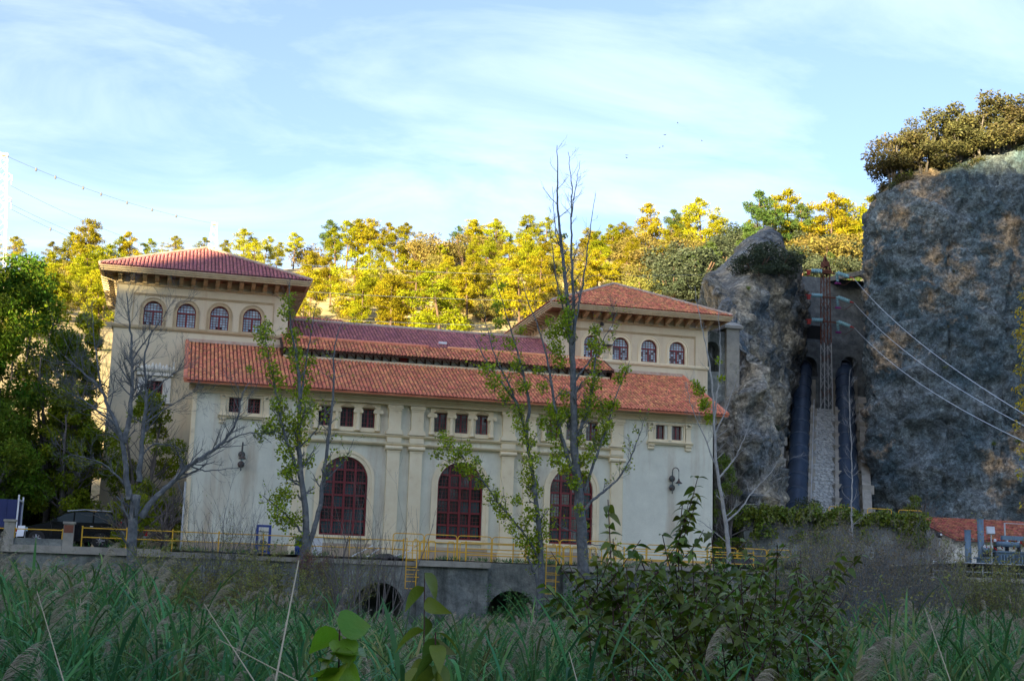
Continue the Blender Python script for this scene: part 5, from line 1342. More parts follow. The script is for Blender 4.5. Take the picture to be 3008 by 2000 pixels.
class Twigs:
    """grows branching limbs of small tubes into one numpy mesh"""
    def __init__(self, rng): self.V = []; self.F = []; self.n = 0; self.rng = rng; self.tips = []; self.nodes = []
    def tube(self, pts, rads, k=5):
        P_ = np.asarray(pts, float); m = len(P_)
        T = np.gradient(P_, axis=0); T /= np.linalg.norm(T, axis=1, keepdims=True)+1e-9
        ref = np.array([.31, .87, .12]) if abs(T[0] @ np.array([.31, .87, .12])) < .9 else np.array([1., 0, 0])
        A = np.cross(T, ref); A /= np.linalg.norm(A, axis=1, keepdims=True)+1e-9; B = np.cross(T, A)
        th = np.arange(k)*2*PI/k
        R = np.asarray(rads, float).reshape(-1, 1, 1)
        V = P_[:, None, :]+R*(A[:, None, :]*np.cos(th)[None, :, None]+B[:, None, :]*np.sin(th)[None, :, None])
        i, j = np.meshgrid(np.arange(m-1), np.arange(k), indexing='ij')
        F = np.stack([i*k+j, i*k+(j+1) % k, (i+1)*k+(j+1) % k, (i+1)*k+j], -1).reshape(-1, 4)+self.n
        self.V.append(V.reshape(-1, 3)); self.F.append(F); self.n += m*k
    def limb(self, ctrl, r0, r1, k=7, seg=14, wob=.0):
        """smooth limb through control points; returns sampled points and radii"""
        c = np.asarray(ctrl, float)
        d = np.concatenate([[0], np.cumsum(np.linalg.norm(np.diff(c, axis=0), axis=1))])
        t = np.linspace(0, d[-1], seg)
        p = np.stack([np.interp(t, d, c[:, q]) for q in range(3)], 1)
        for _ in range(2):
            q = p.copy(); q[1:-1] = (p[:-2]+2*p[1:-1]+p[2:])/4; p = q
        if wob: p[1:-1] += self.rng.normal(0, wob, (seg-2, 3))
        s = t/d[-1]; r = r0+(r1-r0)*s**.8
        self.tube(p, r, k)
        return p, r
    def grow(self, p0, d, L, r, depth, spread=.6, up=.25, nch=(4, 7), taper=.45, minr=.004, seg=5, wob=.12, k=4):
        g = self.rng
        d = np.asarray(d, float); d = d/np.linalg.norm(d); p = np.asarray(p0, float); P_ = [p]; D = [d]
        for i in range(seg):
            d = d+g.normal(0, wob, 3)+np.array([0, 0, up/seg]); d /= np.linalg.norm(d)
            p = p+d*L/seg; P_.append(p); D.append(d)
        R = np.linspace(r, max(minr, r*taper), seg+1)
        self.tube(P_, R, k if r > .012 else 3)
        self.nodes.extend(P_[1:]); 
        if depth == 0: self.tips.append((P_[-1], d)); return
        for c in range(g.integers(*nch)):
            t = g.uniform(.18, 1.0); i = min(seg-1, int(t*seg)); f = t*seg-i
            q = P_[i]*(1-f)+P_[i+1]*f
            s = g.normal(size=3); s -= D[i]*(s @ D[i]); s /= np.linalg.norm(s)+1e-9
            nd = D[i]+s*spread*g.uniform(.6, 1.5)
            self.grow(q, nd, L*g.uniform(.35, .68), max(minr, R[i]*.55), depth-1, spread, up, nch, taper, minr, max(3, seg-1), wob, k)
    def along(self, p, r, count, Lr, depth=1, t0=.2, spread=1.0, up=.5, rf=.35, **kw):
        g = self.rng
        for _ in range(count):
            t = g.uniform(t0, 1)*(len(p)-1); i = min(len(p)-2, int(t)); f = t-i
            q = p[i]*(1-f)+p[i+1]*f; d = p[i+1]-p[i]; d = d/np.linalg.norm(d)
            s = g.normal(size=3); s -= d*(s @ d); s /= np.linalg.norm(s)+1e-9
            self.grow(q, d*.6+s*spread*g.uniform(.5, 1.2), g.uniform(*Lr), max(.005, r[i]*rf), depth, up=up, **kw)
    def mesh(self, name, mat, org=(0, 0, 0)):
        return np_mesh(name, np.concatenate(self.V)-np.asarray(org, float), np.concatenate(self.F), mat, True)

def link_tree(name, label, cat, org, parts, group=None):
    t = thing(name, label, cat, tuple(org), group)
    for pn, me in parts: place(pn, me, t, tuple(org))
    return t

# ------------------------------------------------------------------ prototypes for the hillside (7 m tall pines, 4 m wide oaks)
def pine_proto(seed, bare=.35, width=1.0, mat='pine', umbrella=False, nq=2600):
    g = np.random.default_rng(seed); H = 7.0
    tw = Twigs(g); C, Rr = [], []
    bend = g.normal(0, .18, 2)
    trunk = [np.array([bend[0]*t*t*1.5, bend[1]*t*t*1.5, -0.6+(H*.98+.6)*t]) for t in np.linspace(0, 1, 10)]
    tw.tube(trunk, np.linspace(.16, .03, 10), 7)
    nl = 9
    for k in range(nl):
        t = bare+(1-bare)*(k/(nl-1)); z = H*t
        prof = math.sin(PI*min(1, (t-bare)/(1-bare)*.80+.20))**.8 if not umbrella else (.35+.65*math.sin(PI*min(1, (t-bare)/(1-bare)*.55+.45)))
        Lb = 1.85*width*prof*g.uniform(.75, 1.2)+.15
        for _ in range(g.integers(4, 7)):
            a = g.uniform(0, 2*PI); L = Lb*g.uniform(.55, 1.15)
            base = np.array([np.interp(z, [p[2] for p in trunk], [p[0] for p in trunk]), np.interp(z, [p[2] for p in trunk], [p[1] for p in trunk]), z])
            e = base+np.array([math.cos(a)*L, math.sin(a)*L, L*g.uniform(.0, .35)])
            tw.tube([base, (base+e)/2+np.array([0, 0, -.04]), e], [.035, .025, .012], 4)
            C.append(e); Rr.append(g.uniform(.42, .78)*(1-.30*t))
            if L > .9: C.append(base+(e-base)*.6+np.array([0, 0, .1])); Rr.append(g.uniform(.34, .6))
    C.append(trunk[-1]); Rr.append(.32)
    C = np.array(C); Rr = np.array(Rr)
    pts = clump_points(C, Rr, int(nq*2.3), g, .2, .62)
    V, F = leaf_quads(pts, .25, .32, g, droop=-.35)
    return tw.mesh('trunk', MT['pine_bark']), np_mesh('crown', V, F, MT[mat])
def oak_proto(seed, mat='oak', nq=2800, tall=1.0):
    g = np.random.default_rng(seed); tw = Twigs(g); C, Rr = [], []
    for _ in range(4):
        a = g.uniform(0, 2*PI); e = np.array([math.cos(a)*1.1, math.sin(a)*1.1, 2.2*tall])
        tw.tube([np.array([0, 0, -.6]), np.array([e[0]*.3, e[1]*.3, .7*tall]), e], [.15, .10, .04], 6)
    for _ in range(48):
        a = g.uniform(0, 2*PI); r = 1.75*math.sqrt(g.random()); z = (.15+2.95*math.sqrt(max(0, 1-(r/2.05)**2))*g.uniform(.2, 1.05))*tall
        C.append([r*math.cos(a), r*math.sin(a), z]); Rr.append(g.uniform(.38, .72))
    pts = clump_points(C, Rr, int(nq*1.5), g, .4, .8)
    V, F = leaf_quads(pts, .19, .5, g)
    return tw.mesh('trunk', MT['pine_bark']), np_mesh('crown', V, F, MT[mat])
PINES = [pine_proto(1, .32, 1.0), pine_proto(2, .45, 1.05, umbrella=True), pine_proto(3, .22, .95), pine_proto(4, .15, 1.25, nq=3400), pine_proto(5, .5, .9, umbrella=True), pine_proto(6, .28, .8)]
DARK_PINES = [pine_proto(7, .25, 1.0, 'pine_dark'), pine_proto(8, .35, .85, 'pine_dark')]
OAKS = [oak_proto(11), oak_proto(12), oak_proto(13, tall=1.25)]
DARK_OAKS = [oak_proto(14, 'oak_dark', 3400), oak_proto(15, 'oak_dark', 3400, 1.2)]

def project(V):
    d = np.asarray(V, float)-CAM; k = 2358/3008
    x, y, z = d@_r2, d@_u2, d@_fw
    return (1504+F_PX*x/z)*k, (1000-F_PX*y/z)*k, z
def surf_point(grid_v, px, py):
    V = grid_v.reshape(-1, 3); a, b, z = project(V)
    return V[int(np.argmin((a-px)**2+(b-py)**2+z*.5))]
def hill_hit(px, py, y0=24, y1=260):
    """where the line of sight through a pixel meets the hillside"""
    d = ray(px, py); prev = None
    Y = y0
    while Y < y1:
        p = CAM+d*((Y-CAM[1])/d[1])
        if p[2] <= hz(p[0], Y): return p[0], Y
        Y += 1.5
    return None
NT = [0]
def plant(protos, x, y, h, label, group, cat='pine', wide=1.0, name='pine_tree', z=None):
    tr, cr = protos[NT[0] % len(protos)]; NT[0] += 1
    base = 7.0 if cat == 'pine' else 3.6
    s = h/base
    z = hz(x, y) if z is None else z
    t = thing(name, label, cat, (x, y, z), group)
    rz = random.uniform(0, 6.28)
    place('trunk', tr, t, (x, y, z), (0, 0, rz), (s*wide, s*wide, s)); place('crown', cr, t, (x, y, z), (0, 0, rz), (s*wide, s*wide, s))

def zone(px):
    if px < 235: return 'beyond the first tower roof edge'
    if px < 720: return 'above the first tower roof'
    if px < 1180: return 'between the two towers'
    if px < 1480: return 'around the tallest poplar'
    if px < 1780: return 'above the second tower roof'
    return 'between outcrop and cliff'
# pines and oaks standing on the skyline: pixel column, top pixel, distance, kind
SKY = [(75, 590, 112, 'O'), (130, 562, 112, 'P'), (160, 540, 114, 'P'), (212, 515, 110, 'U'), (185, 585, 106, 'O'), (275, 545, 116, 'P'), (305, 540, 114, 'P'), (345, 553, 116, 'P'), (402, 546, 114, 'P'), (462, 550, 116, 'P'), (515, 555, 116, 'P'),
       (565, 532, 108, 'P'), (590, 555, 104, 'P'), (612, 545, 112, 'P'), (640, 560, 110, 'P'), (680, 540, 116, 'U'), (718, 552, 118, 'O'), (768, 512, 118, 'D'), (776, 530, 112, 'P'), (803, 514, 118, 'U'), (828, 510, 118, 'P'), (856, 512, 117, 'U'), (886, 518, 118, 'P'), (912, 532, 116, 'P'),
       (940, 518, 118, 'P'), (972, 530, 116, 'O'), (990, 545, 112, 'O'), (1018, 565, 110, 'P'), (1056, 524, 118, 'D'), (1072, 540, 112, 'O'), (1100, 508, 118, 'P'), (1140, 508, 118, 'P'), (1125, 545, 112, 'O'), (1175, 532, 118, 'P'), (1215, 500, 118, 'U'), (1258, 505, 117, 'P'), (1285, 540, 116, 'P'), (1315, 560, 114, 'P'),
       (1345, 550, 116, 'P'), (1378, 552, 116, 'P'), (1432, 515, 112, 'P'), (1462, 560, 112, 'O'), (1503, 472, 108, 'P'), (1548, 490, 110, 'D'), (1615, 462, 104, 'P'), (1648, 500, 102, 'U'), (1510, 550, 104, 'O'), (1580, 545, 102, 'O'), (1660, 545, 100, 'O'),
       (1740, 452, 92, 'D'), (1785, 470, 98, 'D'), (1815, 443, 100, 'P'), (1780, 540, 92, 'O'), (1850, 480, 98, 'D'), (1850, 530, 94, 'O'), (1912, 453, 96, 'P'), (1946, 462, 98, 'P'), (1970, 490, 92, 'O'), (1990, 460, 96, 'P'), (1900, 545, 90, 'O')]
for px, py, Y, kind in SKY:
    p = at(px, py, Y); gz_ = hz(p[0], Y); h = max(2.6, p[2]-gz_)
    if kind == 'O': plant(OAKS, p[0], Y, min(h, 6.5), 'sunlit bushy oak on the skyline '+zone(px), 'oaks on the skyline', 'oak', 1.25, 'oak_tree')
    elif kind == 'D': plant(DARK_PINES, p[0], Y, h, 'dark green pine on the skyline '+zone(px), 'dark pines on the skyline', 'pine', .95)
    else: plant([PINES[1], PINES[4]] if kind == 'U' else [PINES[0], PINES[2], PINES[5], PINES[3]], p[0], Y, h, ('umbrella shaped pine on the skyline ' if kind == 'U' else 'golden sunlit pine on the skyline ')+zone(px), 'golden pines on the skyline', 'pine', 1.05)
# big bright pines low on the slope
for px, py, pb, Y, w in ((960, 612, 745, 62, 1.25), (1022, 632, 750, 56, 1.25), (905, 640, 745, 60, 1.1), (818, 588, 720, 74, 1.1), (838, 640, 735, 66, .8), (700, 690, 745, 60, .8), (858, 560, 640, 92, 1.0), (1200, 600, 700, 66, 1.0), (1165, 620, 700, 70, .9), (1245, 585, 680, 74, .9), (1100, 600, 680, 76, .9), (880, 600, 690, 80, .9)):
    p = at(px, py, Y); h = max(3.0, p[2]-hz(p[0], Y))
    plant([PINES[3], PINES[2], PINES[0]], p[0], Y, h, 'big bright yellow green pine low on the slope '+zone(px), 'bright pines low on the slope', 'pine', w*1.0)
for px, py, Y, h in ((238, 720, 70, 6.0), (252, 690, 84, 5.5), (222, 690, 80, 6.5), (245, 640, 95, 6.0), (200, 700, 75, 6.0), (228, 770, 56, 6.0), (180, 640, 95, 6.0), (205, 610, 104, 5.0)):
    q = at(px, py, Y); plant(PINES, q[0], Y, h, 'golden pine on the slope just outside the corner of the first tower', 'pines beside the first tower', 'pine', 1.2)
# the rest of the wood, thinned where the photo shows bare sunlit ground
def bare_ground(px, py):
    return (690 < px < 900 and 585 < py < 690 and random.random() < .85) or (px < 260 and 610 < py < 800 and random.random() < .15) or (730 < px < 870 and py > 690 and random.random() < .6)
n = 0; tries = 0
while n < 250 and tries < 4000:
    tries += 1
    px = random.uniform(20, 1985); top = 600 if px < 700 else (575 if px < 1400 else 555); bot = 770 if px < 1170 else 720
    py = random.uniform(top, bot)
    if 240 < px < 690 and py > 590: continue
    if bare_ground(px, py): continue
    hit = hill_hit(px, py)
    if not hit: continue
    x, y = hit
    if y < 30 or (34 < x < 74 and y < 50 and px > 1620): continue
    n += 1
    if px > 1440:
        lit = (-x*.766+y*.643) > 8  # trees outside the sun get darker leaf copies; shade is in the colour
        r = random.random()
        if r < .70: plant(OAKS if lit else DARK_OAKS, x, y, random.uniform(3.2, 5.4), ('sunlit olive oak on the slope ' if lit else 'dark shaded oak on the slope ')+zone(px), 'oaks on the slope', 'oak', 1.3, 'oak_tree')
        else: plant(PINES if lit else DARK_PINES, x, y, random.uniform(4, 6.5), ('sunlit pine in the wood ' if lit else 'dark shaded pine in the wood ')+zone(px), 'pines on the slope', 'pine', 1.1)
    elif random.random() < .58: plant(OAKS, x, y, random.uniform(1.2, 3.2), 'sunlit olive oak on the slope '+zone(px), 'oaks on the slope', 'oak', 1.15, 'oak_tree')
    else: plant(PINES, x, y, random.uniform(3.4, 6.2), 'sunlit pine in the wood '+zone(px), 'pines on the slope', 'pine', 1.1)
# dark oaks crowding the outcrop
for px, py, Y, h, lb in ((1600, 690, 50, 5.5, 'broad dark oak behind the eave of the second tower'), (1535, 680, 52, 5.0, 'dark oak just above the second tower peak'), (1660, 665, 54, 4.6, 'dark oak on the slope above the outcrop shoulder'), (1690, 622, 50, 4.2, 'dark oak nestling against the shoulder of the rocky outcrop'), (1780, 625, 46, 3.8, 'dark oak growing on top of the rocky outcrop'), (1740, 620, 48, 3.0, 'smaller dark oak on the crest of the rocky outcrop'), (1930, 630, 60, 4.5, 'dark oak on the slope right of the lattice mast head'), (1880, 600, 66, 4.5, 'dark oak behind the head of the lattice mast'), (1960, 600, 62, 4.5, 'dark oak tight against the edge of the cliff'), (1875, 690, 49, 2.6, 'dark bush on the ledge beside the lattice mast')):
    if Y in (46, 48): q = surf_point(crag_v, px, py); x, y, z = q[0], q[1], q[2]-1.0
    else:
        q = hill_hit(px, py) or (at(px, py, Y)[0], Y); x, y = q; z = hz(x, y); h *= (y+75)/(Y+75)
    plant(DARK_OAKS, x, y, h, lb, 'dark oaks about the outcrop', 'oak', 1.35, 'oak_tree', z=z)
# holm oaks along the cliff top
def cliff_oak(seed):
    g = np.random.default_rng(seed); tw = Twigs(g); C, Rr = [], []
    for _ in range(3):
        a = g.uniform(0, 2*PI); e = np.array([math.cos(a)*.9, math.sin(a)*.9, 3.3])
        p, r = tw.limb([np.array([0, 0, -1.0]), np.array([e[0]*.35, e[1]*.35, 1.4]), e], .13, .04, 6, 8, .03)
        tw.along(p, r, 5, (.6, 1.3), 1, .4, nch=(2, 4))
    for _ in range(34):
        a = g.uniform(0, 2*PI); r = 1.7*math.sqrt(g.random()); z = .9+3.5*math.sqrt(max(0, 1-(r/2.0)**2))*g.uniform(.0, 1.05)
        C.append([r*math.cos(a), r*math.sin(a), z]); Rr.append(g.uniform(.35, .70))
    V, F = leaf_quads(clump_points(C, Rr, 5200, g, .4, .75), .19, .5, g)
    return tw.mesh('trunk', MT['bark_dark']), np_mesh('crown', V, F, MT['oak_mid'])
MT['oak_mid'] = M('cliff oak leaves', (.115, .100, .030), (.07, .075, .026), .5, .7, island=.4, objvar=.15, transl=.22, coords='object')
CO = [cliff_oak(31), cliff_oak(32), cliff_oak(33)]
for k, (px, pt, pb, Y, w, lb) in enumerate(((2050, 320, 425, 33, 1.0, 'holm oak at the very corner of the cliff top, leaning over the drop'), (2085, 300, 412, 36, 1.15, 'broad holm oak second from the corner of the cliff top'), (2120, 285, 395, 34, .95, 'low holm oak filling the hollow near the cliff corner'), (2165, 268, 385, 36, 1.05, 'holm oak standing on thin trunks before the dip in the cliff edge'), (2205, 258, 380, 38, 1.0, 'holm oak above the notch of the cliff edge'), (2245, 248, 375, 34, 1.0, 'holm oak showing bare trunks against the sky'), (2285, 232, 368, 36, 1.1, 'tallest golden topped holm oak on the cliff'), (2325, 235, 360, 34, 1.1, 'golden topped holm oak near the photo edge on the cliff'), (2362, 232, 350, 36, 1.2, 'holm oak cut by the photo edge on the cliff top'), (2400, 235, 345, 34, 1.1, 'holm oak beyond the photo edge on the cliff top'))):
    rim = cliff_v[cliff_nz-1:cliff_nz+5].reshape(-1, 3); a_, b_, z_ = project(rim); near = np.where(abs(a_-px) < 9)[0]
    q = rim[near[int(np.argmin(b_[near]))]] if len(near) else at(px, pb, Y)
    p = at(px, pt, q[1]); b = (q[0], q[1], q[2]-.35); Y = q[1]; h = max(3.2, p[2]-b[2]); s = h/4.6
    t = thing('holm_oak', lb, 'oak', (b[0], Y, b[2]), 'holm oaks on the cliff top')
    for nm, me in zip(('trunk', 'crown'), CO[k % 3]): place(nm, me, t, (b[0], Y, b[2]), (0, 0, random.uniform(0, 6)), (s*w*1.35, s*w*1.35, s*1.08))

# small bushes clinging to rock faces
def bush_mesh(seed, mat, n=420, r=.6, size=.13):
    g = np.random.default_rng(seed)
    C = g.normal(0, r*.45, (9, 3)); C[:, 2] = abs(C[:, 2])*.9
    V, F = leaf_quads(clump_points(C, np.full(9, r*.5), n, g, .2, .9), size, .5, g)
    return np_mesh('leaves', V, F, MT[mat])
BUSH = [bush_mesh(41, 'oak_dark'), bush_mesh(42, 'ivy'), bush_mesh(43, 'oak_mid')]
for k in range(34):
    j = int(random.uniform(.12, .9)*cliff_nz); i = random.randrange(int(cliff_v.shape[1]*.32), int(cliff_v.shape[1]*.86))
    p = cliff_v[j, i]; t = thing('rock_bush', 'small wild bush clinging to the face of the tall cliff', 'bush', tuple(p), 'bushes on the cliff face')
    place('leaves', BUSH[k % 3], t, tuple(p), (.6, 0, random.uniform(0, 6)), random.uniform(.28, .62))
for k in range(46):
    j = cliff_nz+random.randrange(0, 5); i = random.randrange(int(cliff_v.shape[1]*.30), int(cliff_v.shape[1]*.88))
    p = cliff_v[j, i]; t = thing('rock_bush', 'low scrub growing along the rim of the tall cliff under the holm oaks', 'bush', tuple(p), 'scrub along the cliff rim')
    place('leaves', BUSH[k % 3], t, tuple(p), (0, 0, random.uniform(0, 6)), random.uniform(.7, 1.7))
for k in range(16):
    j = int(random.uniform(.35, 1.0)*crag_nz); i = random.randrange(int(crag_v.shape[1]*.22), int(crag_v.shape[1]*.75))
    p = crag_v[j, i]; t = thing('rock_bush', 'small wild bush growing on the rocky outcrop', 'bush', tuple(p), 'bushes on the rocky outcrop')
    place('leaves', BUSH[k % 3], t, tuple(p), (.5, 0, random.uniform(0, 6)), random.uniform(.35, .9))

# ------------------------------------------------------------------ leafy trees beside the first tower
def leafy(name, label, x, y, z, H, spread, nq, mat, seed, size=.20, low=.12, n_c=60, group=None, gaps=.5):
    g = np.random.default_rng(seed); tw = Twigs(g); C, Rr = [], []
    org = np.array([x, y, z])
    for q in range(5):
        a = g.uniform(0, 2*PI); e = org+np.array([math.cos(a)*spread*.55, math.sin(a)*spread*.55, H*g.uniform(.6, .9)])
        p, r = tw.limb([org-np.array([0, 0, .5]), org+np.array([math.cos(a)*.3, math.sin(a)*.3, H*.25]), e], .20, .04, 7, 12, .05)
        tw.along(p, r, 9, (1.0, 2.4), 1, .3, nch=(2, 4))
    for _ in range(n_c):
        t = g.uniform(low, 1); a = g.uniform(0, 2*PI); rr = spread*math.sin(PI*min(1, t*.80+.16))**.7*math.sqrt(g.uniform(.12, 1))
        C.append(org+np.array([rr*math.cos(a), rr*math.sin(a), H*t])); Rr.append(g.uniform(.5, 1.15)*min(1, spread/3.2))
    pts = clump_points(C, Rr, nq, g, gaps, .7)
    V, F = leaf_quads(pts, size, .42, g, droop=.35)
    o = org
    return link_tree(name, label, 'tree', org, [('trunk', tw.mesh('trunk', MT['bark_dark'], o)), ('crown', np_mesh('crown', V-o, F, MT[mat]))], group)
G_ = 'leafy trees beside the first tower'
leafy('leafy_tree', 'tall deep green tree at the photo edge behind the navy trailer', -12.2, 4.0, 1.5, 19.0, 4.2, 30000, 'ash', 51, .25, group=G_, n_c=100)
leafy('leafy_tree', 'deep green tree with sunlit patches halfway between photo edge and tower', -9.0, 6.5, 1.5, 16.5, 3.5, 24000, 'ash', 52, .24, group=G_, n_c=84)
leafy('leafy_tree', 'dense green tree close against the corner of the first tower', -6.4, 5.2, 1.5, 12.0, 2.7, 16000, 'ash', 53, .23, group=G_, n_c=64)
leafy('leafy_tree', 'low overhanging green tree over the stone archway and black van', -9.6, 1.4, 1.5, 7.2, 3.1, 15000, 'ash', 54, .21, .30, 60, G_)
leafy('leafy_tree', 'tall slim green tree behind the others, high over the stone archway', -13.5, 14, 3.0, 17.0, 3.6, 16000, 'lime', 55, .25, group=G_, n_c=70)
leafy('leafy_tree', 'dark green tree behind the navy trailer, lower than its neighbours', -11.5, 8.0, 1.5, 11.0, 3.0, 15000, 'ash', 62, .24, .1, 60, G_)
leafy('leafy_tree', 'green tree rising beside the left eave of the first tower', -8.0, 12.0, 2.0, 14.5, 2.5, 12000, 'lime', 63, .23, .15, 56, G_)
leafy('leafy_tree', 'yellow green tree standing before the ornate white window of the first tower', -1.5, 3.2, 1.5, 8.6, 2.1, 12000, 'lime', 56, .19, .22, 44)
leafy('leafy_tree', 'bright green tree squeezed between the stone archway and the tower wall', -5.4, 7.2, 1.5, 13.5, 1.5, 11000, 'lime', 66, .2, .12, 54, G_)
leafy('leafy_shrub', 'green leafy shrub on the terrace edge behind the trunk of the large bare tree', -1.6, -3.9, 1.3, 2.9, 1.0, 3000, 'lime', 64, .16, .05, 26)
leafy('leafy_tree', 'sunlit green tree just above the black van, close to the tower corner', -5.6, 3.4, 1.5, 9.0, 1.9, 11000, 'lime', 65, .2, .25, 46, G_)
leafy('leafy_shrub', 'yellow green shrub at the corner where tower and hall meet', .1, 1.2, 1.5, 3.4, .9, 2600, 'lime', 57, .14, .05, 26)
# ivy-clad bushes at the foot of the crag
leafy('leafy_shrub', 'dark ivy bush climbing the foot of the outcrop beside the hall corner', 33.6, 4.2, 1.2, 7.4, 1.3, 5200, 'ivy', 58, .16, .03, 44)
leafy('leafy_shrub', 'dark green bush in the hollow between outcrop and first penstock', 42.5, 11, 1.2, 5.4, 2.0, 4200, 'oak_dark', 59, .17, .03, 36)
leafy('leafy_shrub', 'green bush at the foot of the cliff beside the second penstock', 58.5, 24, 4.5, 4.0, 1.3, 2600, 'ivy', 60, .18, .03, 26)

# vine over the wall
def vine():
    g = np.random.default_rng(61); C, Rr = [], []
    for _ in range(150):
        x = g.uniform(34.5, 47.0); C.append([x, g.uniform(3.3, 4.5), 5.0+g.normal(.22, .22)+.35*mnoise.noise(Vector((x*.6, 3, 1)))]); Rr.append(g.uniform(.28, .55))
    for _ in range(60):
        x = g.choice([35.2, 36, 37, 38.2, 39.5, 40.2, 42.6, 45.4, 45.9, 46.6, 47.0])+g.normal(0, .3); C.append([x, 3.45+g.normal(0, .1), g.uniform(3.6, 4.9)]); Rr.append(g.uniform(.18, .38))
    V, F = leaf_quads(clump_points(C, Rr, 15000, g, .5, .85), .16, .8, g, droop=.3)
    org = np.array((42, 3.9, 4.9)); tw = Twigs(g)
    for k in range(26):
        x = g.uniform(34.8, 48); tw.grow((x, 3.9, 5.0), (g.normal(0, 1), -.6, -.4), g.uniform(.8, 1.8), .012, 1, up=-.8)
    t = thing('climbing_vine', 'thick green vine tumbling over the concrete wall below the penstocks', 'vine', tuple(org))
    place('stems', tw.mesh('stems', MT['bark_dark'], org), t, org); place('leaves', np_mesh('leaves', V-org, F, MT['ivy']), t, org)
vine()

# ------------------------------------------------------------------ the river-bank trees, traced limb by limb
def limb_pts(pix, Y):
    """pixel polyline (x, y[, depth offset]) -> world points round the plane y = Y"""
    return [at(p[0], p[1], Y+(p[2] if len(p) > 2 else 0)) for p in pix]
def traced(name, label, cat, Y, limbs, bark, seed, twig, leaf=None, clumps=(), n_leaf=0, lsize=.10, group=None, root=1.2, leaf_nodes=0):
    g = np.random.default_rng(seed); tw = Twigs(g)
    for q, (pix, r0, r1, cnt, Lr, dep) in enumerate(limbs):
        pts = limb_pts(pix, Y)
        if q == 0: pts = [np.array(pts[0])-np.array((0, 0, root))]+pts
        p, r = tw.limb(pts, r0, r1, 8 if r0 > .06 else 6, max(10, 4*len(pts)), .02)
        if cnt: tw.along(p, r, cnt, Lr, dep, **twig)
    org = np.array(limb_pts([limbs[0][0][0]], Y)[0]); org[2] -= root
    parts = [('trunk', tw.mesh('trunk', MT[bark], org))]
    t = thing(name, label, cat, tuple(org), group)
    place('trunk', parts[0][1], t, org)
    if leaf:
        C, Rr = [], []
        for (cx, cy, rr) in clumps:
            c = at(cx, cy, Y+g.normal(0, .35)); C.append(c); Rr.append(rr/47.0*(Y+75)/66)
        k = n_leaf
        pts = clump_points(C, Rr, k, g, .15, 1.0)
        if leaf_nodes and len(tw.nodes):
            nd = np.array(tw.nodes); nd = nd[project(nd)[1] > 700]; pts = np.concatenate([pts, nd[g.integers(0, len(nd), leaf_nodes)]+g.normal(0, .05, (leaf_nodes, 3))])
        V, F = leaf_quads(pts, lsize, .85, g, droop=.3)
        place('foliage', np_mesh('foliage', V-org, F, MT[leaf]), t, org)
        # petioles and twigs inside the clumps
        t2 = Twigs(g)
        for c, rr in zip(C, Rr):
            for _ in range(3): t2.grow(c-np.array((0, 0, rr*.9)), (g.normal(0, .5), g.normal(0, .5), 1), rr*1.6, .012, 1, nch=(2, 4))
        place('twigs', t2.mesh('twigs', MT[bark], org), t, org, kind='stuff')
    return t
TW = dict(t0=.25, spread=1.0, up=.5, nch=(3, 6))
# the large bare tree
traced('bare_tree', 'large bare grey tree with many forked limbs in front of the first tower', 'tree', -7.5, [
    ([(300, 1330), (303, 1270), (305, 1200), (315, 1140)], .30, .22, 6, (.5, 1.2), 1),
    ([(298, 1150), (290, 1100), (285, 1020), (268, 980), (245, 925, .5), (232, 890, .8), (205, 870, 1.0), (178, 845, 1.3), (150, 820, 1.5)], .17, .03, 33, (.8, 2.2), 2),
    ([(285, 1020), (300, 960), (305, 900), (304, 830), (302, 780), (296, 720), (290, 670)], .15, .02, 33, (.7, 1.7), 2),
    ([(320, 1110), (325, 1040), (330, 980), (338, 920), (335, 870), (332, 820), (345, 780), (350, 760)], .15, .03, 27, (.7, 1.7), 2),
    ([(325, 1190), (360, 1140), (400, 1110), (435, 1070), (470, 1050), (500, 1030), (530, 1000), (548, 960), (560, 900), (575, 880)], .17, .02, 33, (.7, 1.9), 2),
    ([(500, 1030), (530, 1010), (575, 995), (600, 1000), (625, 1020)], .05, .012, 15, (.5, 1.1), 1),
    ([(435, 1070), (470, 1085), (520, 1080), (555, 1075)], .045, .01, 12, (.4, .9), 1),
    ([(300, 1130), (265, 1090), (235, 1065), (200, 1055), (165, 1045), (140, 1060)], .07, .012, 24, (.6, 1.4), 2),
    ([(232, 890, .8), (222, 820, .9), (215, 760, 1.2), (212, 700, 1.4)], .06, .01, 18, (.6, 1.3), 2),
    ([(268, 980), (230, 950, -.3), (200, 925, -.6), (160, 905, -.8), (130, 880, -1)], .07, .012, 21, (.6, 1.5), 2),
    ([(330, 980), (365, 950), (400, 930), (440, 905), (470, 890)], .05, .01, 18, (.6, 1.3), 2),
    ([(304, 830), (330, 790), (360, 750), (385, 720), (400, 690)], .05, .01, 18, (.5, 1.3), 2),
    ([(338, 920), (375, 880), (410, 855), (430, 810)], .05, .01, 15, (.5, 1.3), 2),
    ([(285, 1020), (255, 1000, .4), (220, 1000, .6)], .04, .01, 9, (.4, .9), 1),
    ([(325, 1050), (355, 1020), (395, 1025), (430, 1040)], .045, .01, 12, (.4, 1.0), 1),
    ([(410, 1110), (420, 1140), (430, 1190)], .03, .008, 7, (.3, .7), 1)], 'bark', 71, TW)
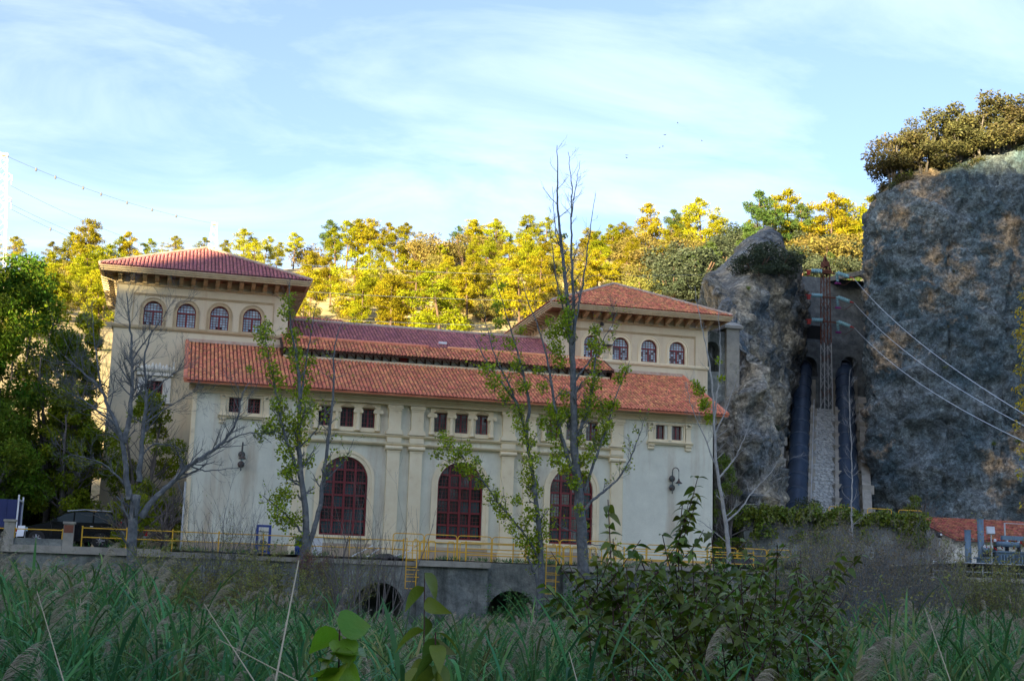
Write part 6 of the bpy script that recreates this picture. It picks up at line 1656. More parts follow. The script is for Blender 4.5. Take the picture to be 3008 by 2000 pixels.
# first poplar: two main stems
c_first = [(605, 770, 26), (612, 810, 24), (625, 850, 22), (640, 880, 24), (672, 770, 24), (678, 810, 24), (690, 840, 26), (700, 870, 26), (692, 905, 28), (705, 940, 30), (690, 970, 30), (650, 960, 30), (620, 985, 22), (600, 1000, 18), (660, 1000, 32), (640, 930, 24), (655, 1040, 24), (670, 1075, 24), (690, 1010, 26), (660, 1090, 22), (665, 690, 20), (660, 720, 22), (645, 1150, 30), (660, 1130, 22), (640, 1185, 28), (655, 1200, 26), (680, 1195, 22), (710, 1060, 18), (612, 750, 18), (575, 850, 12), (715, 830, 16), (690, 1240, 22)]
traced('poplar_tree', 'slender poplar with two stems and yellow green tufts before the first arched window', 'poplar', -7.0, [
    ([(700, 1305), (700, 1260), (706, 1215), (702, 1160), (695, 1110), (690, 1060), (688, 1020), (690, 960), (690, 890), (685, 830), (670, 760), (665, 690), (668, 640)], .23, .02, 26, (.5, 1.2), 1),
    ([(705, 1270), (730, 1200), (742, 1130), (750, 1060), (760, 980), (768, 900), (768, 830), (775, 770), (790, 740)], .15, .02, 24, (.5, 1.4), 1),
    ([(695, 1110), (680, 1070), (662, 1020), (645, 960), (640, 920), (625, 860), (615, 800), (610, 750)], .10, .015, 20, (.4, 1.0), 1),
    ([(662, 1020), (640, 990), (610, 1000), (590, 975)], .05, .01, 8, (.4, .9), 1),
    ([(700, 1230), (675, 1200), (650, 1175), (630, 1160), (605, 1140)], .06, .015, 10, (.4, 1.0), 1),
    ([(690, 1030), (720, 1000), (740, 970), (760, 940)], .05, .015, 5, (.4, .9), 1),
    ([(690, 930), (700, 860), (712, 790), (725, 720), (730, 680)], .06, .01, 12, (.4, 1.0), 1),
    ([(745, 1110), (775, 1080), (800, 1050), (815, 1010)], .04, .01, 8, (.4, .9), 1)], 'bark', 72, TW, 'poplar', c_first, 5600, .135, 'poplars on the river bank', leaf_nodes=500)
c_mid = [(1120, 850, 22), (1140, 880, 26), (1165, 910, 26), (1190, 945, 24), (1200, 980, 26), (1215, 1010, 24), (1222, 1060, 26), (1215, 1100, 26), (1230, 1130, 24), (1225, 1180, 22), (1245, 1230, 26), (1225, 1255, 30), (1205, 1240, 26), (1235, 1275, 28), (1210, 1205, 22), (1160, 1185, 20), (1150, 1165, 20), (1135, 1140, 20), (1110, 1110, 22), (1080, 1085, 22), (1060, 1075, 18), (1045, 1050, 22), (1070, 1035, 24), (1030, 1020, 22), (1020, 1000, 16), (1010, 1045, 16), (1095, 1060, 16), (1145, 705, 18), (1150, 740, 20), (1175, 790, 22), (1190, 840, 24), (1205, 890, 24), (1200, 760, 16), (1160, 660, 14), (1190, 1150, 18), (1250, 1200, 16), (1180, 1215, 18)]
traced('poplar_tree', 'leaning middle poplar with leafy arching side branches between two arched windows', 'poplar', -7.5, [
    ([(1243, 1395), (1246, 1330), (1245, 1260), (1238, 1190), (1230, 1120), (1222, 1060), (1212, 1000), (1195, 940), (1165, 890), (1130, 850), (1105, 800), (1090, 770)], .20, .02, 22, (.4, 1.1), 1),
    ([(1212, 1000), (1220, 930), (1205, 860), (1190, 800), (1170, 740), (1155, 690), (1140, 640)], .10, .012, 20, (.4, 1.0), 1),
    ([(1243, 1290), (1210, 1230), (1175, 1190), (1140, 1150), (1115, 1110), (1085, 1075), (1055, 1040), (1025, 1005)], .08, .012, 18, (.4, 1.0), 1),
    ([(1115, 1110), (1070, 1080), (1030, 1060), (1000, 1045)], .035, .008, 10, (.3, .7), 1),
    ([(1195, 940), (1165, 870), (1140, 820), (1125, 770), (1110, 700)], .06, .01, 14, (.4, 1.0), 1),
    ([(1245, 1395), (1235, 1330), (1215, 1280)], .09, .05, 4, (.4, .8), 1)], 'bark', 73, TW, 'poplar', c_mid, 5600, .13, 'poplars on the river bank', leaf_nodes=600)
c_tall = [(1270, 770, 22), (1280, 800, 24), (1300, 740, 22), (1310, 720, 20), (1295, 690, 16), (1290, 830, 22), (1285, 760, 22), (1310, 770, 20), (1268, 740, 16), (1370, 760, 18), (1375, 800, 22), (1370, 840, 22), (1365, 880, 24), (1360, 920, 26), (1345, 950, 26), (1390, 940, 26), (1395, 980, 24), (1385, 1010, 24), (1410, 930, 20), (1425, 870, 18), (1440, 850, 16), (1300, 910, 20), (1310, 950, 26), (1285, 960, 24), (1270, 940, 22), (1255, 970, 22), (1275, 1000, 24), (1290, 1040, 24), (1275, 1060, 20), (1300, 1075, 22), (1330, 1010, 22), (1350, 1060, 24), (1365, 1030, 20), (1320, 1110, 20), (1345, 1095, 18), (1335, 1170, 16), (1345, 1210, 14), (1330, 1060, 18), (1250, 890, 18), (1240, 850, 16), (1365, 790, 16), (1300, 540, 8), (1320, 650, 10), (1290, 620, 9)]
traced('poplar_tree', 'tallest poplar with bare tips high in the sky beside the third arched window', 'poplar', -8.0, [
    ([(1345, 1400), (1345, 1330), (1340, 1260), (1336, 1190), (1332, 1130), (1326, 1080), (1322, 1020), (1322, 940), (1320, 870), (1316, 790), (1308, 720), (1302, 650), (1296, 590), (1288, 520), (1283, 470), (1284, 410), (1283, 335)], .36, .015, 30, (.5, 1.3), 1),
    ([(1318, 830), (1322, 760), (1322, 700), (1318, 640), (1316, 560), (1315, 490), (1318, 430), (1312, 380), (1308, 350)], .12, .012, 24, (.4, 1.1), 1),
    ([(1316, 500), (1322, 450), (1330, 410), (1336, 370)], .04, .008, 10, (.3, .8), 1),
    ([(1318, 790), (1330, 720), (1345, 640), (1355, 560), (1362, 500), (1372, 445)], .08, .01, 22, (.4, 1.0), 1),
    ([(1330, 1110), (1310, 1060), (1295, 1010), (1280, 950), (1270, 890), (1260, 820), (1235, 740), (1215, 690), (1200, 640)], .13, .012, 22, (.4, 1.1), 1),
    ([(1325, 1020), (1345, 970), (1360, 920), (1368, 860), (1372, 800), (1368, 740)], .11, .015, 18, (.4, 1.0), 1),
    ([(1345, 1130), (1370, 1060), (1395, 990), (1415, 920), (1440, 860), (1450, 830)], .09, .012, 14, (.4, 1.0), 1),
    ([(1338, 1180), (1365, 1150), (1400, 1125), (1430, 1095), (1455, 1050), (1470, 1010), (1485, 960)], .09, .01, 18, (.4, 1.1), 2),
    ([(1310, 760), (1295, 700), (1280, 640), (1270, 560), (1262, 500)], .06, .01, 16, (.4, 1.0), 1),
    ([(1296, 590), (1280, 540), (1275, 480), (1272, 430)], .035, .008, 10, (.3, .7), 1),
    ([(1322, 880), (1350, 840), (1385, 790), (1410, 750), (1420, 720)], .06, .01, 16, (.4, 1.1), 2),
    ([(1338, 1230), (1310, 1220), (1285, 1210), (1265, 1185)], .035, .008, 10, (.3, .7), 2),
    ([(1345, 1250), (1400, 1260), (1440, 1280)], .03, .008, 8, (.3, .7), 1)], 'bark', 74, TW, 'poplar', c_tall, 6600, .135, 'poplars on the river bank', leaf_nodes=450)
c_rt = [(1612, 900, 16), (1622, 930, 18), (1635, 960, 16), (1600, 885, 12), (1660, 870, 10), (1655, 830, 9)]
traced('bare_tree', 'pale slim tree, almost leafless, before the far corner of the hall', 'tree', -7.0, [
    ([(1680, 1330), (1678, 1260), (1668, 1180), (1655, 1110), (1648, 1050), (1645, 980), (1642, 910), (1635, 850), (1625, 790), (1608, 720), (1600, 660)], .15, .012, 18, (.4, 1.1), 1),
    ([(1650, 1080), (1632, 1030), (1610, 980), (1590, 930), (1580, 880)], .05, .01, 14, (.4, 1.0), 2),
    ([(1655, 1100), (1690, 1060), (1715, 1010), (1730, 960)], .06, .01, 14, (.5, 1.2), 2),
    ([(1672, 1200), (1700, 1180), (1735, 1130), (1770, 1095), (1795, 1060)], .06, .01, 14, (.5, 1.2), 2),
    ([(1645, 960), (1655, 880), (1660, 800), (1655, 730), (1655, 690)], .05, .01, 16, (.4, 1.0), 1),
    ([(1645, 1000), (1670, 950), (1690, 890), (1700, 850)], .045, .01, 12, (.4, 1.0), 2),
    ([(1678, 1250), (1640, 1220), (1610, 1195), (1580, 1190)], .03, .008, 8, (.3, .8), 1)], 'bark_pale', 75, TW, 'poplar', c_rt, 600, .15)
traced('bare_sapling', 'thin leafless sapling standing in front of the second penstock', 'sapling', -2.5, [
    ([(1963, 1300), (1962, 1240), (1960, 1170), (1962, 1100), (1960, 1030), (1958, 960), (1955, 890), (1958, 850)], .07, .008, 34, (.5, 1.1), 1)], 'bark_pale', 76, dict(t0=.1, spread=1.1, up=.7, nch=(3, 6)))
# yellow tree at the photo edge
def edge_tree():
    g = np.random.default_rng(77); Y = -40.0; tw = Twigs(g)
    b = at(2440, 1200, Y); b[2] = -3.3; top = at(2420, 640, Y)
    p, r = tw.limb([b, (b+top)/2+np.array((.2, .2, 0)), top], .12, .02, 7, 14, .03)
    C, Rr = [], []
    for px, py, rr in ((2352, 680, 14), (2350, 720, 20), (2345, 770, 18), (2352, 800, 20), (2350, 850, 16), (2345, 890, 16), (2352, 930, 18), (2340, 980, 12), (2350, 1040, 14), (2352, 1090, 14), (2352, 1160, 10), (2380, 760, 40), (2390, 860, 40), (2390, 960, 40), (2390, 1060, 36), (2375, 690, 24)):
        c = at(px, py, Y+g.normal(0, .3)); C.append(c); Rr.append(rr/90)
        i = int(np.argmin(abs(p[:, 2]-c[2]+.4))); tw.tube([p[i], (p[i]+c)/2+np.array((0, 0, .08)), c], [.03, .02, .008], 5)
    V, F = leaf_quads(clump_points(C, Rr, 1700, g, .1, 1.3), .11, .38, g, droop=.5)
    t = thing('autumn_tree', 'yellow autumn tree reaching in from the photo edge before the cliff', 'tree', tuple(b))
    place('trunk', tw.mesh('trunk', MT['bark_dark'], b), t, b); place('foliage', np_mesh('foliage', V-b, F, MT['yellow_leaf']), t, b)
edge_tree()

# ------------------------------------------------------------------ shrubs on the river bed
def twig_shrub(label, px, py_base, Y, H, n, spread, mat, seed, leaf=None, n_leaf=0, lsize=.06, dep=2, r=.018, name='bare_shrub', group=None):
    g = np.random.default_rng(seed); tw = Twigs(g); b = at(px, py_base, Y)
    for _ in range(n):
        a = g.uniform(0, 2*PI); s = spread*math.sqrt(g.random())
        q = b+np.array((math.cos(a)*s*.5, math.sin(a)*s*.4, -.2))
        tw.grow(q, (math.cos(a)*s*.55/max(.5, H)*1.4, math.sin(a)*s*.4/max(.5, H), 1), H*g.uniform(.55, 1.08), r*g.uniform(.6, 1.3), dep, .5, .3, (2, 5), .3, .0035, 5, .10)
    t = thing(name, label, 'shrub', tuple(b), group)
    place('stems', tw.mesh('stems', MT[mat], b), t, b)
    if leaf:
        nd = np.array(tw.nodes); pts = nd[g.integers(0, len(nd), n_leaf)]+g.normal(0, .06, (n_leaf, 3))
        V, F = leaf_quads(pts, lsize, .45, g); place('leaves', np_mesh('leaves', V-b, F, MT[leaf]), t, b)
twig_shrub('bare dark stemmed shrub fanning out before the first pair of pilasters', 845, 1430, -12, 5.2, 22, 2.6, 'bark_dark', 81, r=.035)
twig_shrub('thin bare shrub in front of the blank end wall and its railing', 480, 1330, -9, 3.4, 18, 1.6, 'bark', 82, 'shrub', 260, .07, r=.022)
twig_shrub('second thin bare shrub, nearer the blue frame', 560, 1320, -9, 2.9, 14, 1.2, 'bark', 83, 'shrub', 160, .07, r=.02)
twig_shrub('olive leafy bush under the river wall between bare tree and first poplar', 545, 1400, -10, 2.6, 30, 2.6, 'bark_dark', 84, 'shrub', 5200, .085)
twig_shrub('olive leafy bush with brown tips just past the first poplar', 770, 1430, -10, 2.9, 30, 2.0, 'bark_dark', 85, 'shrub', 5200, .085)
twig_shrub('reddish bush at the foot of the first poplar', 722, 1330, -8.6, 1.2, 18, .8, 'bark_dark', 86, 'redshrub', 1500, .08)
twig_shrub('olive bush at the foot of the large bare tree', 360, 1370, -9, 2.4, 24, 2.0, 'bark_dark', 87, 'shrub', 3000, .08)
for k, (px, Y, H, sp, lf, lb) in enumerate(((90, -9, 1.7, 2.0, 'shrub', 'olive bush below the parapet by the navy trailer'), (215, -9.5, 1.9, 1.8, 'reed', 'green bush below the black van'), (450, -11, 2.6, 2.2, 'shrub', 'dense olive bush beneath the second railing post'), (610, -11, 2.5, 2.0, 'shrub', 'dense olive bush below the blue rack'), (1300, -10, 1.6, 1.5, 'reed', 'green weeds at the foot of the middle poplar'), (1430, -11, 2.5, 2.0, 'shrub', 'olive bush at the foot of the tallest poplar'), (1560, -10, 2.4, 2.2, 'shrub', 'olive bush against the river wall under the gooseneck lamp'), (1700, -10, 2.9, 2.0, 'reed', 'green bush hiding the foot of the pale slim tree'), (1800, -10, 3.2, 2.2, 'shrub', 'olive bush before the black pipe section'), (2250, -12, 3.0, 2.6, 'shrub', 'olive bush before the substation cabinets'), (1170, -8, 1.3, 1.6, 'reed', 'green weeds growing in the widest outlet arch'))):
    q = at(px, 1400, Y); b0 = np.array((q[0], Y, -3.2)); pj = project(b0[None]); twig_shrub(lb, float(pj[0][0]), float(pj[1][0]), Y, H+.9, 34, sp, 'bark_dark', 150+k, lf, 9000, .12, 2, .016, 'leafy_bush', 'bushes along the river wall')
for k, (px, pb, Y, H, n, sp, lb) in enumerate(((1930, 1500, -30, 2.9, 46, 2.2, 'grey twiggy thicket just right of the broad leaved shrub'), (2020, 1490, -28, 3.1, 50, 2.4, 'grey brown twiggy thicket in front of the vine wall'), (2100, 1480, -26, 2.8, 46, 2.2, 'grey twiggy thicket before the shed gable'), (1980, 1560, -42, 1.7, 40, 1.4, 'low tangle of grey twigs in the river bed'), (2060, 1560, -42, 1.6, 40, 1.4, 'low tangle of blue grey twigs beside the reeds'), (2190, 1470, -22, 2.4, 40, 2.4, 'olive thicket before the substation fence'), (2320, 1470, -24, 2.6, 40, 2.2, 'olive thicket at the photo edge below the transformers'), (1880, 1420, -14, 3.0, 40, 2.4, 'brown thicket below the yellow barriers by the crag'), (2090, 1400, -10, 2.6, 40, 2.6, 'tall brown weeds before the vine wall'), (1960, 1400, -9, 3.0, 40, 2.4, 'tall tan weeds at the foot of the thin leafless sapling'))):
    twig_shrub(lb, px, pb, Y, H*1.12, int(n*1.7), sp*1.15, 'bark' if k < 5 else 'bark_dark', 90+k, 'tan_weed' if k in (0, 1, 2, 8, 9) else 'shrub', 6500 if k > 4 else (3200 if k != 3 else 500), .10, 2, .016, 'twiggy_thicket', 'twiggy thickets in the river bed')

# ------------------------------------------------------------------ reeds
def blade(L, w, bend, n=5, fold=.25):
    """a drooping reed blade starting at the origin and heading +x"""
    t = np.linspace(0, 1, n); a = 1.15-bend*t
    x = np.concatenate([[0], np.cumsum(np.cos(a[:-1]))])*L/(n-1); z = np.concatenate([[0], np.cumsum(np.sin(a[:-1]))])*L/(n-1)
    ww = w*np.sin(PI*np.clip(t*.86+.12, 0, 1))**.7
    ww[-1] = .0005
    V = np.zeros((n*2, 3)); V[0::2, 0] = x; V[1::2, 0] = x; V[0::2, 1] = ww/2; V[1::2, 1] = -ww/2; V[0::2, 2] = z; V[1::2, 2] = z
    i = np.arange(n-1)*2; F = np.stack([i, i+1, i+3, i+2], 1)
    return V, F
def rotz(V, a):
    c, s = math.cos(a), math.sin(a); W = V.copy(); W[:, 0] = V[:, 0]*c-V[:, 1]*s; W[:, 1] = V[:, 0]*s+V[:, 1]*c; return W
def reed_proto(seed, nl, w, n=5):
    g = np.random.default_rng(seed); Vs, Fs, b = [], [], 0
    H = 2.8; lean = g.normal(0, .12, 2)
    st = np.array([[lean[0]*t*t*H, lean[1]*t*t*H, H*t] for t in np.linspace(0, 1, 4)])
    for k in range(3):
        for dx, dy in ((.006, 0), (0, .006)):
            q = np.array([st[k]+(dx, dy, 0), st[k]-(dx, dy, 0), st[k+1]-(dx, dy, 0), st[k+1]+(dx, dy, 0)]); Vs.append(q); Fs.append(np.array([[0, 1, 2, 3]])+b); b += 4
    for k in range(nl):
        t = g.uniform(.42, .99); p = np.array([lean[0]*t*t*H, lean[1]*t*t*H, H*t])
        V, F = blade(g.uniform(.35, .68), w*g.uniform(.7, 1.2), g.uniform(.7, 2.3), n)
        V = rotz(V, g.uniform(0, 2*PI))+p; Vs.append(V); Fs.append(F+b); b += len(V)
    top = st[-1]
    return np.concatenate(Vs), np.concatenate(Fs), top
def plume_proto(seed, ns, L=.34, w=.004):
    """a drooping one-sided feathery head"""
    g = np.random.default_rng(seed); Vs, Fs, b = [], [], 0
    ax = g.uniform(.5, 1.1)
    for k in range(ns):
        t = g.random(); base = np.array([ax*.5*t*t*L, 0, L*t*(1-.25*t)])
        d = np.array([.50+.25*t, g.normal(0, .24), .55-.55*t]); d += g.normal(0, .12, 3); d /= np.linalg.norm(d)
        l = L*.50*(1-.5*t)*g.uniform(.4, 1.1)
        m = base+d*l*.55; e = base+d*l+np.array([0, 0, -.30*l])
        s = np.cross(d, g.normal(size=3)); s = s/np.linalg.norm(s)*w
        Vs.append(np.array([base-s, base+s, m+s*1.3, m-s*1.3, m+s*1.3, m-s*1.3, e-s*.4, e+s*.4])[[0, 1, 2, 3, 3, 2, 7, 6]]); Fs.append(np.array([[0, 1, 2, 3], [4, 5, 6, 7]])+b); b += 8
    return np.concatenate(Vs), np.concatenate(Fs)
def spread_protos(protos, pos, rot, sc):
    Vs, Fs, b = [], [], 0
    for k in range(len(pos)):
        V, F = protos[k % len(protos)][:2]
        W = rotz(V*sc[k], rot[k])+pos[k]; Vs.append(W); Fs.append(F+b); b += len(W)
    return np.concatenate(Vs), np.concatenate(Fs)
def frustum_pts(n, d0, d1, g, m=.08):
    """random points of the river bed inside the view, between two distances"""
    d = np.sqrt(g.uniform(d0*d0, d1*d1, n)); s = g.uniform(-.425-m, .43+m, n)
    fx, fy = math.sin(YAW), math.cos(YAW)
    return np.stack([CAM[0]+fx*d+fy*s*d, CAM[1]+fy*d-fx*s*d], 1)
g = np.random.default_rng(101)
NEAR = [reed_proto(200+k, 17, .017, 6) for k in range(14)]; MID = [reed_proto(230+k, 12, .024, 5) for k in range(10)]; FAR = [reed_proto(250+k, 9, .036, 4) for k in range(8)]
PL_N = [plume_proto(300+k, 150, .30, .0009) for k in range(6)]; PL_M = [plume_proto(320+k, 70, .32, .0028) for k in range(6)]; PL_F = [plume_proto(340+k, 34, .36, .006) for k in range(5)]
def reed_band(n, d0, d1, protos, plumes, frac, hz_, RV, PV, seed):
    g = np.random.default_rng(seed); xy = frustum_pts(n, d0, d1, g)
    k = np.array([mnoise.noise(Vector((x*.18, y*.18, 4))) for x, y in xy]); xy = xy[(k > -.42)]; k = k[k > -.42]; n = len(xy)
    d = np.hypot(xy[:, 0]-CAM[0], xy[:, 1]-CAM[1])
    H = hz_+.10*g.normal(size=n)+.22*k
    pos = np.column_stack([xy, np.full(n, -3.3)]); rot = g.uniform(0, 2*PI, n); sc = H/2.8
    RV.append(spread_protos(protos, pos, rot, sc))
    sel = np.where(g.random(n) < frac)[0]
    tops = np.array([rotz(protos[i % len(protos)][2][None]*sc[i], rot[i])[0]+pos[i] for i in sel])
    if len(sel): PV.append(spread_protos(plumes, tops-np.array((0, 0, .06)), g.normal(.3, .9, len(sel)), g.uniform(.8, 1.25, len(sel))))
RV, PV = [], []
reed_band(1100, 6.0, 11, NEAR, PL_N, .09, 2.80, RV, PV, 1)
reed_band(2300, 11, 20, NEAR, PL_N, .10, 2.62, RV, PV, 2)
reed_band(2200, 20, 34, MID, PL_M, .14, 2.36, RV, PV, 3)
reed_band(2900, 34, 60, FAR, PL_F, .20, 2.05, RV, PV, 4)
def reed_patch(n, px0, px1, d0, d1, h, frac, seed, protos=MID, plumes=PL_M):
    g = np.random.default_rng(seed); px = g.uniform(px0, px1, n); d = g.uniform(d0, d1, n)
    xy = np.array([at(a, 1400, CAM[1]+b)[:2] for a, b in zip(px, d)]); pos = np.column_stack([xy, np.full(n, -3.3)]); rot = g.uniform(0, 2*PI, n); sc = (h+g.normal(0, .18, n))/2.8
    RV.append(spread_protos(protos, pos, rot, sc)); sel = np.where(g.random(n) < frac)[0]
    tops = np.array([rotz(protos[i % len(protos)][2][None]*sc[i], rot[i])[0]+pos[i] for i in sel])
    PV.append(spread_protos(plumes, tops-np.array((0, 0, .06)), g.normal(.3, .9, len(sel)), g.uniform(.85, 1.35, len(sel))))
reed_patch(420, -60, 330, 24, 44, 3.15, .50, 11)
reed_patch(110, 330, 560, 28, 46, 2.2, .45, 12)
reed_patch(70, 560, 700, 30, 52, 2.7, .6, 13)
reed_patch(60, 820, 1000, 34, 56, 1.9, .5, 14)
reed_patch(220, 1000, 1420, 24, 46, 2.1, .5, 15)
reed_patch(200, 1540, 1720, 22, 40, 3.1, .5, 16)
reed_patch(420, 2080, 2400, 20, 44, 2.75, .45, 17)
reed_patch(220, 1850, 2120, 14, 26, 2.45, .4, 18)
reed_patch(120, -40, 420, 9, 16, 2.95, .38, 19, NEAR, PL_N)
reed_patch(90, 1250, 1600, 9, 16, 2.8, .4, 20, NEAR, PL_N)
reed_patch(110, 1750, 2390, 9, 16, 2.85, .34, 21, NEAR, PL_N)
def joined(name, parts, mat):
    Vs, Fs, b = [], [], 0
    for V, F in parts: Vs.append(V); Fs.append(F+b); b += len(V)
    return place(name, np_mesh(name, np.concatenate(Vs), np.concatenate(Fs), MT[mat]), kind='stuff')
joined('reeds', RV, 'reed'); joined('reed_plumes', PV, 'plume')
# undergrowth on the river bed and weeds along the terrace edge
g = np.random.default_rng(120)
xy = frustum_pts(16000, 10, 69, g); C = np.column_stack([xy, -3.2+g.uniform(0, 1.35, len(xy))])
V, F = leaf_quads(C, .55, .055, g, droop=-.7); joined('undergrowth', [(V, F)], 'reed')
x = g.uniform(-6, 33, 5200); y = g.uniform(-4.9, -2.2, 5200); keep = np.array([mnoise.noise(Vector((a*.5, b*.8, 7))) > -.02 for a, b in zip(x, y)])
V, F = leaf_quads(np.column_stack([x, y, np.full(len(x), 1.48)])[keep], .28, .10, g, droop=-1.4); joined('grass', [(V, F)], 'reed')

# a few broad blades close to the lens
def close_blades():
    spots = ((30, 1500, 4.6), (300, 1530, 4.4), (640, 1500, 4.6), (930, 1530, 4.4), (1235, 1410, 5.4), (1400, 1470, 5.0), (2270, 1530, 4.6))
    for k, (px, py, d) in enumerate(spots):
        g = np.random.default_rng(400+k); tip = at(px, py, CAM[1]+d); Vs, Fs, b = [], [], 0
        base = np.array((tip[0]+g.normal(0, .15), tip[1]+g.normal(0, .1), -3.3)); tw = Twigs(g)
        p, r = tw.limb([base, base+(tip-base)*.6+g.normal(0, .03, 3), tip-np.array((0, 0, .12))], .007, .003, 5, 8)
        for q in range(6):
            i = g.integers(4, 8); V, F = blade(g.uniform(.26, .44), g.uniform(.013, .02), g.uniform(.6, 1.9), 8)
            V = rotz(V, g.uniform(0, 2*PI))+p[i]; Vs.append(V); Fs.append(F+b); b += len(V)
        t = thing('reed_stalk', ['broad bladed green reed in the bottom corner beneath the navy trailer', 'broad bladed green reed in front of the large bare tree', 'broad bladed green reed in front of the first poplar', 'broad bladed green reed between the two small saplings', 'tall broad bladed reed before the widest outlet arch', 'broad bladed reed leaning toward the dark broad leaved bushes', 'broad bladed green reed below the substation'][k], 'reed', tuple(base), 'broad reeds nearest the camera')
        place('stalk', tw.mesh('stalk', MT['reed'], base), t, base)
        for V, F in zip(Vs, [Fs[0]]*len(Vs)): place('blade', np_mesh('blade', V-base, F-F.min(), MT['reed_big']), t, base)
close_blades()
cane = thing('dry_cane', 'long pale dry cane leaning up through the reeds toward the first poplar', 'cane', (0, -71, -3.3))
a, b = at(632, 1580, -71.2), at(688, 1290, -70.6); m = MB(); m.tube([a-(b-a)*1.5, a, b], [.0035, .003, .0018], 6); P(m, 'stalk', 'straw', cane)
for k, (x0, y0, x1, y1) in enumerate(((500, 1470, 690, 1570), (470, 1390, 600, 1590), (85, 1360, 150, 1580), (1310, 1500, 1335, 1590), (2130, 1400, 2200, 1600))):
    a, b = at(x1, y1, -71.5), at(x0, y0, -71.2); t = thing('dry_cane', 'thin pale dry cane slanting through the nearest reeds', 'cane', a, 'thin dry canes in the reeds'); m = MB(); m.tube([a-(b-a)*.8, a, b], [.0022, .0018, .001], 5); P(m, 'stalk', 'straw', t)

# ------------------------------------------------------------------ broad-leaved plants in the foreground
def leaf_mesh(name, L, W, mat, shape='ovate', curl=.35):
    n = 7; V, F = [], []
    for i in range(n):
        t = i/(n-1)
        w = W*.5*(math.sin(PI*t**.75)**.85 if shape == 'ovate' else (1.05*math.sin(PI*min(1, .30+t*.70))**1.1 if t > 0 else .55))
        if i == n-1: w = .001
        if i == 0 and shape == 'ovate': w = .001
        z = -curl*L*t*t
        V += [(L*t, -w, z+w*.28), (L*t, 0, z), (L*t, w, z+w*.28)]
    for i in range(n-1):
        a = i*3; F += [(a, a+1, a+4, a+3), (a+1, a+2, a+5, a+4)]
    return np_mesh(name, V, F, MT[mat], True)
def leafy_stem(t, tw, p, r, me, g, step, size, org, skip=.25, pair=True):
    """opposite leaves along a stem"""
    L = np.concatenate([[0], np.cumsum(np.linalg.norm(np.diff(p, axis=0), axis=1))]); s = L[-1]*skip; a = g.uniform(0, 6); n = 0
    while s < L[-1]:
        c = np.array([np.interp(s, L, p[:, q]) for q in range(3)])
        for k in (0, 1) if pair else (0,):
            az = a+k*PI+g.normal(0, .35); pit = g.uniform(-.55, .35)
            place('leaf', me, t, c, (g.normal(0, .45), pit, az), size*g.uniform(.65, 1.15)); n += 1
        a += PI/2*(1 if pair else 1.53); s += step*g.uniform(.7, 1.3)
    return n
def dogwood(label, Y, stems, seed, size=1.0, step=.062):
    g = np.random.default_rng(seed); tw = Twigs(g)
    b = at(stems[0][0][0], 1568, Y); b = np.array((b[0], b[1], -3.3))
    t = thing('leafy_bush', label, 'bush', tuple(b), 'broad leaved bushes in front'); me = LEAF_DOG
    for pix in stems:
        pts = [at(x, y, Y+dy) for x, y, dy in pix]; low = np.array((b[0]*.5+pts[0][0]*.5+g.normal(0, .1), Y+g.normal(0, .15), -3.3))
        p, r = tw.limb([low]+pts, .012, .003, 5, 18)
        leafy_stem(t, tw, p, r, me, g, step, size, b, .62)
        for _ in range(7):
            i = g.integers(9, 17); d = np.array((g.normal(0, .7), g.normal(0, .5), .8)); d /= np.linalg.norm(d)
            q, r2_ = tw.limb([p[i], p[i]+d*g.uniform(.15, .25), p[i]+d*g.uniform(.28, .5)+np.array((0, 0, .05))], .004, .002, 4, 8)
            leafy_stem(t, tw, q, r2_, me, g, step*.8, size*.9, b, .2)
    nd = [ch for ch in t.children if ch.name.startswith('leaf')]
    place('stems', tw.mesh('stems', MT['redstem'], b), t, b)
LEAF_DOG = leaf_mesh('leaf', .078, .044, 'dogleaf', 'ovate', .62)
def stems_for(xs, ytop, seed, Y=0):
    g = np.random.default_rng(seed); out = []
    for x, yt in zip(xs, ytop): out.append([(x+g.normal(0, 30)+40, 1568, g.normal(0, .3)), (x+g.normal(0, 15)+15, (1568+yt)/2, g.normal(0, .25)), (x, yt, g.normal(0, .2))])
    return out
dogwood('broad leaved dark bush with red stems before the plain end wall, its tips drooping', -67.6, stems_for((1400, 1412, 1375, 1440, 1345), (1150, 1240, 1300, 1330, 1330), 5), 501)
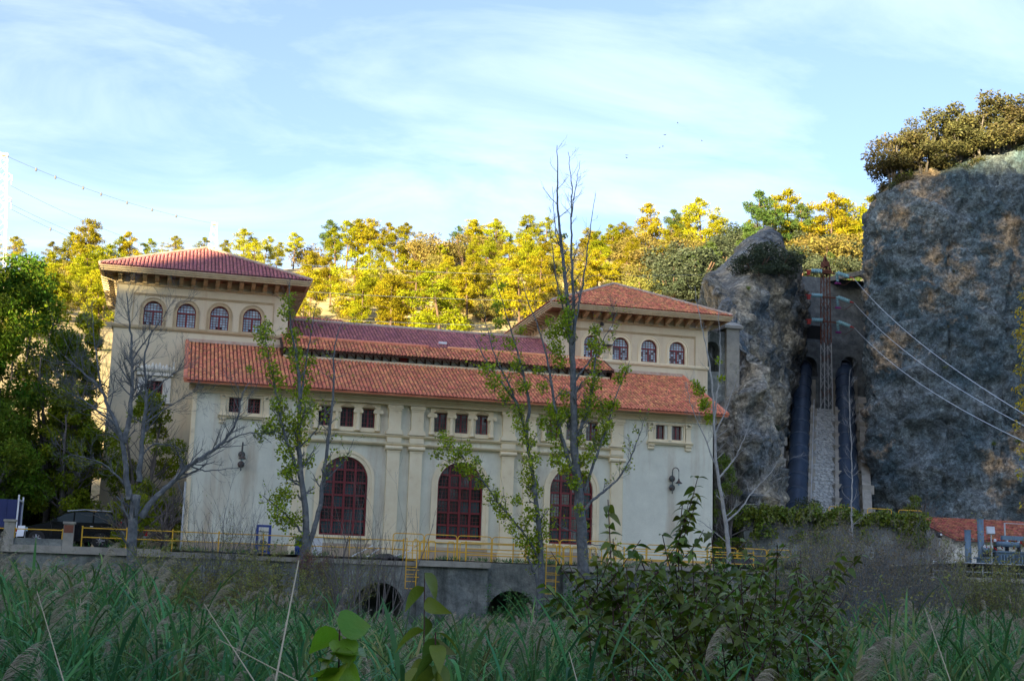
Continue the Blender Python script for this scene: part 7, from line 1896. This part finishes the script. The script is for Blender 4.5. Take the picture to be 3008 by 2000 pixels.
dogwood('broad leaved dark bush under the gooseneck lamp, tallest shoot upright', -67.4, stems_for((1572, 1525, 1595, 1500, 1555, 1490), (1155, 1230, 1270, 1290, 1300, 1380), 6), 502)
dogwood('broad leaved dark bush before the far corner of the hall', -67.2, stems_for((1638, 1690, 1660, 1720, 1620, 1750), (1225, 1290, 1330, 1370, 1390, 1330), 7), 503)
dogwood('broad leaved dark bush reaching toward the twiggy thickets', -67.0, stems_for((1790, 1830, 1870, 1760, 1895, 1840), (1255, 1290, 1330, 1350, 1390, 1400), 8), 504)
dogwood('low broad leaved dark bush filling the space beneath the taller shoots', -68.2, stems_for((1450, 1540, 1620, 1700, 1400, 1780, 1580), (1420, 1400, 1420, 1430, 1450, 1440, 1470), 9), 505, .95)
LEAF_POP = leaf_mesh('leaf', .075, .078, 'bigleaf', 'deltoid', .15)
def sapling(label, px, d, tops, seed, size, mat_leaf, n_leaves, reach):
    g = np.random.default_rng(seed); Y = CAM[1]+d; tw = Twigs(g); top = at(px, tops, Y); b = np.array((top[0]+.05, Y, -3.3))
    t = thing('young_sapling', label, 'sapling', tuple(b))
    p, r = tw.limb([b, b*.5+top*.5+np.array((.03, 0, 0)), top], .007, .002, 5, 24)
    place('stem', tw.mesh('stem', MT['redstem'], b), t, b)
    for k in range(n_leaves):
        s = 1-k/n_leaves*reach/3.3; i = s*(len(p)-1); i0 = min(len(p)-2, int(i)); c = p[i0]+(p[i0+1]-p[i0])*(i-i0)
        place('leaf', mat_leaf, t, c, (g.normal(0, .5)+.5, g.uniform(-.2, .9), k*2.4+g.normal(0, .3)), size*g.uniform(.75, 1.15))
sapling('fresh green poplar sapling with big heart shaped leaves close to the camera', 782, 3.1, 1448, 601, .95, LEAF_POP, 14, .17)
sapling('tall thin sapling with dark oval leaves standing before the river wall', 978, 4.4, 1318, 602, 1.15, LEAF_DOG, 10, .45)
sapling('short sapling with green oval leaves beneath the thin tall one', 1003, 3.4, 1455, 603, 1.15, LEAF_DOG, 14, .22)
